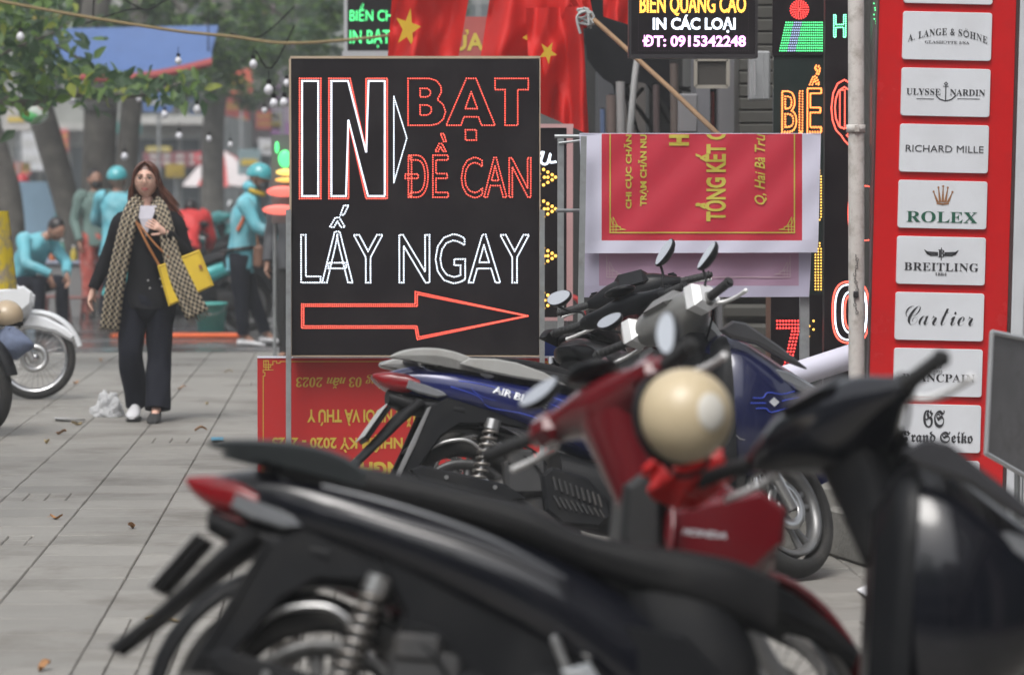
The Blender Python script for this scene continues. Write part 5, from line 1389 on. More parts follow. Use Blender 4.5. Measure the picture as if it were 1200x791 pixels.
# hair as locks
rh = random.Random(5)
mb = MB(); mb.ell(H(0, .014, .024), .087, .096, .104, 24, 16, M4.Rotation(R(-19), 3, 'X'), zmin=-.2, zmax=1.0)
for k in range(150):
    a = rh.uniform(-.5, PI + .5); sx = math.cos(a)
    st = H(sx * .074, .02 + rh.uniform(-.035, .07) * abs(math.sin(a)), .035 + .06 * abs(math.sin(a)) * rh.random())
    drift = .10 if sx > 0 else .015
    L_ = rh.uniform(.20, .36) * (1.0 if sx > 0 else .85); fr = rh.uniform(-.02, .02)
    pts = [st, st + V((sx * .022, .02, -.08)), st + V((sx * .03 + drift * .3 + fr, .02, -.6 * L_)), st + V((sx * .025 + drift + fr * 2, .01, -L_))]
    mb.tube(pts, [.008, .011, .009, .002], 5, sm=3)
for k in range(46):      # parting to the temples
    s = -1 if k % 2 else 1; t = k / 46
    pts = [H(0, -.05 + .09 * t, .118), H(s * .045, -.078 + .10 * t, .088), H(s * .072, -.062 + .09 * t, .03), H(s * .080, -.045 + .07 * t, -.03), H(s * .088 + (.03 if s > 0 else 0), -.02 + .05 * t, -.12)]
    mb.tube(pts, [.006, .009, .010, .009, .004], 5, sm=3)
mb.build('hair', m_hair, wo_)
mb = MB()
for s in (-1, 1):
    mb.tube([H(s * .031 + .024 * math.cos(a), -.098, .012 + .021 * math.sin(a)) for a in [2 * PI * k / 20 for k in range(21)]], .0018, 5, cap=False)
    mb.tube([H(s * .055, -.097, .015), H(s * .078, -.06, .015), H(s * .08, .0, .012)], .0012, 5)
mb.tube([H(-.008, -.099, .014), H(0, -.102, .017), H(.008, -.099, .014)], .0012, 5); mb.build('glasses', mat('thin_gold_wire', (.25, .2, .15), .3, .8), wo_)
# scarf: two hanging strips, each a thick folded ribbon with UVs
def ribbon(name, pts, widths, parent, m, yoff=0, folds=3, thick=.012, cell=.021):
    rows = lerpn([(*p, w) for p, w in zip(pts, widths)], 8); nx = 14; vs = []; uvs = []; L_ = 0
    for i, q in enumerate(rows):
        p = V(q[:3]); 
        if i: L_ += (p - V(rows[i - 1][:3])).length
        t = (V(rows[min(i + 1, len(rows) - 1)][:3]) - V(rows[max(i - 1, 0)][:3])).normalized(); u = t.cross(V((0, -1, 0))).normalized() * -1
        for k in range(nx + 1):
            a = k / nx - .5
            vs.append(p + u * (a * q[3]) + V((0, -.014 * math.cos(a * 2 * PI * folds) - .02 * math.cos(a * PI), 0))); uvs.append((a * q[3] * 1.35 / cell, L_ / cell))
    n = len(rows); off = len(vs); vs += [v + V((0, thick, 0)) for v in vs]; uvs += uvs
    W = nx + 1; fs = []
    for i in range(n - 1):
        for k in range(nx):
            a = i * W + k; fs.append((a, a + 1, a + W + 1, a + W)); fs.append((off + a, off + a + W, off + a + W + 1, off + a + 1))
        fs.append((i * W, i * W + W, off + i * W + W, off + i * W)); fs.append((i * W + nx, off + i * W + nx, off + i * W + W + nx, i * W + W + nx))
    for k in range(nx): fs.append((k, off + k, off + k + 1, k + 1)); a = (n - 1) * W + k; fs.append((a, a + 1, off + a + 1, off + a))
    me = bpy.data.meshes.new(name); me.from_pydata([tuple(v) for v in vs], [], fs); ul = me.uv_layers.new(name='UVMap')
    for lp in me.loops: ul.data[lp.index].uv = uvs[lp.vertex_index]
    me.materials.append(m); me.polygons.foreach_set('use_smooth', [True] * len(me.polygons)); me.update()
    o = bpy.data.objects.new(name, me); sc.collection.objects.link(o); o.parent = parent
    # fringe
    mb = MB(); last = rows[-1]; p = V(last[:3]); t = (p - V(rows[-2][:3])).normalized(); u = t.cross(V((0, -1, 0))).normalized() * -1
    for k in range(16):
        a = (k + .5) / 16 - .5; s0 = p + u * (a * last[3]) + V((0, -.01, 0)); mb.tube([s0, s0 + t * .02 + u * rh.uniform(-.004, .004), s0 + t * .045 + u * rh.uniform(-.01, .01)], [.003, .0025, .001], 4)
    tag(mb.build('fringe', mat('scarf_fringe', (.12, .1, .08), .9), o), kind='stuff')
    return o
ribbon('scarf', [WJ(166, 232, -.02), WJ(158, 244, -.11), WJ(152, 268, -.16), WJ(145, 300, -.17), WJ(137, 340, -.16), WJ(130, 385, -.12)], [.08, .10, .11, .115, .12, .125], wo_, m_scarf, folds=3)
ribbon('scarf', [WJ(181, 234, -.02), WJ(191, 246, -.11), WJ(198, 270, -.155), WJ(203, 295, -.17), WJ(215, 330, -.19), WJ(234, 368, -.17)], [.07, .09, .10, .11, .14, .155], wo_, m_scarf, folds=3)
ribbon('scarf', [WJ(160, 240, .0), WJ(160, 232, .06), WJ(173, 228, .09), WJ(187, 232, .06), WJ(188, 240, .0)], [.06, .07, .08, .07, .06], wo_, m_scarf, folds=1)
# bag on its straps
bag = thing('handbag', 'flat yellow shoulder bag on an orange leather strap carried by the walking woman', 'bag', wl + WJ(220, 330, -.22), world=True)
m_yel = mat('yellow_leather', (0.66, 0.46, 0.03), .45, bump=.1, bscale=60)
mb = MB(); q = [WJ(188, 311, -.16), WJ(236, 292, -.12), WJ(253, 334, -.13), WJ(201, 358, -.17)]
q = [wl + p for p in q]
mb.rings([[p for p in q], [p * 1.0 + V((0, -.025, 0)) for p in q]], smooth=False); c_ = sum(q, V()) / 4
mb.rings([[p + V((0, -.025, 0)) for p in q], [c_.lerp(p, .95) + V((0, -.032, 0)) for p in q]], smooth=False)
body_ = mb.build('bag_body', m_yel, bag)
mb = MB(); mb.tube([c_.lerp(p, .92) + V((0, -.034, 0)) for p in q + [q[0]]], .0018, 4); mb.build('stitching', mat('dark_stitch', (.3, .2, .03), .6), body_)
mb = MB(); lo_ = wl + WJ(238, 312, -.172); mb.box(lo_, (.02, .004, .028), M4.Rotation(R(-22), 3, 'Y')); mb.build('logo_patch', m_gold, body_)
m_strap = mat('orange_leather', (.36, .14, .04), .5)
for a, b2, c in (((160, 254, -.13), (176, 285, -.175), (191, 312, -.175)), ((166, 262, -.145), (186, 286, -.18), (205, 304, -.165))):
    mb = MB(); pts = [wl + WJ(*a), wl + WJ(*b2), wl + WJ(*c)]; mb.tube(pts, .013, 6, sm=5, flat=.35); mb.build('strap', m_strap, bag)

# ---- others, far and out of focus
def PJ(s, px0, gy):
    return lambda px, py, y=0.0: V(((px - px0) / s, y, (gy - py) / s))
def standing(h=1.68, lean=0.0):
    k = h / 1.68
    return dict(pelvis=V((0, 0, .92)) * k, chest=V((0, lean * .5, 1.28)) * k, neck=V((0, lean * .7, 1.43)) * k, head=V((0, lean, 1.56)) * k, shL=V((-.18, lean * .6, 1.36)) * k, elL=V((-.24, .02, 1.10)) * k, wrL=V((-.22, -.10, .88)) * k,
                shR=V((.18, lean * .6, 1.36)) * k, elR=V((.24, .02, 1.10)) * k, wrR=V((.2, -.12, .90)) * k, hpL=V((-.09, 0, .88)) * k, knL=V((-.10, -.02, .48)) * k, anL=V((-.10, .02, .08)) * k, toL=V((-.11, -.1, .045)) * k,
                hpR=V((.09, 0, .88)) * k, knR=V((.10, -.02, .48)) * k, anR=V((.11, .02, .08)) * k, toR=V((.12, -.1, .045)) * k)
HD = dict(L=(V((0, -.2, -1)), V((-1, 0, 0))), R=(V((0, -.2, -1)), V((1, 0, 0))))
Yr = 31.4; sr = SC(Yr); gy = 215 + 1.5 * sr; W = PJ(sr, 293, gy)
J2 = dict(pelvis=W(282, 305), chest=W(288, 252, -.02), neck=W(297, 227, -.04), head=W(305, 209, -.05), shL=W(291, 238, .17), elL=W(305, 262, .22), wrL=W(326, 272, .22), shR=W(289, 240, -.17), elR=W(304, 266, -.22), wrR=W(328, 276, -.18),
          hpL=W(281, 308, .09), knL=W(295, 348, .10), anL=W(309, 390, .10), toL=W(321, 400, .10), hpR=W(281, 308, -.09), knR=W(284, 350, -.10), anR=W(285, 392, -.08), toR=W(298, 402, -.08))
pr, J2, H2 = person('delivery rider in turquoise jacket and helmet leaning over beside a turquoise scooter', (P(293, 300, Yr).x, Yr, 0), J2, face=V((1, -.35, 0)), head_pitch=R(12), skin=m_skin2, helmet=m_tqh, mask=mat('grey_mask', (.12, .12, .13), .8), top=m_tqj, bottom=m_trou, shoes=m_shoe, hdir=dict(L=(V((1, 0, -.3)), V((0, 0, 1))), R=(V((1, 0, -.3)), V((0, 0, 1)))))
mb = MB(); mb.tube([J2['chest'] + V((-.05, -.15, .12)), J2['chest'] + V((.0, -.165, .0)), J2['chest'] + V((-.06, -.15, -.14))], .018, 6, sm=4); mb.build('orange_stripe', mat('orange_trim', (.6, .14, .05), .6), pr)
mb = MB(); mb.tube([J2['pelvis'] + V((-.16, -.02, .08)), J2['pelvis'] + V((-.05, -.16, .10)), J2['pelvis'] + V((.12, -.12, .12))], .035, 8, sm=4, flat=.5); mb.build('dark_side_panel', m_iris, pr)
mb = MB(); mb.tube([H2(.06, -.02, -.13), H2(.0, -.07, -.14), H2(-.06, -.02, -.13), H2(-.07, .05, -.12)], .022, 8, sm=4); mb.build('yellow_collar', mat('yellow_collar', (.55, .36, .03), .7), pr)
mb = MB(); mb.ell(H2(0, .06, -.09), .09, .08, .06, 14, 8); mb.build('hood', m_tqj, pr)
sb = thing('shoulder_bag', 'small brown bag hanging at the turquoise rider\'s front', 'bag', pr.location + W(305, 300, -.25))
mb = MB(); mb.box((0, 0, 0), (.09, .06, .2), bev=.02); mb.build('pouch', mat('brown_leather', (.16, .08, .05), .6), sb)
mb = MB(); mb.tube([(0, .02, .1), (-.04, .08, .3), (-.1, .12, .5)], .006, 5); mb.build('strap', m_strap, sb)

def rotJ(J, yaw): return {k: M4.Rotation(yaw, 3, 'Z') @ v for k, v in J.items()}
def far_person(label, px, Y, yaw, h, face=None, **kw):
    J = standing(h)
    for k in kw.pop('over', {}).items(): J[k[0]] = V(k[1])
    return person(label, (P(px, 300, Y).x, Y, 0), J, yaw=yaw, face=V((0, -1, 0)), hdir=HD, **kw)
m_teal = mat('grey_green_jacket', (.13, .20, .18), .8); m_flor = mat('red_floral_cloth', (.42, .08, .06), .8, var=.5, vscale=14, dirt=(.6, .5, .45), dscale=22)
far_person('vendor in grey green jacket over a red patterned shirt, standing by the tree trunks', 112, 38, R(25), 1.66, skin=m_skin2, hair=m_hairk, top=m_teal, bottom=m_flor, shoes=m_sole, mask=mat('black_mask', (.03, .03, .03), .8))
J = standing(1.66)
J.update(knL=V((-.22, -.38, .55)), anL=V((-.24, -.30, .12)), toL=V((-.26, -.42, .06)), knR=V((.22, -.38, .55)), anR=V((.24, -.30, .12)), toR=V((.26, -.42, .06)), pelvis=V((0, .05, .84)), hpL=V((-.1, .02, .8)), hpR=V((.1, .02, .8)), elL=V((-.27, -.1, 1.12)), wrL=V((-.26, -.36, 1.06)), elR=V((.27, -.1, 1.12)), wrR=V((.26, -.36, 1.06)))
person('rider in turquoise jacket and round helmet seen from behind, left of the walking woman', (P(138, 300, 35.5).x, 35.5, 0), {k: V(v) for k, v in J.items()}, yaw=R(170), skin=m_skin2, helmet=m_tqh, top=m_tqj, bottom=m_trou, shoes=m_sole, hdir=HD)
person('person in bright red jacket bending behind the walking woman', (P(214, 300, 37.5).x, 37.5, 0), {**{k: V(v) for k, v in standing(1.5).items()}, 'chest': V((0, -.28, 1.08)), 'neck': V((0, -.42, 1.16)), 'head': V((0, -.52, 1.2)), 'shL': V((-.18, -.34, 1.12)), 'shR': V((.18, -.34, 1.12)), 'elL': V((-.24, -.42, .9)), 'elR': V((.24, -.42, .9)), 'wrL': V((-.2, -.55, .8)), 'wrR': V((.2, -.55, .8))},
       yaw=R(175), skin=m_skin2, hair=m_hairk, top=mat('red_jacket', (.55, .03, .03), .6), bottom=m_trou, shoes=m_sole, hdir=HD, slim=1.15)
# seated rider at the left
J = dict(pelvis=V((0, .1, .5)), chest=V((.05, -.12, .86)), neck=V((.08, -.24, .98)), head=V((.13, -.34, 1.04)), shL=V((-.13, -.15, .94)), elL=V((-.22, -.3, .72)), wrL=V((-.08, -.48, .62)), shR=V((.2, -.15, .94)), elR=V((.28, -.32, .72)), wrR=V((.12, -.5, .62)),
         hpL=V((-.09, .06, .48)), knL=V((-.14, -.36, .52)), anL=V((-.14, -.40, .10)), toL=V((-.14, -.52, .05)), hpR=V((.09, .06, .48)), knR=V((.16, -.36, .52)), anR=V((.16, -.40, .10)), toR=V((.16, -.52, .05)))
person('rider in turquoise jacket sitting bent forward on a low stool at the left', (P(27, 300, 33.6).x, 33.6, 0), J, yaw=R(50), skin=m_skin2, hair=m_hairk, top=m_tqj, bottom=m_trou, shoes=m_sole, hdir=HD, head_pitch=R(30))
far_person('pedestrian in red hooded top and grey trousers far off at the left edge', 26, 46, R(10), 1.6, skin=m_skin2, helmet=mat('red_helmet', (.5, .03, .04), .3), top=mat('red_white_top', (.5, .08, .09), .7, var=.5, vscale=9), bottom=mat('grey_trousers', (.12, .12, .13), .8), shoes=m_sole)
far_person('person in dark grey jacket standing half hidden behind the left edge of the LED sign', 346, 28.5, R(-20), 1.62, skin=m_skin2, hair=m_hairk, top=mat('dark_grey_jacket', (.065, .068, .075), .8, bump=.2, bscale=30), bottom=mat('black_trousers', (.02, .02, .02), .8), shoes=m_sole)
# crouching worker under the paper roll
J = dict(pelvis=V((.05, .1, .18)), chest=V((.02, -.02, .36)), neck=V((.0, -.12, .42)), head=V((-.02, -.2, .44)), shL=V((-.15, -.05, .38)), elL=V((-.24, -.2, .2)), wrL=V((-.15, -.4, .1)), shR=V((.17, -.05, .38)), elR=V((.26, -.2, .2)), wrR=V((.16, -.4, .1)),
         hpL=V((-.06, .08, .16)), knL=V((-.24, -.22, .30)), anL=V((-.2, -.1, .07)), toL=V((-.24, -.22, .045)), hpR=V((.15, .08, .16)), knR=V((.32, -.22, .30)), anR=V((.3, -.1, .07)), toR=V((.32, -.22, .045)))
person('dark haired worker crouching low under the white paper roll', (P(965, 300, 17.2).x, 17.25, 0.0), J, yaw=R(25), skin=m_skin, hair=m_hairk, top=m_iris, bottom=m_trou, shoes=m_sole, hdir=HD, head_pitch=R(35))
# ================================================================== STREET SCENERY
rt = random.Random(11)
m_cap = mat('bulb_socket', (.012, .012, .012), .7, spec=.1)
m_bark = mat('bark', (0.095, 0.088, 0.078), .9, var=.35, vscale=7, bump=1.0, bscale=14, dirt=(.2, .19, .16), dscale=5, damt=.5)
m_leafd = mat('leaf_dark', (0.035, 0.075, 0.025), .5, var=.4, vscale=1.3); m_leafl = mat('leaf_light', (0.09, 0.17, 0.035), .5, var=.4, vscale=1.5); m_leafy = mat('leaf_yellow', (0.22, 0.26, 0.04), .5, var=.3)
def leaf_mat(name, c):
    m = fabric_translucent(name, c, tuple(min(1, q * 2.2) for q in c), .35, .55); return m
m_leafd = leaf_mat('leaf_green_dark', (.035, .075, .03)); m_leafl = leaf_mat('leaf_green_fresh', (.09, .16, .035)); m_leafy = leaf_mat('leaf_green_yellow', (.20, .24, .03))
def tree(label, base, pts, radii, crown, nleaf, lsize, group='street trees', fork=4, mats=None, lift=0):
    t = thing('street_tree', label, 'tree', base, group=group)
    mb = MB(); pts = [V(p) - V(base) for p in pts]
    mb.tube(pts, radii, 12, sm=5)
    for k in range(5):                                     # buttress roots
        a = 2 * PI * k / 5 + .4; r0 = radii[0]; mb.tube([pts[0] + V((math.cos(a) * r0 * .5, math.sin(a) * r0 * .5, .35)), pts[0] + V((math.cos(a) * r0 * 1.1, math.sin(a) * r0 * 1.1, .12)), pts[0] + V((math.cos(a) * r0 * 2, math.sin(a) * r0 * 2, -.03))], [r0 * .35, r0 * .4, r0 * .15], 7, sm=3)
    mb.build('trunk', m_bark, t)
    if crown:
        (cx, cy, cz, rx, ry, rz) = crown; c = V((cx, cy, cz)) - V(base)
        for k in range(fork):
            a = 2 * PI * k / fork + rt.random(); e = c + V((math.cos(a) * rx * .7, math.sin(a) * ry * .7, rt.uniform(-.3, .5) * rz)); m_ = pts[-1].lerp(e, .5) + V((0, 0, .3))
            mb = MB(); mb.tube([pts[-1], m_, e], [radii[-1] * .7, radii[-1] * .4, .02], 8, sm=4); mb.build('limb', m_bark, t)
        cl = []
        for k in range(46):
            while True:
                q = V((rt.uniform(-1, 1), rt.uniform(-1, 1), rt.uniform(-1, 1)))
                if q.length < 1: break
            cl.append((c + V((q.x * rx, q.y * ry, q.z * rz)), rt.uniform(.25, .6) * min(rx, rz) * .55))
        for mi, m_ in enumerate(mats or (m_leafd, m_leafl)):
            mb = MB()
            for k in range(nleaf // 2 if mi == 0 else nleaf // 3):
                cc, cr = rt.choice(cl); d = V((rt.gauss(0, 1), rt.gauss(0, 1), rt.gauss(0, .8))).normalized() * cr * rt.random() ** .4
                n = V((rt.gauss(0, .6), rt.gauss(0, .6), 1)).normalized(); leaf_card(mb, cc + d, n, lsize * rt.uniform(.7, 1.3))
            o = mb.build('foliage', m_, t); tag(o, kind='stuff')
    return t
random.seed(4)
T = lambda px, py, Y: P(px, py, Y)
def gr(px, Y): q = P(px, 300, Y); return V((q.x, Y, 0))
b0 = gr(112, 41)
t1 = tree('thick street tree with cables coiled round its trunk behind the vendor', b0, [b0 + V((0, 0, -.05)), T(114, 260, 41), T(116, 180, 41), T(118, 110, 41), T(110, 40, 41), T(120, -60, 41)], [.26, .21, .20, .20, .18, .15], (b0.x + .8, 42, T(112, 30, 42).z, 2.2, 1.8, .75), 3800, .14)
mb = MB()
for k in range(11):
    z0 = 2.35 + k * .075; pts = [V((b0.x + .05 + .225 * math.cos(a), 41 + .225 * math.sin(a), z0 + .05 * math.sin(a * .5 + k))) - b0 for a in [2 * PI * q / 14 for q in range(15)]]; mb.tube(pts, .011, 5)
tag(mb.build('cable_coil', mat('grey_cable', (.14, .14, .14), .6), t1), kind='stuff')
b1 = gr(88, 43)
tree('leaning street tree with yellowish bark patches left of the coiled trunk', b1, [b1 + V((0, 0, -.05)), T(84, 270, 43), T(68, 200, 43), T(52, 145, 43), T(35, 80, 43), T(20, -20, 43)], [.20, .16, .17, .17, .15, .12], (T(20, -40, 43).x, 43, 4.6, 1.8, 1.6, 1.2), 1800, .16)
b2_ = gr(8, 39)
tree('dark tree trunk standing at the left picture edge', b2_, [b2_ + V((0, 0, -.05)), T(14, 290, 39), T(8, 230, 39), T(-2, 190, 39), T(-18, 120, 39), T(-20, 20, 39)], [.2, .16, .17, .16, .14, .12], (T(-30, -30, 39).x, 39, 4.2, 1.2, 1.2, 1.0), 900, .15)
b3 = gr(146, 47)
tree('slimmer tree trunk right of the coiled trunk', b3, [b3 + V((0, 0, -.05)), T(146, 250, 47), T(150, 170, 47), T(160, 60, 47), T(170, -40, 47)], [.2, .16, .15, .14, .12], (T(190, 40, 47).x, 47, T(190, 42, 47).z, 2.0, 1.5, .7), 3400, .15)
b4 = gr(250, 62)
tree('hazy street tree far down the street behind the hanging bulbs', b4, [b4, T(250, 150, 62), T(262, 60, 62), T(270, -40, 62)], [.22, .2, .18, .15], (T(262, 55, 62).x, 62, T(262, 62, 62).z, 1.9, 1.6, 1.0), 4200, .17)
b5 = gr(200, 74)
tree('tall pale green tree closing the view down the street', b5, [b5, T(200, 120, 74), T(205, 20, 74)], [.25, .2, .2], (T(150, 20, 74).x, 75, 6.2, 4.0, 2.5, 2.3), 4200, .26)
b6 = gr(420, 58)
tree('street tree behind the green LED sign', b6, [b6, T(420, 120, 58), T(425, 10, 58)], [.2, .18, .16], (T(420, 60, 58).x, 58, 4.4, 2.2, 1.6, 1.6), 2600, .2)
# leafy branch reaching in from the left
br = thing('tree_branch', 'leafy branch with yellow green leaves reaching in at the upper left corner', 'branch', T(-60, 60, 27), world=True)
mb = MB(); mb.tube([T(-120, 40, 27), T(-30, 105, 27), T(30, 120, 27), T(90, 110, 27.4), T(160, 112, 28), T(215, 96, 28.5)], [.06, .05, .038, .032, .022, .008], 8, sm=5); mb.tube([T(-80, 40, 27), T(0, 30, 27), T(60, 50, 27), T(110, 80, 27)], [.03, .02, .012, .005], 6, sm=4); mb.tube([T(-40, 100, 27), T(10, 60, 27), T(60, 40, 26.8), T(90, 20, 26.8)], [.02, .014, .01, .004], 6, sm=4); mb.build('limb', m_bark, br)
for mi, (m_, n_) in enumerate(((m_leafd, 560), (m_leafl, 330), (m_leafy, 90))):
    mb = MB()
    for k in range(n_):
        if rt.random() < .72: px, py = rt.gauss(10, 42), rt.gauss(45, 38)
        else: px, py = rt.uniform(20, 240), rt.gauss(98, 12)
        if px > 130 and py < 80: continue
        n = V((rt.gauss(0, .7), rt.gauss(-.6, .5), rt.gauss(.5, .5))).normalized(); leaf_card(mb, T(px, py, rt.uniform(26, 28.5)), n, rt.uniform(.09, .17), .5)
    tag(mb.build('foliage', m_, br), kind='stuff')

# ---- buildings down the street
def wallmat(i): return mat('render_wall_%d' % i, [(.30, .31, .29), (.26, .28, .27), (.34, .31, .27), (.22, .26, .24), (.30, .27, .28)][i], .85, var=.1, vscale=.8, dirt=(.14, .14, .13), dscale=.7, damt=.6)
m_win = mat('window_dark', (.04, .05, .055), .15)
m_trimw = mat('pale_trim', (.42, .42, .40), .7)
def building(label, px0, px1, Y, h, wi, floors, cols, signs=(), depth=8):
    a, c = P(px0, 215, Y).x, P(px1, 215, Y).x; w = c - a
    b = thing('shop_house', label, 'building', ((a + c) / 2, Y, 0), group=None)
    mb = MB(); mb.box((0, depth / 2, h / 2), (w, depth, h)); mb.build('wall', wallmat(wi), b)
    fh = h / floors
    for f in range(floors):
        mb = MB(); mb.box((0, -.15, f * fh + fh - .12), (w + .1, .5 if f < floors - 1 else .7, .16)); mb.build('ledge', m_trimw, b)
        for k in range(cols):
            x = -w / 2 + w * (k + .5) / cols
            if f == 0:
                mb = MB(); mb.box((x, -.02, 1.25), (w / cols * .8, .1, 2.3)); mb.build('shopfront', m_win, b)
            else:
                mb = MB(); mb.box((x, -.03, f * fh + fh * .45), (w / cols * .5, .1, fh * .5)); wd = mb.build('window', m_win, b)
                mb = MB(); mb.box((x, -.10, f * fh + fh * .45), (.05, .04, fh * .5)); mb.box((x, -.105, f * fh + fh * .45), (w / cols * .5, .04, .05)); mb.build('window_bars', m_trimw, wd)
    for (x0, y0, x1, y1, col, st) in signs:
        p, q = P(x0, y1, Y - .4), P(x1, y0, Y - .4)
        mb = MB(); mb.box(((p.x + q.x) / 2 - (a + c) / 2, -.4, (p.z + q.z) / 2), (q.x - p.x, .14, q.z - p.z)); sgn = mb.build('sign_panel', mat('sign_%s' % st, col, .5, var=.15, vscale=2), b)
        mb = MB()
        for r_ in range(2):
            for k in range(5): mb.box((p.x + (q.x - p.x) * (.14 + .18 * k) - (a + c) / 2, -.475, p.z + (q.z - p.z) * (.3 + .4 * r_)), ((q.x - p.x) * .10, .012, (q.z - p.z) * .2))
        tag(mb.build('sign_strokes', m_vyel if st == 'red' else m_trimw, sgn), kind='stuff')
    return b
building('pale shop house with red and purple signs directly left of the LED sign', 236, 352, 78, 11, 4, 3, 4, (((258, 112, 292, 155, (.5, .08, .08), 'red')), (300, 130, 332, 152, (.45, .06, .1), 'red'), (318, 55, 345, 165, (.30, .13, .32), 'purple'), (300, 10, 320, 60, (.5, .1, .12), 'red')))
building('grey green shop house with blue panel behind the umbrella', 150, 234, 88, 10, 3, 3, 3, ((222, 112, 250, 150, (.06, .12, .28), 'blue'), (160, 140, 215, 150, (.10, .26, .26), 'teal')))
building('low dark shop house with maroon and yellow signs behind the woman', 160, 262, 70, 2.9, 1, 1, 4, ((168, 178, 255, 196, (.20, .07, .08), 'maroon'), (172, 172, 200, 180, (.5, .4, .05), 'yellow')))
building('shop house with white and red boards behind the tree trunks', -20, 148, 84, 9, 0, 3, 5, ((26, 155, 52, 200, (.55, .56, .58), 'white'), (18, 190, 36, 205, (.5, .12, .1), 'red'), (70, 152, 80, 178, (.5, .08, .1), 'red')))
building('tall hazy block filling the end of the street', -80, 700, 120, 16, 1, 5, 14, depth=6)
# more boards and lanterns along the far shops
rb_ = random.Random(21)
clut = [(20, 140, 30, 26, (.42, .40, .38), 'pale'), (60, 165, 26, 18, (.5, .07, .06), 'red'), (150, 150, 30, 14, (.08, .28, .26), 'teal'), (185, 120, 34, 22, (.06, .14, .36), 'blue'), (205, 200, 22, 16, (.5, .35, .05), 'yellow'), (240, 185, 26, 14, (.45, .06, .08), 'crimson'), (282, 96, 26, 30, (.52, .09, .05), 'orange red'), (318, 172, 30, 20, (.5, .5, .52), 'white'),
        (292, 190, 26, 30, (.20, .28, .30), 'grey blue'), (170, 205, 24, 20, (.30, .22, .18), 'brown'), (60, 20, 60, 30, (.30, .34, .30), 'grey green'), (330, 20, 24, 60, (.38, .20, .34), 'mauve')]
for i, (px, py, w_, h_, c, nm) in enumerate(clut):
    Yc = 62 + rb_.random() * 8
    t = thing('shop_sign', nm + ' shop board blurred in the far street' + [' below the awning', ' beside the leaning trunk', ' by the slim trunk', ' under the leaves', ' above the rider', ' beside the parasol', ' above the parasol', ' by the neon board', ' between parasol and LED sign', ' behind the woman', ' above the dark branch', ' at the top by the LED sign'][i], 'sign', P(px, py + h_, Yc), world=True)
    mb = MB(); panel(mb, Yc, px - w_ / 2, py - h_ / 2, px + w_ / 2, py + h_ / 2, .12); mb.build('panel', mat('board_' + nm.replace(' ', '_'), c, .6, var=.25, vscale=3), t)
    mb = MB(); panel(mb, Yc - .02, px - w_ * .36, py - h_ * .1, px + w_ * .36, py + h_ * .12, .02); mb.build('lettering_band', m_trimw if i % 2 else m_vyel, t)
    mb = MB(); q = P(px, py, Yc); mb.cyl(V((q.x, Yc + .15, q.z)), V((q.x, Yc + .15, 0)), .03); mb.build('post', m_steel, t)
# blue awning
aw = thing('awning', 'blue cloth awning with a red hem hanging above the street at upper left', 'awning', P(150, 60, 37.4), world=True)
mb = MB(); rg = []
for i in range(17):
    t = i / 16; px = 58 + 190 * t; sag = 14 * math.sin(PI * t)
    rg.append([P(px + 8, 34 - 4 * t, 38.4), P(px, 60, 37.9) + V((0, 0, -.014 * sag)), P(px, 82 + sag * .8 - 14 * t, 37.4)])
mb.rings(rg, closed=False, cap=False); mb.rings([[p + V((0, .03, -.03)) for p in r_] for r_ in rg], closed=False, cap=False); mb.build('canvas', mat('blue_canvas', (.07, .13, .30), .7, var=.1), aw)
mb = MB(); rg2 = [[r_[2], r_[2] + V((0, -.01, -.09)), r_[2] + V((0, .02, -.09))] for r_ in rg]; mb.rings(rg2, cap=False); mb.build('hem', mat('red_canvas', (.30, .05, .05), .7), aw)
for px in (62, 244):
    mb = MB(); mb.cyl(P(px, 60, 37.9), P(px, -90, 38.2), .008); mb.build('cord', m_cap, aw)
# red and white parasol
um = thing('parasol', 'red and white street parasol behind the turquoise rider', 'parasol', gr(262, 68))
r0 = 42 / SC(68); zt = P(262, 176, 68).z; zb = P(262, 217, 68).z
for k in range(8):
    a0, a1 = 2 * PI * k / 8 + .2, 2 * PI * (k + 1) / 8 + .2; mb = MB(); rg = []
    for (t) in (0, .35, .7, 1.0):
        rad = r0 * 1.15 * t; z = zt - (zt - zb) * (t ** 1.5) ; rg.append([V((rad * math.cos(a), rad * math.sin(a), z - (.03 * t if q else 0))) for q, a in enumerate((a0, (a0 + a1) / 2, a1))])
    mb.rings(rg, closed=False, cap=False); mb.build('panel', mat('umbrella_red', (.55, .05, .05), .6) if k % 2 else mat('umbrella_white', (.6, .55, .55), .6), um)
mb = MB(); mb.cyl((0, 0, 0), (0, 0, zt + .06), .022); mb.build('pole', m_steel, um)
# hanging round sign red / white / green
hs_ = thing('hanging_sign', 'round red, white and green hanging sign at upper left', 'sign', P(38, 128, 36), world=True)
c_ = P(38, 131, 36); mb = MB(); rot = M4.Rotation(R(20), 3, 'Y'); 
mb.ell(c_, .17, .05, .13, 20, 12, rot); mb.build('disc', mat('pale_disc', (.5, .55, .5), .6), hs_)
mb = MB(); mb.ell(c_ + V((-.02, -.03, -.055)), .12, .04, .06, 16, 10, rot); mb.build('green_part', mat('sign_green', (.05, .32, .08), .6), hs_)
mb = MB(); mb.ell(c_ + V((.12, -.03, .09)), .06, .04, .07, 14, 8, rot); mb.build('red_part', mat('sign_redpart', (.55, .05, .05), .6), hs_)
mb = MB(); mb.cyl(c_ + V((0, 0, .1)), c_ + V((0, 0, .9)), .006); mb.build('cord', m_blk, hs_)
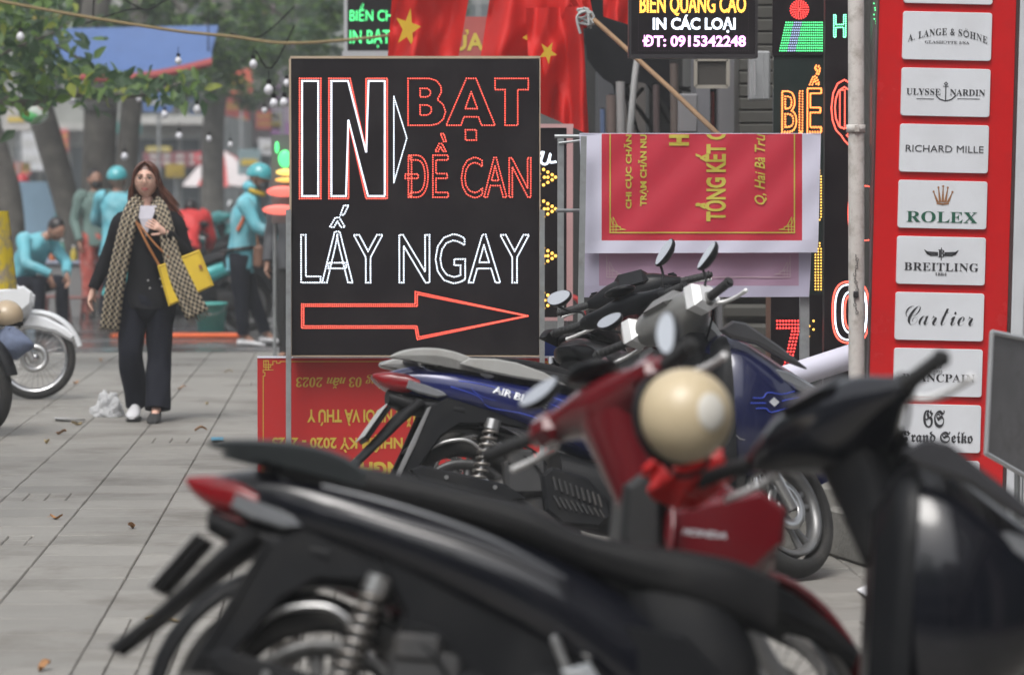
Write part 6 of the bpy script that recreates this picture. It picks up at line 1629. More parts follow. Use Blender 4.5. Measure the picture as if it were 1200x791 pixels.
# pale blue board at left, glowing neon board behind LED sign
bb = thing('blue_board', 'plain pale blue board standing by the tree trunks at the left', 'board', gr(38, 44), world=True)
mb = MB(); panel(mb, 44, 12, 213, 64, 312, .05); mb.build('sheet', mat('pale_blue_board', (.25, .38, .50), .6, var=.08), bb)
mb = MB()
for px in (16, 60): rod(mb, 44.06, px, 312, px, 351, 3)
mb.build('leg', m_steel, bb)
nb = thing('neon_board', 'bright neon shop board with green, yellow and coral shapes left of the LED sign', 'sign', gr(335, 26.5), world=True)
mb = MB(); panel(mb, 26.5, 318, 158, 420, 262, .06); mb.build('panel', mat('dull_backing', (.12, .12, .12), .5), nb)
for (x0, y0, x1, y1, c, s, nm) in ((326, 176, 342, 197, (.1, 1, .25), 1.3, 'green'), (323, 198, 350, 206, (1, .65, .15), 1.2, 'yellow'), (322, 208, 352, 214, (1, .5, .1), 1.0, 'amber'), (312, 218, 352, 231, (1, .18, .14), .9, 'coral'), (307, 240, 352, 252, (1, .28, .25), 1.2, 'coral'), (322, 166, 327, 180, (.1, .8, .2), .8, 'green')):
    a = P((x0 + x1) / 2, (y0 + y1) / 2, 26.4); w, h = (x1 - x0) / SC(26.4), (y1 - y0) / SC(26.4)
    mb = MB(); mb.ell(a, w / 2, .02, h / 2, 16, 8); mb.build('neon_shape', led('neon_' + nm, c, s), nb)
mb = MB(); rod(mb, 26.55, 322, 262, 322, 441, 4); rod(mb, 26.55, 415, 262, 415, 441, 4); mb.build('leg', m_steel, nb)

# ---- stools, crates, bucket, board on the ground
m_stool = mat('brown_plastic', (.20, .07, .06), .5)
def stool():
    t = thing('plastic_stool', 'x', 'stool', (0, 0, 0), group='low plastic stools')
    mb = MB(); mb.box((0, 0, .29), (.27, .27, .022), bev=.008); mb.build('seat', m_stool, t)
    for sx in (-1, 1):
        for sy in (-1, 1): mb = MB(); mb.tube([(sx * .11, sy * .11, .28), (sx * .135, sy * .135, 0)], [.018, .014], 6); mb.build('leg', m_stool, t)
        mb = MB(); mb.box((sx * .125, 0, .12), (.012, .24, .02)); mb.build('stretcher', m_stool, t)
    return t
st0 = stool(); labs = ['brown plastic stool nearest the seated turquoise rider', 'brown plastic stool in the middle below the vendor', 'brown plastic stool half hidden by the walking woman']
for i, (px, Y) in enumerate(((64, 36.5), (88, 36.2), (112, 36.4))):
    o = st0 if i == 0 else copy_tree(st0); q = gr(px, Y); o.location = q; o.rotation_euler = (0, 0, R(14 * i - 8)); o['label'] = labs[i]
ct = thing('vendor_counter', 'grey box counter with bottles and goods behind the stools', 'counter', gr(76, 38.2))
mb = MB(); mb.box((0, 0, .3), (.62, .45, .6), bev=.01); mb.build('cabinet', mat('grey_cabinet', (.2, .2, .2), .6), ct)
mb = MB(); mb.box((0, -.01, .62), (.7, .5, .035), bev=.008); mb.build('top', mat('blue_grey_top', (.3, .33, .42), .5), ct)
for i, (x, c, h) in enumerate(((-.25, (.05, .12, .4), .2), (-.14, (.5, .15, .05), .17), (-.03, (.1, .3, .25), .22), (.1, (.5, .4, .05), .15), (.22, (.4, .4, .42), .2))):
    bt = thing('bottle', ['blue', 'orange', 'green', 'yellow', 'clear grey'][i] + ' bottle standing on the vendor counter', 'bottle', gr(76, 38.1) + V((x, 0, .638)))
    mb = MB(); mb.lathe([(0.001, 0), (.035, 0), (.038, .02), (.038, h * .65), (.015, h * .85), (.015, h), (.001, h)], (0, 0, 0), 'z', 12); mb.build('bottle_body', mat('bottle_%d' % i, c, .25), bt)
    mb = MB(); mb.cyl((0, 0, h), (0, 0, h + .02), .017); mb.build('cap', m_wht, bt)
bk = thing('bucket', 'turquoise plastic bucket standing on the wet ground under the scooter', 'bucket', gr(247, 33.5))
mb = MB(); mb.lathe([(.001, 0), (.125, 0), (.155, .31), (.165, .31), (.165, .33), (.15, .33), (.12, .02), (.001, .02)], (0, 0, 0), 'z', 24); mb.build('tub', mat('turquoise_plastic', (.08, .42, .38), .4), bk)
mb = MB(); mb.tube([(-.165, 0, .32), (-.12, -.1, .25), (0, -.17, .22), (.12, -.1, .25), (.165, 0, .32)], .004, 5, sm=4); mb.build('handle', m_satin, bk)
og = thing('orange_plank', 'long flat orange plank lying on the wet ground behind the woman', 'plank', gr(205, 33.0))
mb = MB(); mb.box((.0, 0, .03), (1.25, .12, .04), bev=.01); mb.box((.25, .16, .028), (.9, .10, .036), bev=.01); mb.build('board', mat('orange_paint', (.75, .13, .03), .45), og)
# turquoise scooter, further machines
sT = scooter('turquoise scooter with its front cover turned to the left, behind the walking woman', dict(body=p_teal, rail=m_blk, hcover=p_teal, hood=p_teal, inner=p_teal, wing=p_teal), gr(288, 34.6), R(205), R(4), R(20), None, detail=False)
Yw = 23.6
bikeW = underbone('white motorbike with spoked front wheel at the left edge', dict(body=p_wht, shield=p_wht, fguard=p_wht, flap=p_wht, mirror=m_satin), at_ground(-168, Yw), R(4), R(6), R(2), None, detail=False)
bikeL = underbone('dark motorbike seen from behind at the left edge, with cloth on its seat', dict(body=p_navy, short=1, mirror=m_blk2), at_ground(-24, 20.35), R(140), R(4), R(0), None, detail=False, mirrors=(None, None))
hp = thing('helmet', 'beige helmet lying on the motorbike at the left edge', 'helmet', P(8, 371, 20.6))
mb = MB(); mb.ell((0, 0, 0), .10, .115, .10, 20, 12, zmin=-.5, zmax=1); mb.build('shell', mat('beige_shell', (.46, .36, .24), .35, coat=.3), hp)
mb = MB(); mb.lathe([(.088, -.055), (.10, -.055), (.10, -.03), (.092, -.03)], (0, 0, 0), 'z', 20, closedprof=True); mb.build('rim', m_blk, hp)
cl_ = thing('cloth_bundle', 'blue grey cloth bundle tied to the motorbike at the left edge', 'cloth', P(10, 402, 20.3))
mb = MB(); rg = []
for j in range(9):
    t = j / 8; rg.append([V((( .14 * math.sin(PI * (.15 + .8 * t))) * math.cos(a) * (1 + .12 * math.sin(4 * a + 3 * t)), .09 * math.sin(PI * (.15 + .8 * t)) * math.sin(a), -.09 + .18 * t + .012 * math.sin(3 * a + j))) for a in [2 * PI * k / 20 for k in range(20)]])
mb.rings(rg); mb.build('cloth', mat('blue_grey_cloth', (.13, .16, .24), .85, var=.3, vscale=20), cl_)
rcx = thing('raincoat', 'yellow raincoat with blue pattern hanging at the left edge', 'raincoat', P(-8, 330, 22.8))
mb = MB(); rg = []
for j in range(10):
    t = j / 9; rg.append([V((.15 * (1 - .35 * t) * math.cos(a) * (1 + .1 * math.sin(5 * a + 2 * t)), .08 * math.sin(a), t * .52 - .05)) for a in [2 * PI * k / 22 for k in range(22)]])
mb.rings(rg); mb.build('cloth', mat('yellow_raincoat', (.58, .44, .02), .4, var=.1, dirt=(.03, .06, .3), dscale=9, damt=.9), rcx)
mw1 = copy_tree(sT); mw1.location = gr(262, 38.5); mw1.rotation_euler = (R(-4), 0, R(235)); mw1['label'] = 'further turquoise scooter behind the first one, turned away'
mw2 = copy_tree(bikeE); mw2.location = gr(205, 41); mw2.rotation_euler = (R(-6), 0, R(120)); mw2['label'] = 'dark scooter parked far back behind the walking woman'
if 'group' in mw2.keys(): del mw2['group']
mw3 = copy_tree(bikeE); mw3.location = gr(292, 43); mw3.rotation_euler = (R(-6), 0, R(60)); mw3['label'] = 'dark scooter parked far back behind the turquoise rider'
if 'group' in mw3.keys(): del mw3['group']

far_spots = [(70, 47, 100, 'dark scooter parked far back beside the blue board'), (160, 50, 250, 'dark scooter parked far back right of the slim trunk'), (232, 48, 70, 'dark scooter parked far back under the parasol'), (305, 50, 200, 'dark scooter parked far back by the neon board'), (128, 53, 20, 'dark scooter parked far back behind the vendor')]
for px, Y, a_, lb in far_spots:
    o = copy_tree(bikeE if px % 2 else sT); o.location = gr(px, Y); o.rotation_euler = (R(-6), 0, R(a_)); o['label'] = lb if px % 2 else lb.replace('dark', 'turquoise')
    if 'group' in o.keys(): del o['group']
# ---- string lights
m_bulb = mat('frosted_bulb', (.62, .62, .66), .3, var=.02); m_cap = mat('bulb_socket', (.012, .012, .012), .7, spec=.1)
sl_ = thing('string_light_cable', 'slack cables carrying white bulbs across the top of the picture', 'cable', P(250, 60, 24), world=True)
mb = MB()
pts = ((-20, -2), (60, 13), (130, 25), (210, 37), (270, 43), (335, 51), (420, 46), (500, 36), (570, 28))
mb.tube([P(x, y, 24) for x, y in pts], .011, 6, sm=4); mb.build('cable', mat('tan_cable', (.22, .16, .07), .7), sl_)
for pts in (((140, -4), (170, 12), (190, 3), (210, -8)), ((100, 28), (150, 12), (172, 12)), ((270, 40), (305, 43), (345, 8)), ((345, 30), (318, 80), (300, 60)), ((110, -5), (109, 22))):
    mb = MB(); mb.tube([P(x, y, 24.2) for x, y in pts], .006, 5, sm=4); mb.build('cable', m_cap, sl_)
bulbs = [(297, 76, 6, 24), (315, 106, 7, 23), (321, 122, 6.5, 23), (333, 121, 6.5, 23.4), (336, 98, 5, 24), (209, 72, 5, 25), (205, 118, 6, 30), (163, 116, 4.5, 30), (231, 129, 6, 28), (66, 117, 7, 33), (84, 117, 7, 33), (28, 111, 5, 30), (245, 163, 4, 30), (270, 170, 4, 30), (210, 160, 5, 34), (146, 184, 5, 34), (24, 44, 6, 26), (310, 130, 4, 29), (193, 135, 5, 33)]
def bulb_label(i):
    return ['white hanging bulb alone right of the leaves near the LED sign corner', 'largest white bulb beside the LED sign edge', 'white bulb lowest in the cluster by the LED sign', 'white bulb touching the LED sign edge in the cluster', 'small white bulb above the cluster by the LED sign', 'white bulb under the tan cable in the leaves', 'blurred white bulb right of the slim trunk', 'small blurred bulb at the slim trunk', 'blurred white bulb over the teal board', 'left one of two pale bulbs above the leaning trunk', 'right one of two pale bulbs above the leaning trunk', 'pale bulb under the dark branch at the left', 'tiny pale bulb above the parasol, left one', 'tiny pale bulb above the parasol, right one', 'pale bulb behind the woman above her head', 'pale bulb beside the coiled trunk low down', 'pale bulb among the leaves at upper left', 'tiny bulb under the cluster by the LED sign', 'blurred bulb between slim trunk and parasol'][i]
for i, (x, y, r_, Y) in enumerate(bulbs):
    c = P(x, y, Y); r_ = .85 * r_ / SC(Y); t = thing('light_bulb', bulb_label(i), 'bulb', c, group='white bulbs on the string lights')
    mb = MB(); mb.lathe([(.0005, -r_), (r_ * .6, -r_ * .8), (r_, -.1 * r_), (r_ * .85, r_ * .5), (r_ * .45, r_ * 1.1), (r_ * .4, r_ * 1.3)], (0, 0, 0), 'z', 16); mb.build('glass', m_bulb, t)
    mb = MB(); mb.cyl((0, 0, r_ * 1.2), (0, 0, r_ * 2.1), r_ * .5); mb.cyl((0, 0, r_ * 2.1), (0, 0, r_ * 4), r_ * .08); mb.build('socket', m_cap, t)

# ---- flags
m_flag = fabric_translucent('flag_red', (.66, .014, .010), (.85, .03, .02), .3, .7); m_star = fabric_translucent('flag_yellow', (.70, .50, .03), (.8, .6, .05), .3, .7)
def cloth(mb, quad, Y, amp, fr, nx=30, ny=24, ph=0.0):
    TL, TR, BR, BL = [V(q) for q in quad]; vs = []
    for j in range(ny + 1):
        for i in range(nx + 1):
            s, t = i / nx, j / ny; p = (TL * (1 - s) + TR * s) * (1 - t) + (BL * (1 - s) + BR * s) * t
            y = Y + amp * (math.sin(fr * s * 2 * PI + ph + 1.6 * t) * (.3 + .7 * t) + .4 * math.sin(fr * 1.7 * s * 2 * PI + 2.0 * ph - t) + .9 * (mnoise.noise(V((s * 4.2 + ph * 3, t * 2.6 + s * 2, ph))))); vs.append(P(p.x, p.y, y))
    mb.add(vs, [(j * (nx + 1) + i, j * (nx + 1) + i + 1, (j + 1) * (nx + 1) + i + 1, (j + 1) * (nx + 1) + i) for j in range(ny) for i in range(nx)], True)
def star(mb, cx, cy, r_, Y, a0=0.0, sx=1.0):
    pts = [(cx + sx * (r_ if k % 2 == 0 else r_ * .40) * math.sin(a0 + PI * k / 5), cy - (r_ if k % 2 == 0 else r_ * .40) * math.cos(a0 + PI * k / 5)) for k in range(10)]
    mb.add([P(cx, cy, Y)] + [P(x, y, Y) for x, y in pts], [(0, 1 + k, 1 + (k + 1) % 10) for k in range(10)])
f1 = thing('flag', 'red flag with a yellow star hanging above the LED sign, left one', 'flag', P(500, 60, 20.5), world=True)
mb = MB(); cloth(mb, ((462, -40), (556, -40), (536, 74), (454, 72)), 20.5, .12, 1.5); mb.build('cloth', m_flag, f1)
mb = MB(); star(mb, 478, 34, 25, 20.36, R(12), .62); mb.build('star', m_star, f1)
f2 = thing('flag', 'large red flag draped in folds to the right of the LED sign\'s top corner', 'flag', P(630, 60, 19.4), world=True)
mb = MB(); cloth(mb, ((580, -40), (690, -40), (676, 70), (562, 74)), 19.6, .15, 1.8, ph=1.0); mb.build('cloth', m_flag, f2)
mb = MB(); cloth(mb, ((616, 10), (682, 8), (690, 158), (622, 128)), 19.3, .16, 1.3, ph=2.6); mb.build('cloth', m_flag, f2)
mb = MB(); cloth(mb, ((650, -30), (684, -40), (697, 28), (684, 34)), 19.2, .04, 1.0, ph=.6); mb.build('cloth', m_flag, f2)
mb = MB(); star(mb, 622, 44, 17, 19.36, R(-20), .6); mb.build('star', m_star, f2)
mb = MB(); star(mb, 642, 62, 14, 19.12, R(30), .8); mb.build('star', m_star, f2)
f3 = thing('flag', 'corner of a red flag hanging between the draped flag and the phone number sign', 'flag', P(722, 10, 20), world=True)
mb = MB(); cloth(mb, ((706, -40), (745, -40), (745, 32), (707, 20)), 20.0, .05, 1.2); mb.build('cloth', m_flag, f3)
fp_ = thing('bamboo_pole', 'bamboo flag pole slanting down behind the folded banner', 'pole', P(770, 90, 18), world=True)
mb = MB(); pts = [P(690, 18, 19.2), P(730, 54, 18.8), P(785, 104, 18.2), P(850, 166, 17.4)]; mb.tube(pts, .014, 8)
for k in range(9): q = pts[0].lerp(pts[-1], (k + .5) / 9); q = P(690 + 160 * (k + .5) / 9, 18 + 148 * (k + .5) / 9 - 1.2 * math.sin(PI * (k + .5) / 9) , 19.2 - 1.8 * (k + .5) / 9)
mb.build('cane', mat('bamboo', (.28, .17, .09), .5, var=.2, vscale=10), fp_)
mb = MB(); q = P(686, 22, 19.15)
for k in range(6): mb.tube([q + V((rt.uniform(-.05, .05), rt.uniform(-.03, .0), rt.uniform(-.06, .06))) for _ in range(4)], .008, 5, sm=3)
mb.tube([P(680, 40, 19.1), P(676, 20, 19.1), P(688, 14, 19.1), P(690, 30, 19.1)], .009, 5, sm=4); mb.build('binding', mat('pale_wire', (.4, .42, .42), .5), fp_)

# ---- unseen houses and trees added round the viewpoint to darken reflections and fill light
def added_house(label, x0, x1, y0, y1, h, wi, face):
    t = thing('shop_house', label, 'building', ((x0 + x1) / 2, (y0 + y1) / 2, 0)); w, d = x1 - x0, y1 - y0
    mb = MB(); mb.box((0, 0, h / 2), (w, d, h)); mb.build('wall', wallmat(wi), t)
    n = int((w if face == 'y' else d) / 3.2); fl = int(h / 3.2)
    for f in range(fl):
        for k in range(n):
            u = ((k + .5) / n - .5); z = f * 3.2 + 1.5; hh = 2.4 if f == 0 else 1.5
            mb = MB()
            if face == 'y': mb.box((u * w, d / 2, z), (2.3, .1, hh))
            else: mb.box(((w / 2) if face == 'x' else -w / 2, u * d, z), (.1, 2.3, hh))
            mb.build('shopfront' if f == 0 else 'window', m_win, t)
        mb = MB(); mb.box((0, 0, f * 3.2 + 3.05), (w + .9, d + .9, .14)); mb.build('ledge', m_trimw, t)
added_house('grey three storey shop house behind the viewpoint, outside the picture', -16, -2, -26, -16, 10, 1, 'y')
added_house('brownish three storey shop house behind the viewpoint at right, outside the picture', -1, 14, -25, -15, 11, 2, 'y')
added_house('shop row wall beside the viewpoint on the pavement side, outside the picture', 3.4, 9, -12, 11.0, 7, 4, '-x')
added_house('shop house across the street at left, outside the picture', -24, -15, -14, 26, 10, 3, 'x')
for i, (x, y) in enumerate(((-5.5, 2), (-5.0, -7), (-6.2, 13))):
    q = V((x, y, 0)); tree(['street tree just left of the viewpoint, outside the picture', 'street tree behind the viewpoint at left, outside the picture', 'street tree at the kerb left of the near pavement, outside the picture'][i], q, [q, q + V((.1, 0, 2)), q + V((.0, .2, 4))], [.2, .17, .14], (x + .6, y, 6.0, 3.0, 3.0, 1.6), 1500, .3)
# ---- shop row on the right: wall along the pavement with its clutter
def wallpt(Y, off, z): 
    """point on the facade line; off = metres out from the wall towards the street"""
    return V((2.02 - .0463 * (Y - 13) - off, Y, z))
fw = thing('shop_building', 'grey shop row wall with pipes, meters and rolled shutters behind the signs', 'building', wallpt(22, 0, 0), world=True)
m_cem = mat('stained_cement', (.10, .097, .09), .9, var=.25, vscale=2, dirt=(.06, .06, .055), dscale=2.2, damt=.8); m_shut = mat('rolling_shutter', (.07, .068, .06), .6, .1, var=.1, dirt=(.09, .085, .07), dscale=3)
a, c = wallpt(17.2, -.35, 0), wallpt(60, 0, 0)
mb = MB(); vs = [a, c, c + V((3, 0, 0)), a + V((3, 0, 0))]; mb.add([V((p.x, p.y, -.03)) for p in vs] + [V((p.x, p.y, 6.5)) for p in vs], [(0, 1, 5, 4), (1, 2, 6, 5), (2, 3, 7, 6), (3, 0, 4, 7), (4, 5, 6, 7)]); mb.build('wall', m_cem, fw)
def at(px, py, Y): return P(px, py, Y)
for i, (px0, px1, Y, nm, m_, y0, y1) in enumerate(((700, 730, 27, 'pilaster', mat('grey_blue_wall', (.06, .062, .07), .8), 96, 300), (815, 832, 20.5, 'pilaster', mat('pale_grey_wall', (.15, .153, .168), .8), 92, 430), (842, 866, 20.3, 'pilaster', mat('light_grey_wall', (.16, .16, .17), .8), 66, 430),
        (760, 800, 22.5, 'dark_recess', mat('sooty_dark', (.03, .03, .03), .9), 40, 440), (660, 700, 28, 'dark_recess', mat('sooty_dark', (.03, .03, .03), .9), 20, 300), (730, 762, 24, 'pilaster', mat('brown_grey_wall', (.10, .09, .085), .9), 30, 440))):  # solid dark blocks: the shade of the shop recess put into the colour
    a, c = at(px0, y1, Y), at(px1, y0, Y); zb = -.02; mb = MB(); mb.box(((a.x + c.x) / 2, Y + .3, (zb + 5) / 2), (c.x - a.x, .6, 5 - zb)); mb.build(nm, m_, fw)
# corrugated shutter seen between banner and LED board
sh_ = None
mb = MB(); a, c = at(866, 440, 19.6), at(912, 0, 19.6); mb.box(((a.x + c.x) / 2, 19.9, 2.4), (c.x - a.x, .4, 4.9)); sh_ = mb.build('shutter', m_shut, fw)
for k in range(40):
    mb = MB(); mb.box(((a.x + c.x) / 2, 19.69, .08 + k * .075), (c.x - a.x, .05, .070), bev=.008); mb.build('shutter_slat', m_shut, sh_)
mb = MB(); a, c = at(848, 440, 19.3), at(905, 348, 19.3); mb.box(((a.x + c.x) / 2, 19.4, (a.z + c.z) / 2 - .2), (c.x - a.x, .1, c.z - a.z + .5)); pn = mb.build('cladding', m_shut, fw)
for k in range(9):
    mb = MB(); mb.box(((a.x + c.x) / 2, 19.33, a.z - .3 + k * .11), (c.x - a.x, .05, .085), bev=.02); mb.build('cladding_board', m_shut, pn)
mb = MB(); rod(mb, 18.9, 901, 348, 901, 560, 7, square=True); mb.build('door_post', mat('brown_post', (.13, .07, .05), .6), fw)
# boxes and meters fixed to the wall
def fixed(name, label, cat, px0, y0, px1, y1, Y, dep, m_, frame_m=None):
    t = thing(name, label, cat, at((px0 + px1) / 2, y1, Y), world=True); a, c = at(px0, y1, Y), at(px1, y0, Y)
    mb = MB(); mb.box(((a.x + c.x) / 2, Y + dep / 2, (a.z + c.z) / 2), (c.x - a.x, dep, c.z - a.z), bev=.01); mb.build('casing', m_, t)
    if frame_m:
        mb = MB(); w = c.x - a.x; h = c.z - a.z
        for (dx, dz, sx, sz) in ((0, h / 2, w, .02), (0, -h / 2, w, .02), (-w / 2, 0, .02, h), (w / 2, 0, .02, h)): mb.box(((a.x + c.x) / 2 + dx, Y - .008, (a.z + c.z) / 2 + dz), (sx, .02, sz))
        mb.build('frame', frame_m, t)
    return t
mt_ = fixed('meter_box', 'pale grey electric meter box under the shop eaves left of the tall LED board', 'box', 878, 60, 903, 118, 19.0, .14, mat('pale_box', (.30, .31, .32), .5))
mb = MB(); rod(mb, 18.95, 885, 72, 885, 112, 3); rod(mb, 18.94, 895, 62, 895, 116, 1); mb.build('door_bar', m_alu, mt_)
fixed('wall_box', 'dark framed box under the phone number sign', 'box', 815, 70, 853, 102, 19.6, .25, mat('dark_box', (.05, .045, .04), .6), mat('beige_frame', (.3, .28, .24), .6))
fixed('wall_box', 'white frame panel with thin wooden edges on the grey wall, seen under the eaves', 'box', 795, 110, 818, 156, 20.2, .1, mat('grey_panel', (.2, .2, .21), .7))
pw = thing('wall_pipe', 'bright grey drain pipe slanting down behind the folded banner', 'pipe', at(742, 156, 21), world=True)
mb = MB(); mb.tube([at(748, 64, 21), at(744, 90, 21), at(738, 160, 21), at(732, 250, 21), at(730, 460, 21)], .020, 8, sm=3); mb.build('pipe', mat('pale_pipe', (.42, .43, .43), .5), pw)
cb = thing('cable_bundle', 'tangle of black cables sagging across the dark shop wall', 'cable', at(740, 60, 22), world=True)
mb = MB()
for k in range(15):
    x0, y0 = rt.uniform(684, 720), rt.uniform(5, 70); x1, y1 = rt.uniform(735, 880), rt.uniform(30, 190)
    mb.tube([at(x0, y0, 22), at((x0 * 2 + x1) / 3, y0 + rt.uniform(10, 45), 21.9), at((x0 + x1 * 2) / 3, y1 + rt.uniform(-5, 25), 21.8), at(x1, y1, 21.8)], rt.uniform(.005, .014), 5, sm=4)
tag(mb.build('cables', m_cap, cb), kind='stuff')
cn = thing('canopy', 'dark sagging canopy cloth over the shop entrance behind the flag pole', 'canopy', at(740, 40, 22.5), world=True)
mb = MB(); rg = []
for i in range(12):
    t = i / 11; rg.append([at(684 + 90 * t, -30, 22.1), at(684 + 100 * t, 30 + 40 * t, 21.6), at(688 + 105 * t, 70 + 62 * t + 12 * math.sin(7 * t), 21.3)])
mb.rings(rg, closed=False, cap=False); mb.build('cloth', mat('black_canopy', (.008, .008, .009), .9, spec=.05), cn)
mb = MB(); mb.tube([at(684, 45, 22.4), at(712, 90, 22.4), at(750, 130, 22.4), at(775, 170, 22.4)], .014, 6, sm=3); mb.build('rod', m_cap, cn)
hg = None
for i, (px, y0, y1, w, c, nm) in enumerate(((716, 112, 250, 12, (.13, .10, .09), 'brown'), (727, 96, 250, 11, (.27, .27, .27), 'pale grey'), (706, 128, 250, 6, (.08, .12, .22), 'blue'), (769, 100, 250, 8, (.07, .05, .05), 'dark brown'), (790, 75, 250, 10, (.10, .08, .07), 'dull brown'), (836, 108, 250, 7, (.3, .07, .06), 'red'))):
    t = thing('rolled_banner', nm + ' rolled banner standing upright against the shop wall', 'roll', at(px, y1, 20.8), world=True)
    mb = MB(); mb.tube([at(px, y0, 20.8), at(px + 1, 200, 20.8), at(px, 480, 20.8)], w / 2 / SC(20.8), 10); mb.build('roll', mat('roll_' + nm.replace(' ', '_'), c, .7, var=.2), t)
    mb = MB(); mb.cyl(at(px, y0, 20.8), at(px, y0 - 1.5, 20.8), w / 4 / SC(20.8)); mb.build('core', m_board, t)
# ================================================================== SMALL THINGS
# paper roll on the rack's lower bar
YQ = 16.35
rl = thing('paper_roll', 'rolled white banner paper lying across the rack beside the tall LED board', 'roll', P(950, 425, YQ), world=True)
a, c = P(893, 452, YQ), P(1002, 417, YQ - .2); d = (c - a).normalized(); u = d.orthogonal().normalized(); w = d.cross(u)
mb = MB(); rg = []
for t in (0, 1):
    p = a.lerp(c, t); rg.append([p + (u * math.cos(q) + w * math.sin(q)) * (.062 - .00035 * k) for k, q in enumerate([2 * PI * k / 24 for k in range(58)])])
vs = rg[0] + rg[1]; n = len(rg[0]); mb.add(vs, [(k, k + 1, n + k + 1, n + k) for k in range(n - 1)], True); mb.build('sheet', mat('roll_paper', (.66, .66, .78), .5, var=.02), rl)
# helmet hung on the red motorbike
YH = 7.25; hc2 = P(803, 487, YH)
hm = thing('helmet', 'cream half helmet hung on the handlebar of the red motorbike', 'helmet', hc2)
m_cream = mat('cream_shell', (.56, .46, .30), .38, var=.03, coat=.2, bump=.03, bscale=300)
zz = V((.66, -.72, .18)).normalized(); xx = V((0, 0, 1)).cross(zz).normalized(); rotH = M4((xx, zz.cross(xx), zz)).transposed()
hr = 57 / SC(YH)
mb = MB(); mb.ell((0, 0, 0), hr, hr * .98, hr * .98, 40, 24, rotH, zmin=-.40, zmax=1.0); mb.build('shell', m_cream, hm)
mb = MB(); rg = []
for (z, k) in ((-.36, .965), (-.36, 1.02), (-.56, .98), (-.62, .80), (-.56, .78)): rg.append([rotH @ V((hr * k * math.cos(q), hr * k * math.sin(q), hr * z)) for q in [2 * PI * i / 36 for i in range(36)]])
mb.rings(rg, cap=False); mb.build('rim', m_blk, hm)
mb = MB(); rg = []
nrm = V((.50, -.82, .14)).normalized(); ex = V((0, 0, 1)); ex = (ex - nrm * ex.dot(nrm)).normalized(); ey = nrm.cross(ex)
for (k, l) in ((1.0, .90), (.96, .955), (.6, 1.0), (.2, 1.015)): 
    ring = []
    for i in range(28):
        q = 2 * PI * i / 28; p = nrm * .86 + ex * .36 * k * math.cos(q) + ey * .30 * k * math.sin(q); ring.append(p.normalized() * hr * (1.006 if k > .98 else 1.012))
    rg.append(ring)
mb.rings(rg); mb.build('sticker', mat('pale_sticker', (.62, .60, .55), .5), hm)
mb = MB(); mb.ell(rotH @ V((0, 0, hr * .96)), hr * .1, hr * .1, hr * .05, 12, 6, rotH); mb.build('vent', m_cream, hm)
mb = MB(); mb.tube([rotH @ V((hr * .8, 0, -hr * .5)), V((.05, .02, -.10)), V((-.02, .05, -.13)), rotH @ V((-hr * .8, 0, -hr * .5))], .006, 6, sm=4); mb.build('chin_strap', m_blk, hm)
# red plastic bag on the hook
rb = thing('plastic_bag', 'crumpled bright red plastic bag hanging under the cream helmet', 'bag', P(805, 560, 7.45))
mb = MB(); rg = []
rx = random.Random(2)
for j in range(15):
    t = j / 14; r_ = .085 * (math.sin(PI * (.1 + .85 * t)) ** .7)
    rg.append([V((r_ * math.cos(q) * (1 + .22 * math.sin(3 * q + j) + .10 * math.sin(7 * q - 2 * j)), r_ * .6 * math.sin(q) * (1 + .2 * math.sin(5 * q + j)), .07 - .13 * t + .012 * math.sin(4 * q + j))) for q in [2 * PI * i / 30 for i in range(30)]])
mb.rings(rg, smooth=False); mb.build('film', fabric_translucent('red_film', (.62, .015, .015), (.8, .03, .03), .35, .25), rb)
mb = MB(); mb.tube([(-.03, 0, .06), (-.01, 0, .12), (.02, 0, .15)], [.02, .01, .006], 6, sm=3); mb.tube([(.04, 0, .06), (.05, 0, .11), (.03, 0, .15)], [.02, .01, .006], 6, sm=3); mb.build('handle', MATS['red_film'], rb)
# white bag on the pavement
def crumple(name, label, c, rx_, ry_, rz_, m_, seed, cat):
    r2 = random.Random(seed); t = thing(name, label, cat, c)
    bm = bmesh.new(); bmesh.ops.create_icosphere(bm, subdivisions=4, radius=1.0)
    mb = MB(); vs = []
    for v in bm.verts:
        n = v.co.normalized(); k = 1 + .45 * mnoise.noise(n * 1.7 + V((seed, 0, 0))) + .25 * mnoise.noise(n * 4.5 + V((0, seed, 0))) + .1 * mnoise.noise(n * 10)
        z = n.z * rz_ * k; vs.append(V((n.x * rx_ * k, n.y * ry_ * k, max(z, -rz_ * .35) + rz_ * .36)))
    mb.add(vs, [[q.index for q in f.verts] for f in bm.faces], False); bm.free(); mb.build('film', m_, t); return t
m_film = fabric_translucent('white_film', (.70, .71, .72), (.8, .8, .82), .4, .3)
crumple('plastic_bag', 'crumpled white plastic bag lying on the pavement beside the woman\'s feet', G(127, 488), .085, .07, .11, m_film, 5, 'bag')
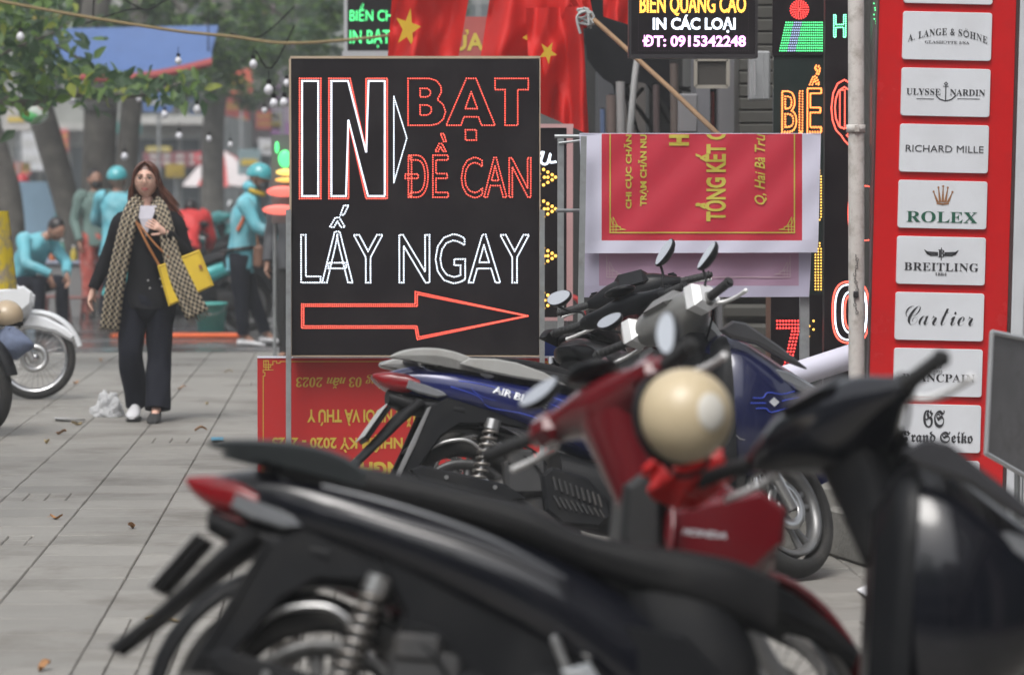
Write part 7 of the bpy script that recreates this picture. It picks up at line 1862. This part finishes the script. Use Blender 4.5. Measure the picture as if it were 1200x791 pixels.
# dry leaves and litter
m_dry = mat('dry_leaf', (.36, .18, .07), .7, var=.3, vscale=9); m_dry2 = mat('pale_dry_leaf', (.42, .32, .16), .7)
spots = [(190, 727, 1.5, 'orange brown dry leaf nearest the camera left of the black scooter'), (154, 618, .9, 'pale dry leaf on the open paving below the first row joint'), (66, 607, .9, 'small reddish dry leaf left on the paving'), (90, 498, 1.0, 'reddish dry leaf just left of the white plastic bag'), (124, 466, .9, 'brown dry leaf left of the woman\'s shoe on the paving'), (235, 504, .9, 'yellowish dry leaf right of the woman\'s feet'), (242, 474, .8, 'pale leaf behind the woman to the right'), (72, 508, .8, 'small pale leaf below the dark motorbike'), (89, 449, .8, 'dark dry leaf beyond the white wheel'), (55, 519, .7, 'little orange leaf at the left of the paving'), (213, 455, .8, 'pale leaf behind the woman\'s right foot'), (118, 423, .9, 'leaf at the edge of the wet road'), (268, 436, .8, 'light leaf near the banner\'s left edge, far back'), (52, 783, .9, 'dark red leaf on the paving at the bottom left')]
for i, (x, y, k, lb) in enumerate(spots):
    t = thing('dry_leaf', lb, 'leaf', G(x, y, .006), group='dry leaves on the pavement'); mb = MB()
    L_ = .040 * k; 
    nx = 6; vs = []; 
    for j in range(nx + 1):
        s = j / nx; w = L_ * .42 * math.sin(PI * (.05 + .9 * s)) ; 
        for q in (-1, 0, 1): vs.append(V((L_ * 2 * (s - .5), q * w, .004 + .014 * abs(q) * (1 if i % 2 else .6) + .010 * math.sin(5 * s + i))))
    mb.add(vs, [(j * 3 + q, j * 3 + q + 1, j * 3 + q + 4, j * 3 + q + 3) for j in range(nx) for q in range(2)], True); mb.build('blade', m_dry if i % 3 else m_dry2, t)
    mb = MB(); mb.tube([V((L_, 0, .006)), V((L_ * 1.35, .004, .004))], .0012, 4); mb.build('stalk', m_dry, t); t.rotation_euler = (0, 0, i * 1.3)
def scrap(label, pts, m_, name='paper_scrap'):
    t = thing(name, label, 'paper', pts[0] if not isinstance(pts[0], tuple) else G(*pts[0]), world=True)
    q = [G(x, y, .012 + .01 * (i % 2)) for i, (x, y) in enumerate(pts)]; mb = MB(); mb.add(q + [p + V((0, 0, -.003)) for p in q], [tuple(range(len(q))), tuple(range(2 * len(q) - 1, len(q) - 1, -1))]); mb.build('sheet', m_, t)
scrap('white paper scrap on the paving near the concrete step', [(1004, 690), (1026, 680), (1030, 700), (1018, 700)], mat('white_paper', (.7, .7, .72), .7))
scrap('small blue wrapper on the paving near the banner', [(247, 512), (262, 512), (262, 516), (248, 516)], mat('blue_wrapper', (.05, .25, .38), .4), 'wrapper')
scrap('thin white paper strip lying by the white bag', [(64, 489), (100, 491), (100, 492), (64, 490)], mat('white_paper', (.7, .7, .72), .7), 'paper_strip')
# concrete step by the pipe
cs = thing('concrete_step', 'rough concrete step with green paint mark beside the pipe foot', 'step', G(1040, 668))
m_conc = mat('rough_concrete', (.20, .195, .18), .9, var=.2, vscale=6, bump=.8, bscale=30, dirt=(.3, .29, .27), dscale=5, damt=.6)
mb = MB(); mb.box((.10, .40, .10), (.50, .78, .20), M4.Rotation(R(14), 3, 'Z'), bev=.015); mb.build('block', m_conc, cs)
mb = MB(); mb.box((-.22, .85, .15), (.34, .7, .28), bev=.02); mb.build('upper_block', m_conc, cs)
rs = thing('sandbag', 'grey crumpled sack lying against the wall behind the blue scooter\'s front wheel', 'sack', G(975, 640)); 
bpy.data.objects.remove(rs)
crumple('sack', 'dusty brown grey sack behind the blue scooter\'s front wheel', G(975, 632), .22, .16, .17, mat('dusty_sack', (.16, .14, .13), .9, var=.2), 9, 'sack')
# blue tub and clutter behind the banner
tb = thing('tub', 'blue plastic tub with a red band behind the sign poles', 'tub', gr(628, 18.9))
mb = MB(); s_t = 1 / SC(18.9); z1 = P(628, 399, 18.9).z; mb.lathe([(.001, .0), (.12, .0), (.17, z1), (.185, z1), (.185, z1 + .015), (.16, z1 + .015), (.12, .03), (.001, .03)], (0, 0, 0), 'z', 28); mb.build('shell', mat('blue_plastic', (.03, .10, .55), .35), tb)
mb = MB(); mb.lathe([(.165, z1 - .16), (.172, z1 - .16), (.178, z1 - .10), (.170, z1 - .10)], (0, 0, 0), 'z', 28, closedprof=True); mb.build('band', mat('red_band', (.4, .03, .02), .4), tb)
bw = thing('wrapping_film', 'heap of shiny blue wrapping film under the LED sign', 'film', gr(580, 18.0)); bpy.data.objects.remove(bw)
crumple('wrapping_film', 'heap of shiny blue wrapping film showing under the LED sign', gr(572, 18.3) + V((0, 0, .0)), .18, .10, .42, mat('blue_film', (.06, .22, .60), .25, var=.2), 12, 'film')
crumple('wrapping_film', 'second heap of blue film nearer the sign\'s right pole', gr(610, 18.2) + V((0, 0, .0)), .12, .10, .42, MATS['blue_film'], 17, 'film')
m_ch = mat('red_chair', (.45, .03, .03), .4)
ch = thing('plastic_chair', 'red plastic chair back behind the sign poles', 'chair', gr(646, 19.4))
mb = MB(); mb.box((0, 0, .43), (.38, .38, .025), bev=.01); mb.build('seat', m_ch, ch)
mb = MB(); mb.tube([(-.17, .17, .44), (-.18, .22, .8), (0, .24, .86), (.18, .22, .8), (.17, .17, .44)], .016, 7, sm=4); mb.tube([(-.06, .19, .44), (-.06, .23, .83)], .012, 6); mb.tube([(.06, .19, .44), (.06, .23, .83)], .012, 6); mb.build('backrest', m_ch, ch)
for sx in (-1, 1):
    for sy in (-1, 1): mb = MB(); mb.tube([(sx * .17, sy * .17, .43), (sx * .19, sy * .19, 0)], .015, 6); mb.build('leg', m_ch, ch)

for o in bpy.data.objects:
    for k in ('_w', '_o'):
        if k in o.keys(): del o[k]

# ================================================================== HAZE
hz = bpy.data.materials.new('haze'); hz.use_nodes = True; nt = hz.node_tree; nt.nodes.clear()
pv_ = nt.nodes.new('ShaderNodeVolumePrincipled'); pv_.inputs['Color'].default_value = (.92, .95, .97, 1); pv_.inputs['Density'].default_value = .0030; pv_.inputs['Anisotropy'].default_value = 0.2
ou = nt.nodes.new('ShaderNodeOutputMaterial'); nt.links.new(pv_.outputs[0], ou.inputs['Volume'])
mb = MB(); mb.box((0, 60, 9.0), (160, 200, 20.4)); o = mb.build('haze', hz); tag(o, kind='stuff')
try:
    bpy.data.objects.remove(_to)
except Exception: pass
